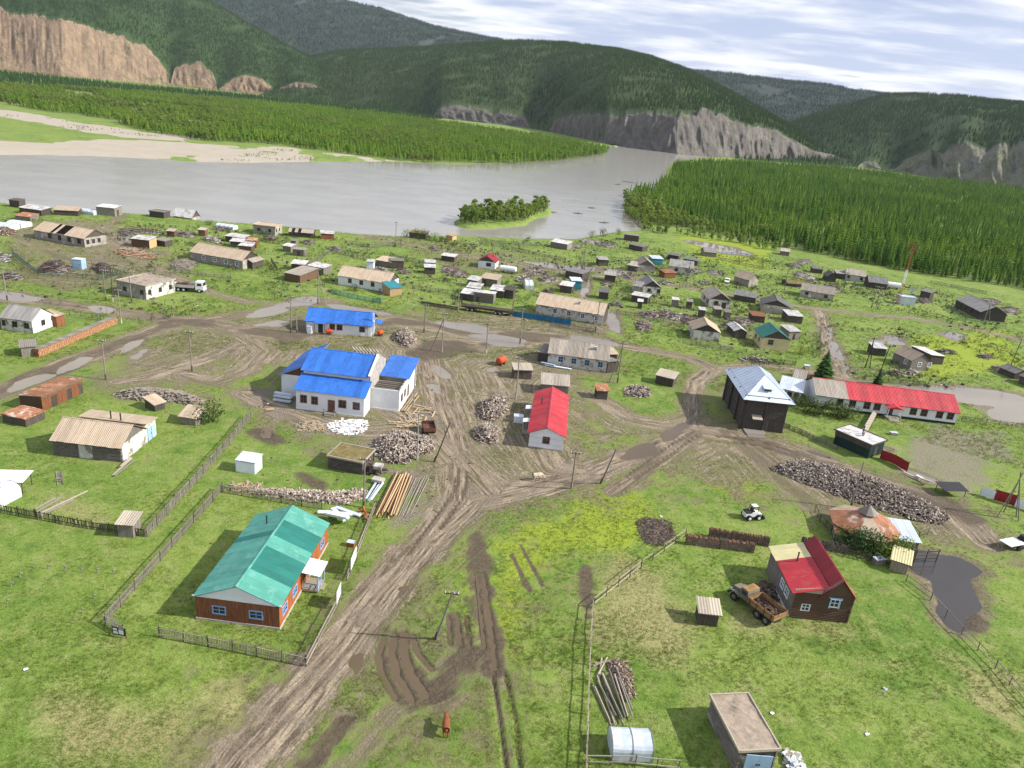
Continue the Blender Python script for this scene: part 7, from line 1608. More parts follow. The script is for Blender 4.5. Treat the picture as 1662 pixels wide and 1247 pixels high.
def loose_logs(name, label, cat, items, mt, group=None, r=.09, flat=False, part='log'):
    """items: world ends; each log a part"""
    a = G(*items[0][0]); t = thing(name, label, cat, (a[0], a[1], 0), 0, group)
    for k, (p, q) in enumerate(items):
        A, B = G(*p)-a, G(*q)-a; mb = MB(); rr = r*random.uniform(.75, 1.2); z = rr+(k % 3)*rr*1.5
        if flat: mb.beam((A[0], A[1], z), (B[0], B[1], z), rr*2.2, rr*.8)
        else: mb.tube((A[0], A[1], z), (B[0], B[1], z+random.uniform(-.02, .05)), rr, rr*.75, 6)
        mb.build(part, mt if isinstance(mt, str) else mt[k % len(mt)], t)
    return t
R2 = random.Random(5)
loose_logs('log_stack', 'bundle of long bleached poles beside the rail fence', 'logs', [((961+k*2.6+R2.uniform(-3, 3), 1112+R2.uniform(-14, 8)-k*.8), (991+k*2.2+R2.uniform(-4, 4), 1176+R2.uniform(-10, 8)-k*.6)) for k in range(18)], ['log_pile', 'wood_pale', 'wood_grey'], r=.1)
loose_logs('log_stack', 'crossed pale poles at the top of the bleached bundle', 'logs', [((965,1078),(1022,1075)), ((970,1098),(985,1070)), ((962,1085),(990,1076)), ((976,1070),(972,1105))], ['log_pile', 'wood_pale'], r=.1)
loose_logs('lumber_stack', 'wide stack of new orange planks beside the lane', 'lumber', [((640+k*1.2+R2.uniform(-2, 2), 770+R2.uniform(-4, 4)+k*.2), (609+k*1.4+R2.uniform(-2, 2), 836+R2.uniform(-6, 6)+k*.1)) for k in range(24)], ['plank_new', 'wood_brown', 'wood_new'], r=.10)
loose_logs('lumber_stack', 'thin row of grey laths right of the orange planks', 'lumber', [((672+k*3.4, 775+R2.uniform(-3, 3)), (643+k*3.4, 838+R2.uniform(-8, 4))) for k in range(8)], ['wood_grey', 'wood_pale'], r=.05)
loose_logs('plank_walk', 'two long boards on the lawn before the grey barn', 'boards', [((183,773),(214,745)), ((186,775),(219,749)), ((196,762),(212,747))], ['wood_pale', 'wood_grey'], r=.1, flat=True, part='board')
loose_logs('plank_walk', 'long pale boards lying by the dark stake fence', 'boards', [((62,836),(142,798)), ((60,834),(100,810)), ((58,830),(90,812)), ((66,838),(120,812))], ['wood_pale', 'wood_grey'], r=.1, flat=True, part='board')
loose_logs('board_stack', 'long boards stacked along the right wall of the hall', 'boards', [((652,668),(672,641)), ((656,669),(677,640)), ((660,670),(680,645)), ((671,658),(705,664)), ((668,662),(703,668))], ['wood_new', 'wood_pale'], r=.1, flat=True, part='board')
loose_logs('sheet_stack', 'stacked silver sheet metal left of the white hall', 'sheets', [((444+k, 651-k*2), (472+k, 655-k*2)) for k in range(4)], 'metal_pale', r=.35, flat=True, part='sheet')
loose_logs('board_stack', 'short yellow boards beside the silver sheets', 'boards', [((432,666),(445,664)), ((431,668),(446,667)), ((433,660),(444,657))], 'wood_new', r=.12, flat=True, part='board')
loose_logs('duckboards', 'pale duckboards laid in the mud below the boiler shed', 'boards', [((1466,768),(1490,779)), ((1486,776),(1508,788)), ((1492,784),(1510,790))], ['wood_pale', 'white_wall'], r=.22, flat=True, part='board')
loose_logs('profile_sheets', 'bent white profile sheets behind the green-roofed house', 'sheets', [((516,834),(572,838)), ((530,842),(566,850)), ((528,846),(564,854)), ((545,826),(585,840)), ((540,832),(560,852))], ['white_sheet', 'metal_pale'], r=.28, flat=True, part='sheet')
loose_logs('board_stack', 'orange boards beside the bent white sheets', 'boards', [((580,830),(604,832)), ((583,836),(602,840)), ((590,826),(598,850)), ((584,833),(600,846))], ['wood_orange', 'plank_new'], r=.12, flat=True, part='board')
loose_logs('white_beams', 'white metal beams leaning on the rubble row', 'beams', [((598,815),(618,785)), ((594,813),(613,782)), ((602,816),(622,788)), ((591,810),(606,792))], ['white_sheet', 'metal_pale'], r=.13, flat=True, part='beam')
loose_logs('slab_boards', 'broken slabs lying beside the moss-roofed shed', 'slabs', [((605,782),(622,786)), ((607,770),(620,772))], ['concrete', 'roof_white'], r=.5, flat=True, part='slab')
loose_logs('plank_walk', 'white plank and blue sheet under the flaking longhouse wall', 'boards', [((885,594),(927,601)), ((878,592),(900,597))], ['white_sheet', 'paint_lightblue'], r=.2, flat=True, part='board')
loose_logs('ladder_rack', 'grey slatted rack lying on the lawn below the rusty shed', 'rack', [((92+2*math.sin(k), 768+k*3), (101, 767+k*3)) for k in range(6)]+[((91,766),(94,788)), ((100,765),(103,786))], 'wood_grey', r=.07, flat=True, part='slat')

# ------------------------------------------------------------------ plastic tunnels, tanks, boards
def tunnel(label, p0, p1, w, h, mt='tarp', name='greenhouse', cat='greenhouse'):
    A, B = G(*p0), G(*p1); d = B-A; L = float(np.hypot(*d)); t = thing(name, label, cat, (A[0], A[1], 0), math.atan2(d[1], d[0])); n = 9; r_ = random.Random(int(p0[0]))
    prof = [(-w/2, 0)]+[(-w/2*math.cos(math.pi*i/n)*(1 if 0 < i < n else 1), h*(.55+.45*math.sin(math.pi*i/n))) for i in range(n+1)]+[(w/2, 0)]
    m_ = max(4, int(L/.8)); mb = MB(); v = []
    for j in range(m_+1):
        sag = .0 if j % 2 == 0 else -.06
        for y, z in prof: v.append((L*j/m_, y+w/2, max(z+sag*(z > h*.4)+r_.uniform(-.02, .02), -.05)))
    k = len(prof); mb.add(v, [(j*k+i, j*k+i+1, (j+1)*k+i+1, (j+1)*k+i) for j in range(m_) for i in range(k-1)])
    mb.add([v[i] for i in range(k)], [tuple(range(k))]); mb.add([v[m_*k+i] for i in range(k)], [tuple(range(k))]); mb.build('film', mt, t)
    for j in range(0, m_+1, 2):
        mb = MB()
        for (y0, z0_), (y1, z1) in zip(prof[:-1], prof[1:]): mb.beam((L*j/m_, y0+w/2, z0_+.03), (L*j/m_, y1+w/2, z1+.03), .06, .04)
        mb.build('hoop', 'wood_grey', t)
    return t
tunnel('plastic-covered greenhouse with pale film beside the rail fence', (992,1235), (1058,1238), 2.6, 1.8, 'tarp')
tunnel('white plastic greenhouse at the end of the dark stake fence', (-25,838), (36,806), 3.0, 1.9, 'white_sheet')
tunnel('bluish plastic-covered heap beside the low rusty hut', (-20,372), (14,376), 5, 2.0, 'tarp', 'covered_heap', 'heap')
tunnel('second plastic-covered heap nearer the ruined house', (10,368), (34,371), 5, 1.8, 'tarp_pale', 'covered_heap', 'heap')
tunnel('pale plastic-covered heap on the bank beside the white-roofed shed', (128,347), (152,350), 4, 1.7, 'tarp', 'covered_heap', 'heap')
tunnel('white plastic tunnel among the weeds', (852,470), (866,471), 6, 2.2, 'tarp_pale')
tunnel('grey upturned boat shape on the bank', (350,370), (378,374), 3.4, 1.6, 'tarp_pale', 'covered_boat', 'boat')
def tank(label, p, ang, L, r, mt, name='tank', z=.3):
    a = G(*p); t = thing(name, label, 'tank', (a[0], a[1], 0), ang); mb = MB(); n = 14
    mb.tube((-L/2, 0, r+z), (L/2, 0, r+z), r, r, n, cap=False); 
    for s_ in (-1, 1): mb.tube((s_*L/2, 0, r+z), (s_*(L/2+r*.28), 0, r+z), r, r*.62, n)
    mb.build('shell', mt, t, smooth=False); 
    for s_ in (-.6, .6): mb = MB(); mb.box(s_*L/2-.1, s_*L/2+.1, -r*.8, r*.8, -.05, z+r*.35); mb.build('cradle', 'wood_dark', t)
    mb = MB(); mb.tube((0, 0, 2*r+z-.03), (0, 0, 2*r+z+.16), .22, .22, 8); mb.build('hatch', mt, t)
tank('orange fuel tank lying on the green', (813,592), rad(60), 2.0, .75, 'paint_orange')
tank('small orange tank by the blue longhouse door', (534,543), rad(10), 1.1, .45, 'paint_orange')
tank('red tank behind the end of the blue longhouse', (617,545), rad(70), 1.2, .5, 'paint_orange')
tank('long white tank beside the pink-roofed house', (824,443), rad(-10), 5.0, 1.0, 'paint_white')
tank('white horizontal tank near the wood beside the dark log shed', (1449,469), rad(-10), 4.6, 1.1, 'paint_white')
def cabinet(label, p, w, d, h, mt, rz=0, name='cabinet', cat='cabinet'):
    a = G(*p); t = thing(name, label, cat, (a[0], a[1], 0), rz); mb = MB(); mb.box(-w/2, w/2, -d/2, d/2, -.05, h); mb.build('body', mt, t)
    mb = MB(); mb.box(-w/2-.06, w/2+.06, -d/2-.06, d/2+.06, h+.002, h+.07); mb.build('lid', 'metal_pale', t)
    mb = MB(); mb.box(-w*.35, w*.35, -d/2-.03, -d/2-.002, .15, h*.85); o = mb.build('door', mt, t); mb = MB(); mb.box(w*.25, w*.3, -d/2-.07, -d/2-.031, h*.45, h*.55); mb.build('handle', 'black_iron', o)
cabinet('white metal cabinet between firewood heaps and red-roofed house', (841,685), 1.6, 1.2, 1.2, 'white_sheet')
cabinet('white cabinet by the left corner of the blue longhouse', (503,541), 1.0, .8, 1.6, 'white_sheet')
cabinet('blue and white water box inside the green netting', (129,436), 2.6, 2.2, 2.6, 'paint_lightblue', name='water_box', cat='box')
cabinet('little yellow cabin at the grassy roadside', (1308,601), 1.2, 1.2, 1.2, 'metal_yellow', name='meter_box', cat='box')
cabinet('orange crate on the grass inside the lane fence', (570,886), .9, .6, .55, 'wood_orange', rad(-10), 'crate', 'crate')
cabinet('grey trough beside the hut with the yellow roof', (1425,915), 1.4, .8, .8, 'wood_grey', .3, 'trough', 'trough')
cabinet('white stool-sized box below the red porch', (1450,706), 1.3, .8, .5, 'wood_pale', 0, 'bench_box', 'box')
def board_sign(label, a, b):
    A, B = G(*a), G(*b); d = B-A; L = float(np.hypot(*d)); t = thing('notice_board', label, 'sign', (A[0], A[1], 0), math.atan2(d[1], d[0]))
    for x in (.1, L-.1): mb = MB(); mb.box(x-.05, x+.05, -.05, .05, -.2, 2.1); mb.build('post', 'wood_grey', t)
    mb = MB(); mb.box(0, L, -.085, -.052, .75, 2.2); p = mb.build('panel', 'paint_white', t)
    mb = MB(); 
    for z in (.75, 2.14): mb.box(-.03, L+.03, -.10, -.0865, z, z+.06)
    mb.build('panel_frame', 'frame_white', p)
board_sign('white notice board on the lane fence beside the orange crate', (568,935), (577,912))
board_sign('white notice board at the fence corner nearest the road puddles', (545,990), (552,972))
def small_banner():
    a = G(186, 1031); t = thing('banner', 'black and white printed banner tied to the end of the picket fence', 'banner', (a[0], a[1], 0), rad(-10))
    mb = MB(); mb.box(-.1, 1.35, -.12, -.09, .25, 1.15); mb.build('cloth', 'black_iron', t)
    for x, z, w, h in ((0, .35, .5, .3), (.6, .4, .55, .5), (0, .75, .45, .25), (.65, 1.0, .5, .08)): mb = MB(); mb.box(x, x+w, -.128, -.122, z, z+h); mb.build('print_block', 'paint_white', t)
    for x in (-.1, 1.33): mb = MB(); mb.box(x-.03, x+.03, -.09, -.03, -.1, 1.25); mb.build('post', 'wood_dark', t)
small_banner()
def corral_gate():
    a, b = G(1483, 912), G(1522, 914); d = b-a; L = float(np.hypot(*d)); t = thing('field_gate', 'tall dark pole gate standing in the bog water', 'gate', (a[0], a[1], 0), math.atan2(d[1], d[0])+.12)
    for x in (0, L/2, L): mb = MB(); mb.tube((x, 0, -.3), (x, 0, 1.9), .08, .07, 6); mb.build('post', 'wood_dark', t)
    for z in (.5, 1.05, 1.6): mb = MB(); mb.beam((-.1, -.1, z), (L+.1, -.1, z+.05), .06, .12); mb.build('rail', 'wood_dark', t)
corral_gate()
def canopy(label, a, b, depth, h, mt):
    A, B = G(*a), G(*b); d = B-A; L = float(np.hypot(*d)); t = thing('shelter', label, 'shelter', (A[0], A[1], 0), math.atan2(d[1], d[0]))
    for x in (.1, L-.1):
        for y in (.1, depth-.1): mb = MB(); mb.tube((x, y, -.2), (x, y, h), .06, .06, 5); mb.build('post', 'wood_dark', t)
    mb = MB(); mb.prism([(-.2, -.2, h), (L+.2, -.2, h+.1), (L+.2, depth+.2, h+.35), (-.2, depth+.2, h+.25)], (0, 0, .06)); mb.build('roof', mt, t)
canopy('open shelter with crumpled white roof above the plastic greenhouse', (-12,800), (38,802), 2.4, 1.6, 'white_sheet')
canopy('low black sheet shelter at the end of the firewood bank', (1530,806), (1566,808), 2.2, 1.1, 'black_iron')

# ------------------------------------------------------------------ vehicles
def wheel(parent, x, y, r, w, rim='truck_khaki'):
    mb = MB(); n = 16; mb.tube((x, y-w/2, r), (x, y+w/2, r), r, r, n, cap=True); o = mb.build('wheel', 'rubber', parent)
    s_ = 1 if y > 0 else -1
    mb = MB(); mb.tube((x, y+s_*(w/2-.02), r), (x, y+s_*(w/2+.02), r), r*.56, r*.5, 10); mb.tube((x, y+s_*(w/2+.015), r), (x, y+s_*(w/2+.06), r), r*.2, r*.15, 8); mb.build('rim', rim, o)
def place(name, label, cat, rear, front, z=0):
    A, B = G(*rear), G(*front); d = B-A; return thing(name, label, cat, (A[0], A[1], z), math.atan2(d[1], d[0])), float(np.hypot(*d))
def cabin_glass(t, T, u0, u1, z0_, z1):
    mb = MB(T); mb.box(u0, u1, .0, .015, z0_, z1); mb.build('window', 'glass', t)
def bonnet_lorry():
    t, L = place('lorry', 'old khaki six-wheel bonnet lorry with yellow-brown wooden bed', 'lorry', (1262,1019), (1188,962)); L = 6.9
    for x in (1.0, 2.25, 5.75):
        for y in (-.9, .9): wheel(t, x, y, .55, .38)
    mb = MB(); mb.box(.2, 6.6, -.42, -.3, .65, .85); mb.box(.2, 6.6, .3, .42, .65, .85); mb.box(.2, .32, -.5, .5, .62, .86); mb.box(6.55, 6.8, -1.05, 1.05, .55, .78); mb.build('chassis', 'black_iron', t)
    # bed with side boards
    mb = MB(); mb.box(0, 3.75, -1.18, 1.18, 1.12, 1.24); bed = mb.build('bed', 'wood_dark', t)
    for z in (1.245, 1.48, 1.71):
        for y in (-1.2, 1.14): mb = MB(); mb.box(0, 3.75, y, y+.06, z, z+.215); mb.build('side_board', 'truck_bed', bed)
        for x in (-.03, 3.69): mb = MB(); mb.box(x, x+.06, -1.135, 1.135, z, z+.215); mb.build('end_board', 'truck_bed', bed)
    for x in (.3, 1.3, 2.4, 3.4):
        for y in (-1.25, 1.2): mb = MB(); mb.box(x, x+.07, y, y+.05, 1.1, 1.95); mb.build('stanchion', 'black_iron', bed)
    # cab
    mb = MB(); mb.prism([(3.95, -.98, 1.0), (5.15, -.98, 1.0), (5.15, -.98, 1.55), (4.95, -.98, 2.25), (4.05, -.98, 2.3), (3.95, -.98, 2.0)], (0, 1.96, 0)); cab = mb.build('cab', 'truck_khaki', t)
    mb = MB(); mb.box(4.0, 4.98, -.95, .95, 2.305, 2.36); mb.build('cab_roof', 'truck_bed', cab)
    for y, s_ in ((-.985, -1), (.985, 1)):
        mb = MB(); mb.box(4.15, 4.85, min(y, y+s_*.02), max(y, y+s_*.02), 1.62, 2.12); mb.build('window', 'glass', cab)
        mb = MB(); mb.box(4.08, 4.98, min(y, y+s_*.03), max(y, y+s_*.03), 1.05, 1.58); mb.build('door', 'truck_khaki', cab)
    for y in (-.47, .47): mb = MB(); mb.prism([(5.14, y-.42, 1.6), (5.14, y+.42, 1.6), (4.985, y+.42, 2.16), (4.985, y-.42, 2.16)], (.035, 0, .01)); mb.build('windscreen', 'glass', cab)
    mb = MB(); mb.prism([(5.15, -.62, .95), (6.5, -.5, .95), (6.5, -.5, 1.5), (6.35, -.5, 1.62), (5.15, -.62, 1.68)], (0, 1.12, 0)); hd = mb.build('bonnet', 'truck_khaki', t)
    mb = MB(); mb.box(6.5, 6.55, -.4, .5, 1.0, 1.48); mb.build('grille', 'black_iron', hd)
    for y in (-.95, .95):
        pr = [(5.05, 1.0), (5.2, 1.18), (5.75, 1.3), (6.3, 1.2), (6.45, .95)]; mb = MB()
        for (a, b), (c, d) in zip(pr[:-1], pr[1:]): mb.prism([(a, y-.27, b), (c, y-.27, d), (c, y+.27, d), (a, y+.27, b)], (0, 0, .06))
        mb.build('fender', 'truck_khaki', t)
        mb = MB(); mb.tube((6.4, y*.8, 1.18), (6.56, y*.8, 1.18), .12, .12, 10); mb.build('headlight', 'paint_white', t)
    mb = MB(); r_ = random.Random(3)
    for k in range(90): 
        c = Vector((r_.uniform(.3, 3.4), r_.uniform(-.9, .9), 1.28+r_.uniform(0, .2))); a = r_.uniform(0, 6.28); mb.beam(c-Vector((math.cos(a), math.sin(a), 0))*.25, c+Vector((math.cos(a), math.sin(a), r_.uniform(-.3, .3)))*.25, .12, .12, k % 3)
    ld = mb.build('firewood_load', ['wood_brown', 'rust_iron', 'firewood_bark'], t)
bonnet_lorry()
def white_lorry():
    t, L = place('lorry', 'white cab-over lorry with pale open bed beside the grassy crossing', 'lorry', (284,471), (335,475)); 
    for x in (1.2, 2.5, 6.3):
        for y in (-.95, .95): wheel(t, x, y, .52, .4, 'metal_pale')
    mb = MB(); mb.box(.1, 7.2, -.45, .45, .6, .9); mb.build('chassis', 'black_iron', t)
    mb = MB(); mb.box(0, 5.1, -1.2, 1.2, 1.05, 1.17); bed = mb.build('bed', 'wood_dark', t)
    for y in (-1.22, 1.16): mb = MB(); mb.box(0, 5.1, y, y+.06, 1.18, 1.85); mb.build('side_board', 'roof_white', bed)
    for x in (-.03, 5.06): mb = MB(); mb.box(x, x+.06, -1.155, 1.155, 1.18, 1.95); mb.build('end_board', 'roof_white', bed)
    mb = MB(); mb.prism([(5.4, -1.15, .8), (7.3, -1.15, .8), (7.35, -1.15, 1.7), (7.1, -1.15, 2.75), (5.45, -1.15, 2.8)], (0, 2.3, 0)); cab = mb.build('cab', 'paint_white', t)
    for y, s_ in ((-1.155, -1), (1.155, 1)): mb = MB(); mb.box(5.9, 6.9, min(y, y+s_*.02), max(y, y+s_*.02), 1.8, 2.45); mb.build('window', 'glass', cab)
    mb = MB(); mb.prism([(7.35, -1.0, 1.75), (7.35, 1.0, 1.75), (7.16, 1.0, 2.55), (7.16, -1.0, 2.55)], (.03, 0, .01)); mb.build('windscreen', 'glass', cab)
    mb = MB(); mb.box(7.3, 7.45, -1.2, 1.2, .55, .95); mb.build('bumper', 'metal_pale', t)
    mb = MB(); mb.box(.6, 2.9, -.9, .9, 1.18, 2.0); mb.box(2.2, 3.4, -.7, .8, 1.2, 2.25); mb.build('load', 'rust_iron', t)
white_lorry()
def small_loader():
    t, L = place('loader', 'small black and white wheeled loader standing alone on the grass', 'loader', (1206,842), (1233,840)); 
    for x in (.5, 2.0):
        for y in (-.7, .7): wheel(t, x, y, .42, .34, 'paint_white')
    mb = MB(); mb.prism([(.0, -.5, .45), (2.6, -.5, .45), (2.6, -.5, .85), (1.7, -.5, 1.1), (.0, -.5, 1.1)], (0, 1.0, 0)); b = mb.build('body', 'paint_white', t)
    mb = MB(); mb.box(.05, .9, -.55, .55, 1.102, 1.3); mb.build('engine_cover', 'black_iron', b)
    mb = MB()
    for x in (.95, 1.85):
        for y in (-.48, .48): mb.beam((x, y, 1.05), (x+.05, y*.9, 2.0), .06, .06)
    for y in (-.44, .44): mb.beam((1.0, y, 2.0), (1.9, y, 2.0), .07, .07)
    mb.beam((1.0, -.44, 2.0), (1.0, .44, 2.0), .07, .07); mb.beam((1.9, -.44, 2.0), (1.9, .44, 2.0), .07, .07); mb.build('roll_cage', 'black_iron', t)
    mb = MB(); mb.box(1.05, 1.5, -.3, .3, 1.06, 1.3); mb.box(1.02, 1.12, -.3, .3, 1.3, 1.75); mb.build('seat', 'black_iron', t)
    mb = MB(); mb.box(1.05, 1.85, -.4, .4, 2.03, 2.08); mb.build('canopy', 'paint_white', t)
    mb = MB(); mb.prism([(2.7, -.75, .15), (3.25, -.75, .15), (3.1, -.75, .3), (2.85, -.75, .65), (2.7, -.75, .65)], (0, 1.5, 0)); mb.beam((2.3, -.45, .8), (2.8, -.45, .5), .1, .12); mb.beam((2.3, .45, .8), (2.8, .45, .5), .1, .12); mb.build('bucket', 'black_iron', t)
small_loader()
def tipper():
    t, L = place('tipping_trailer', 'rusty two-wheel tipping trailer beside the boards by the hall', 'trailer', (697,708), (690,682)); 
    for y in (-.95, .95): wheel(t, 1.3, y, .45, .3, 'rust_iron')
    mb = MB(); mb.box(0, 3.0, -1.0, 1.0, .75, .85); bed = mb.build('bed', 'rust_iron', t)
    for y in (-1.03, .98): mb = MB(); mb.box(0, 3.0, y, y+.05, .86, 1.45); mb.build('side_board', 'rust_iron', bed)
    for x in (-.02, 2.96): mb = MB(); mb.box(x, x+.05, -.975, .975, .86, 1.45); mb.build('end_board', 'rust_iron', bed)
    mb = MB(); mb.beam((3.0, -.6, .7), (4.2, 0, .5), .1, .1); mb.beam((3.0, .6, .7), (4.2, 0, .5), .1, .1); mb.box(.3, 2.7, -.3, .3, .6, .74); mb.build('drawbar', 'black_iron', t)
    mb = MB(); mb.tube((4.1, 0, -.05), (4.1, 0, .55), .05, .05, 6); mb.build('jack_leg', 'black_iron', t)
tipper()
def flatbed():
    t, L = place('flatbed_trailer', 'long rusty flatbed trailer loaded with dark logs along the lane', 'trailer', (832,513), (748,502)); 
    for x in (3.2, 4.4, L-3.2, L-2.0):
        for y in (-1.0, 1.0): wheel(t, x, y, .48, .35, 'roof_white')
    mb = MB(); mb.box(0, L, -1.2, 1.2, .95, 1.12); mb.box(.2, L-.2, -.5, .5, .7, .94); mb.build('bed', 'rust_iron', t)
    r_ = random.Random(9)
    for k in range(14): y = -1.0+2.0*(k % 7)/6; z = 1.22+(k//7)*.2; mb = MB(); mb.tube((r_.uniform(.1, 1.0), y+(k//7)*.1, z), (L-r_.uniform(.1, 1.5), y+(k//7)*.1, z), .11, .09, 6); mb.build('log', 'bark' if k % 3 else 'log_grey', t)
    loose_logs('log_barrier', 'low barrier of dark logs leading to the flatbed trailer', 'logs', [((683+k*.2, 491+k*1.0), (745, 501+k*1.0)) for k in range(5)], ['bark', 'log_grey'], r=.16)
flatbed()
def little_car():
    t, L = place('car', 'small white car parked beside the patched slate house', 'car', (1180,457), (1178,465)); 
    for x in (.8, 3.2):
        for y in (-.72, .72): wheel(t, x, y, .32, .22, 'metal_pale')
    mb = MB(); mb.prism([(0, -.8, .35), (4.0, -.8, .35), (4.05, -.8, .7), (3.0, -.8, .9), (2.5, -.72, 1.4), (1.0, -.72, 1.45), (.3, -.78, .95), (0, -.8, .9)], (0, 1.6, 0)); b = mb.build('body', 'paint_white', t)
    for y, s_ in ((-.81, -1), (.81, 1)): mb = MB(); mb.box(.75, 2.6, min(y, y+s_*.015), max(y, y+s_*.015), .95, 1.32); mb.build('window', 'glass', b)
    mb = MB(); mb.prism([(3.0, -.68, .92), (3.0, .68, .92), (2.55, .62, 1.36), (2.55, -.62, 1.36)], (.04, 0, .03)); mb.build('windscreen', 'glass', b)
little_car()
def rusty_tractor():
    t, L = place('trailer_frame', 'dark wheeled machine with pale flat bed beside the crimson fence poles', 'machine', (1640,890), (1672,884))
    for x in (.6, 2.6):
        for y in (-.8, .8): wheel(t, x, y, .5, .3, 'black_iron')
    mb = MB(); mb.box(0, 3.2, -.6, .6, .7, .95); mb.box(1.9, 3.1, -.5, .5, .96, 1.7); mb.build('body', 'black_iron', t); mb = MB(); mb.box(-1.6, 1.5, -.9, .9, .98, 1.08); mb.build('bed', 'white_sheet', t)
rusty_tractor()

# ------------------------------------------------------------------ cows
def cow(label, p, heading, mt, s=1.0, graze=False):
    """one continuous body grown over a skeleton"""
    J = [(0, 0, 1.08, .36, .34), (.45, 0, 1.05, .43, .40), (.9, 0, 1.08, .38, .37), (1.15, 0, 1.14, .26, .27), (1.38, 0, 1.16 if not graze else .95, .17, .19), (1.58, 0, 1.2 if not graze else .62, .16, .16), (1.82, 0, 1.02 if not graze else .36, .10, .10),
         (-.28, 0, 1.12, .33, .31), (-.42, 0, 1.1, .05, .05), (-.48, 0, .62, .03, .03)]
    E_ = [(0, 1), (1, 2), (2, 3), (3, 4), (4, 5), (5, 6), (0, 7), (7, 8), (8, 9)]
    for sy in (-1, 1):
        b = len(J); J += [(-.12, sy*.2, .95, .17, .17), (-.02, sy*.21, .66, .11, .11), (-.18, sy*.2, .42, .075, .075), (-.12, sy*.2, .05, .06, .06)]; E_ += [(7, b), (b, b+1), (b+1, b+2), (b+2, b+3)]
        b = len(J); J += [(1.02, sy*.2, .85, .15, .15), (1.0, sy*.19, .48, .075, .075), (1.02, sy*.19, .05, .06, .06)]; E_ += [(2, b), (b, b+1), (b+1, b+2)]
        b = len(J); z = J[5][2]; J += [(1.54, sy*.26, z+.06, .05, .03)]; E_ += [(5, b)]
        b = len(J); J += [(1.6, sy*.14, z+.26, .025, .02)]; E_ += [(5, b)]
    a = G(*p); t = thing('cow', label, 'cow', (a[0], a[1], 0), heading); t.scale = (s, s, s)
    me = bpy.data.meshes.new('cow_body'); me.from_pydata([j[:3] for j in J], E_, []); me.materials.append(M[mt])
    o = obj('body', me, t); md = o.modifiers.new('skin', 'SKIN'); 
    sv = me.skin_vertices[0] if me.skin_vertices else None
    if sv is None:
        bpy.context.view_layer.objects.active = o; o.select_set(True); bpy.ops.object.modifier_remove(modifier='skin'); bpy.ops.object.modifier_add(type='SKIN'); sv = me.skin_vertices[0]
    for k, j in enumerate(J): sv.data[k].radius = (j[3], j[4])
    sv.data[0].use_root = True
    o.modifiers.new('smooth', 'SUBSURF').levels = 2; o.modifiers[-1].render_levels = 2
    mb = MB(); mb.box(1.80, 1.93, -.08, .08, J[6][2]-.08, J[6][2]+.05); mb.build('muzzle', 'cow_pale', t)
cow('brown cow seen from behind on the grass by the muddy ruts', (723,1196), rad(96), 'cow_brown', .95)
cow('pale cow grazing on the dirt fork of the road', (867,781), rad(28), 'cow_pale', .95, True)

# ------------------------------------------------------------------ bushes and lone trees
def bush(label, p, s, n=420, key='leaf_bush', h=3.2, rx=2.6, name='bush', cat='bush', seed=1):
    a = G(*p); t = thing(name, label, cat, (a[0], a[1], 0)); t.scale = (s, s, s)
    obj('stems', leafy_mesh('stems', [key, 'bark'], seed, h, rx, 0, crown=False, stems=9, clumps=12), t); obj('crown', leafy_mesh('crown', [key, 'bark'], seed, h, rx, n, .2, clumps=12, low=.05, trunk=False), t)
bush('green bush swallowing the tan lean-to', (346,684), 1.1, seed=3)
for k, (x, y, s, lab) in enumerate([(1310,668,.95,'bush nearest the pale-roofed annex'), (1330,674,1.0,'bush in front of the brown slate end, left of two'), (1352,676,1.05,'bush in front of the brown slate end, right of two'), (1375,680,.95,'bush beside the boxed heating duct'), (1290,660,.7,'small bush behind the storehouse corner')]): bush(lab+' of the long white building', (x, y), s, 520, seed=10+k)
for k, (x, y, s, lab) in enumerate([(1368,888,.8,'dark bush at the left front'), (1392,896,.95,'dark bush right before the door'), (1418,900,.95,'dark bush below the pale tin roof'), (1442,904,1.1,'tall feathery bush at the right')]): bush(lab+' of the eight-sided hut', (x, y), s, 520, 'leaf_dark' if k < 3 else 'leaf_willow', seed=20+k)
bush('weedy green bush right of the cream house', (1297,575), .8, 300, 'leaf_willow', seed=31)
bush('green shrubs in the garden of the white longhouse', (575,473), .7, 300, seed=32); bush('shrubs before the blue-fenced longhouse wall', (915,524), .6, 300, seed=33)
for k, (x, y, s) in enumerate([(672,386,1.2),(690,388,1.3),(705,391,1.0),(720,393,.8),(660,385,.9),(855,392,.8),(960,386,1.0),(980,384,1.1),(1003,381,.9),(340,366,.7),(1060,417,.7),(1075,421,.6)]): bush('dark green bush growing on the village river bank', (x, y), s, 260, 'leaf_bush' if k % 2 else 'leaf_willow', seed=40+k)
for o in [o for o in COL.objects if o.get('label') == 'dark green bush growing on the village river bank']: o['group'] = 'bushes on the river bank'
def lone(label, p, s, seed):
    a = G(*p); t = thing('spruce_tree', label, 'tree', (a[0], a[1], 0)); t.scale = (s, s, s)
    kw = dict(h=7, rad_=2.7, tiers=18, m_=13, base=.04, droop=.25)
    obj('trunk', conifer_mesh('trunk', ['leaf_dark', 'bark'], seed, crown=False, **kw), t); obj('crown', conifer_mesh('crown', ['leaf_dark', 'bark'], seed, trunk=False, **kw), t)
lone('lone dark bushy spruce behind the long red roof', (1334,615), 1.0, 301); lone('small young spruce behind the long red roof', (1424,624), .5, 302)
for k, (x, y) in enumerate([(1225,347),(1100,297),(1092,299)][:0]): pass
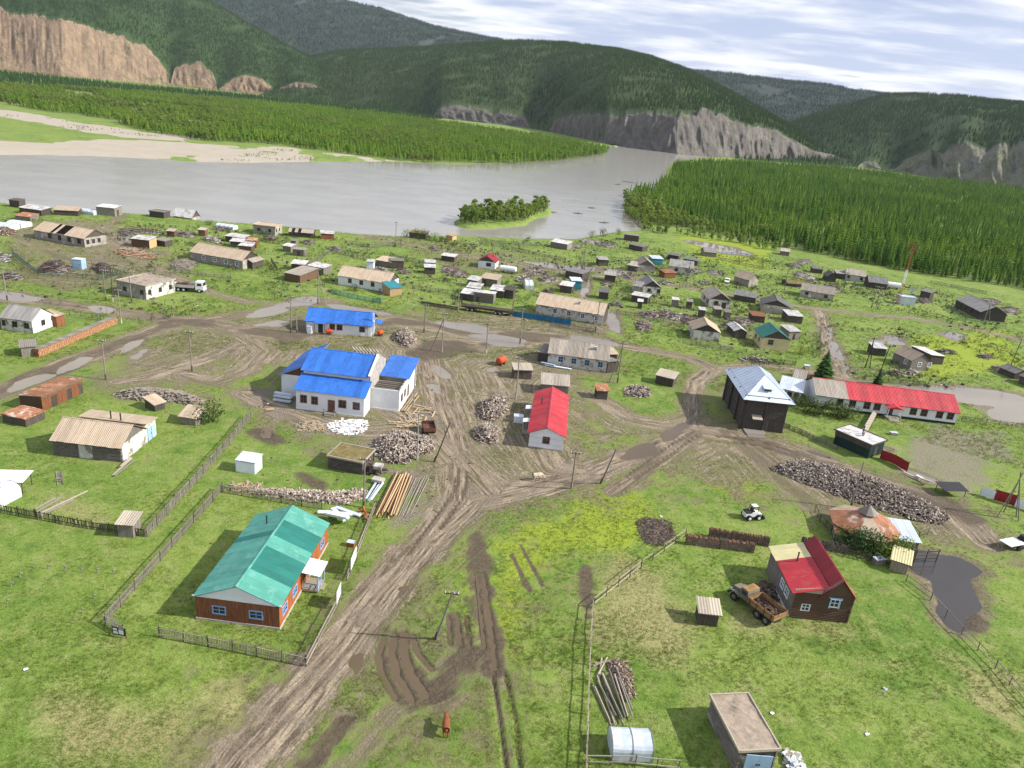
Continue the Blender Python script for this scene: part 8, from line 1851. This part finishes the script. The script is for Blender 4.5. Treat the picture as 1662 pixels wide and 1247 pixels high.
def river_snags():
    r_ = random.Random(4)
    for k, (x, y, L) in enumerate([(1020,296,12),(1002,300,5),(938,347,5),(960,338,4),(980,362,5),(895,345,6),(1040,303,4)]):
        a = G(x, y, WATER_Z); t = thing('driftwood', 'dark driftwood snag lying in the river shallows', 'driftwood', (a[0], a[1], WATER_Z), r_.uniform(-.6, .3), 'driftwood in the river')
        mb = MB(); mb.tube((-L/2, 0, .0), (L/2, 0, .35), .3, .12, 6); mb.build('trunk', 'bark', t)
        for j in range(4): q = r_.uniform(-.3, .5)*L; mb = MB(); mb.tube((q, 0, .2), (q+r_.uniform(-.5, 1), r_.uniform(-1, 1), r_.uniform(.5, 1.4)), .09, .03, 5); mb.build('branch', 'bark', t)
river_snags()
def lawn_stakes():
    for k, (x, y) in enumerate([(55,922),(78,924),(105,927),(131,929),(157,930),(183,932),(33,937),(18,952),(168,958),(152,972),(133,995),(120,1012),(12,980),(185,1006)]):
        a = G(x, y); t = thing('lawn_stake', 'short wooden stake standing in the open lawn beside the long picket fence', 'stake', (a[0], a[1], 0), 0, 'stakes on the lawn')
        mb = MB(); mb.tube((0, 0, -.1), (.03, .02, .75), .05, .045, 6); mb.build('shaft', 'wood_grey', t); mb = MB(); mb.box(-.02, .32, -.03, .03, .5, .56); mb.build('peg', 'wood_pale', t)
lawn_stakes()
def litter():
    r_ = random.Random(12)
    for k, (x, y) in enumerate([(1406,1190),(1432,1118),(47,1085),(1253,1162),(1075,840)]):
        a = G(x, y); mb = MB(); n = 5; v = []
        for j in range(n):
            for i in range(n): v.append((  .10*i+r_.uniform(-.04, .04), .07*j+r_.uniform(-.04, .04), .05+r_.uniform(0, .14)))
        mb.add(v, [(j*n+i, j*n+i+1, (j+1)*n+i+1, (j+1)*n+i) for j in range(n-1) for i in range(n-1)]); tag(mb.build('litter', 'white_sheet', None, (a[0], a[1], 0), (0, 0, r_.uniform(0, 6))), 'crumpled white scrap lying on the grass', 'litter', 'white scraps on the grass')
litter()

def wire(label, a, b, za=7.0, zb=7.0, n=3):
    A, B = G(*a), G(*b); t = thing('power_line', label, 'wires', (A[0], A[1], za)); d = B-A; L = float(np.hypot(*d)); e = d/L; nr = (-e[1], e[0])
    for k in range(n):
        mb = MB(); o = (k-(n-1)/2)*.5; pr = None
        for i in range(9):
            s_ = i/8; p = (d[0]*s_+nr[0]*o, d[1]*s_+nr[1]*o, (zb-za)*s_-L*.028*4*s_*(1-s_))
            if pr: mb.tube(pr, p, .014, .014, 3, cap=False)
            pr = p
        mb.build('wire', 'black_iron', t)
wire('wires from the lone pole by the ruts to the fork pole', (706,1037), (927,793), 6.6, 6.8); wire('wires from the fork pole to the pole behind the red-roofed house', (927,793), (837,648), 6.8, 8.2); wire('wires along the upper street past the pale slate house', (1029,474), (1113,466), 7.2, 8.0)
wire('wires from the crossing island to the rusty barn', (312,603), (172,617), 7.6, 7.2); wire('wires between the flaking longhouse and the big puddle', (1002,622), (844,557), 8.5, 8.0); wire('wires across the flooded street to the rick', (12,487), (197,525), 7.2, 7.2); wire('wires above the flatbed trailer', (743,507), (832,512), 7.6, 7.6)

# loose small stuff nobody could count: weeds, chips and bits of board through the plots
def clutter():
    mb = MB(); mb.box(-.8, .8, -.08, .08, 0, .05); m1 = mb.mesh('bit_board', 'wood_grey'); mb = MB(); mb.box(-.5, .5, -.1, .1, 0, .06); m2 = mb.mesh('bit_pale', 'wood_pale'); mb = MB(); mb.tube((0, 0, -.1), (.05, 0, .9), .06, .05, 5); m3 = mb.mesh('bit_post', 'wood_dark'); mb = MB(); mb.box(-.3, .3, -.3, .3, 0, .35); m4 = mb.mesh('bit_box', 'wood_dark'); mb = MB(); mb.tube((0, 0, 0), (0, 0, .3), .28, .2, 6); m5 = mb.mesh('bit_stone', 'rock')
    proto('bits', [m1, m2, m3, m4, m5]); proto('weed', [leafy_mesh('weed', ['leaf_bush', 'bark'], 400+k, 1.0, .8, 40, .14, 6, low=.0, trunk=False) for k in range(3)])
    poly = GP([(-20,350),(300,368),(560,385),(900,395),(1040,385),(1250,420),(1662,500),(1662,640),(1350,620),(1150,580),(1000,540),(700,500),(450,490),(200,530),(-20,470)])
    lo, hi = poly.min(0), poly.max(0); p = RNG.uniform(lo, hi, (26000, 2)); p = p[inside(p, poly)]; nz = vnoise(p[:, 0], p[:, 1], 14, 71, 3)+RNG.uniform(-.1, .1, len(p)); bad = np.zeros(len(p), bool)
    for ln, w, ds, ms in ROADS:
        if ds > .3: bad |= pdist(p, ln)[0] < w*.5
    k = (nz > .60) & ~bad; scatter('plot_bits', 'bits', z0(p[k], 0), RNG.uniform(.5, 1.3, k.sum()), 'small bits of board, posts and stones strewn through the village plots', 'debris')
    p2 = RNG.uniform(lo, hi, (26000, 2)); p2 = p2[inside(p2, poly)]; k = vnoise(p2[:, 0], p2[:, 1], 11, 72, 3)+RNG.uniform(-.12, .12, len(p2)) > .62; scatter('plot_weeds', 'weed', z0(p2[k], 0), RNG.uniform(.35, 1.0, k.sum()), 'rank weeds growing in patches through the village plots', 'weeds')
    near = GP([(400,650),(700,600),(800,700),(760,830),(620,860),(420,800)]); lo, hi = near.min(0), near.max(0); p = RNG.uniform(lo, hi, (700, 2)); p = p[inside(p, near)]; scatter('yard_chips', 'bits', z0(p, 0), RNG.uniform(.12, .45, len(p)), 'chips and board ends strewn round the white hall', 'debris')
clutter()
def haze():
    mt = bpy.data.materials.new('haze'); mt.use_nodes = True; t = NT(mt.node_tree); v = t.n('ShaderNodeVolumePrincipled', {'Color': (0.74, 0.85, 1.0, 1), 'Density': 0.000024, 'Anisotropy': 0.2}); o = t.n('ShaderNodeOutputMaterial'); t.nt.links.new(v.outputs[0], o.inputs['Volume'])
    mb = MB(); mb.box(-7200, 7200, -60, 9600, -14, 1300); tag(mb.build('haze', mt), 'pale thin haze in the valley air', 'haze', None, 'stuff')
haze()
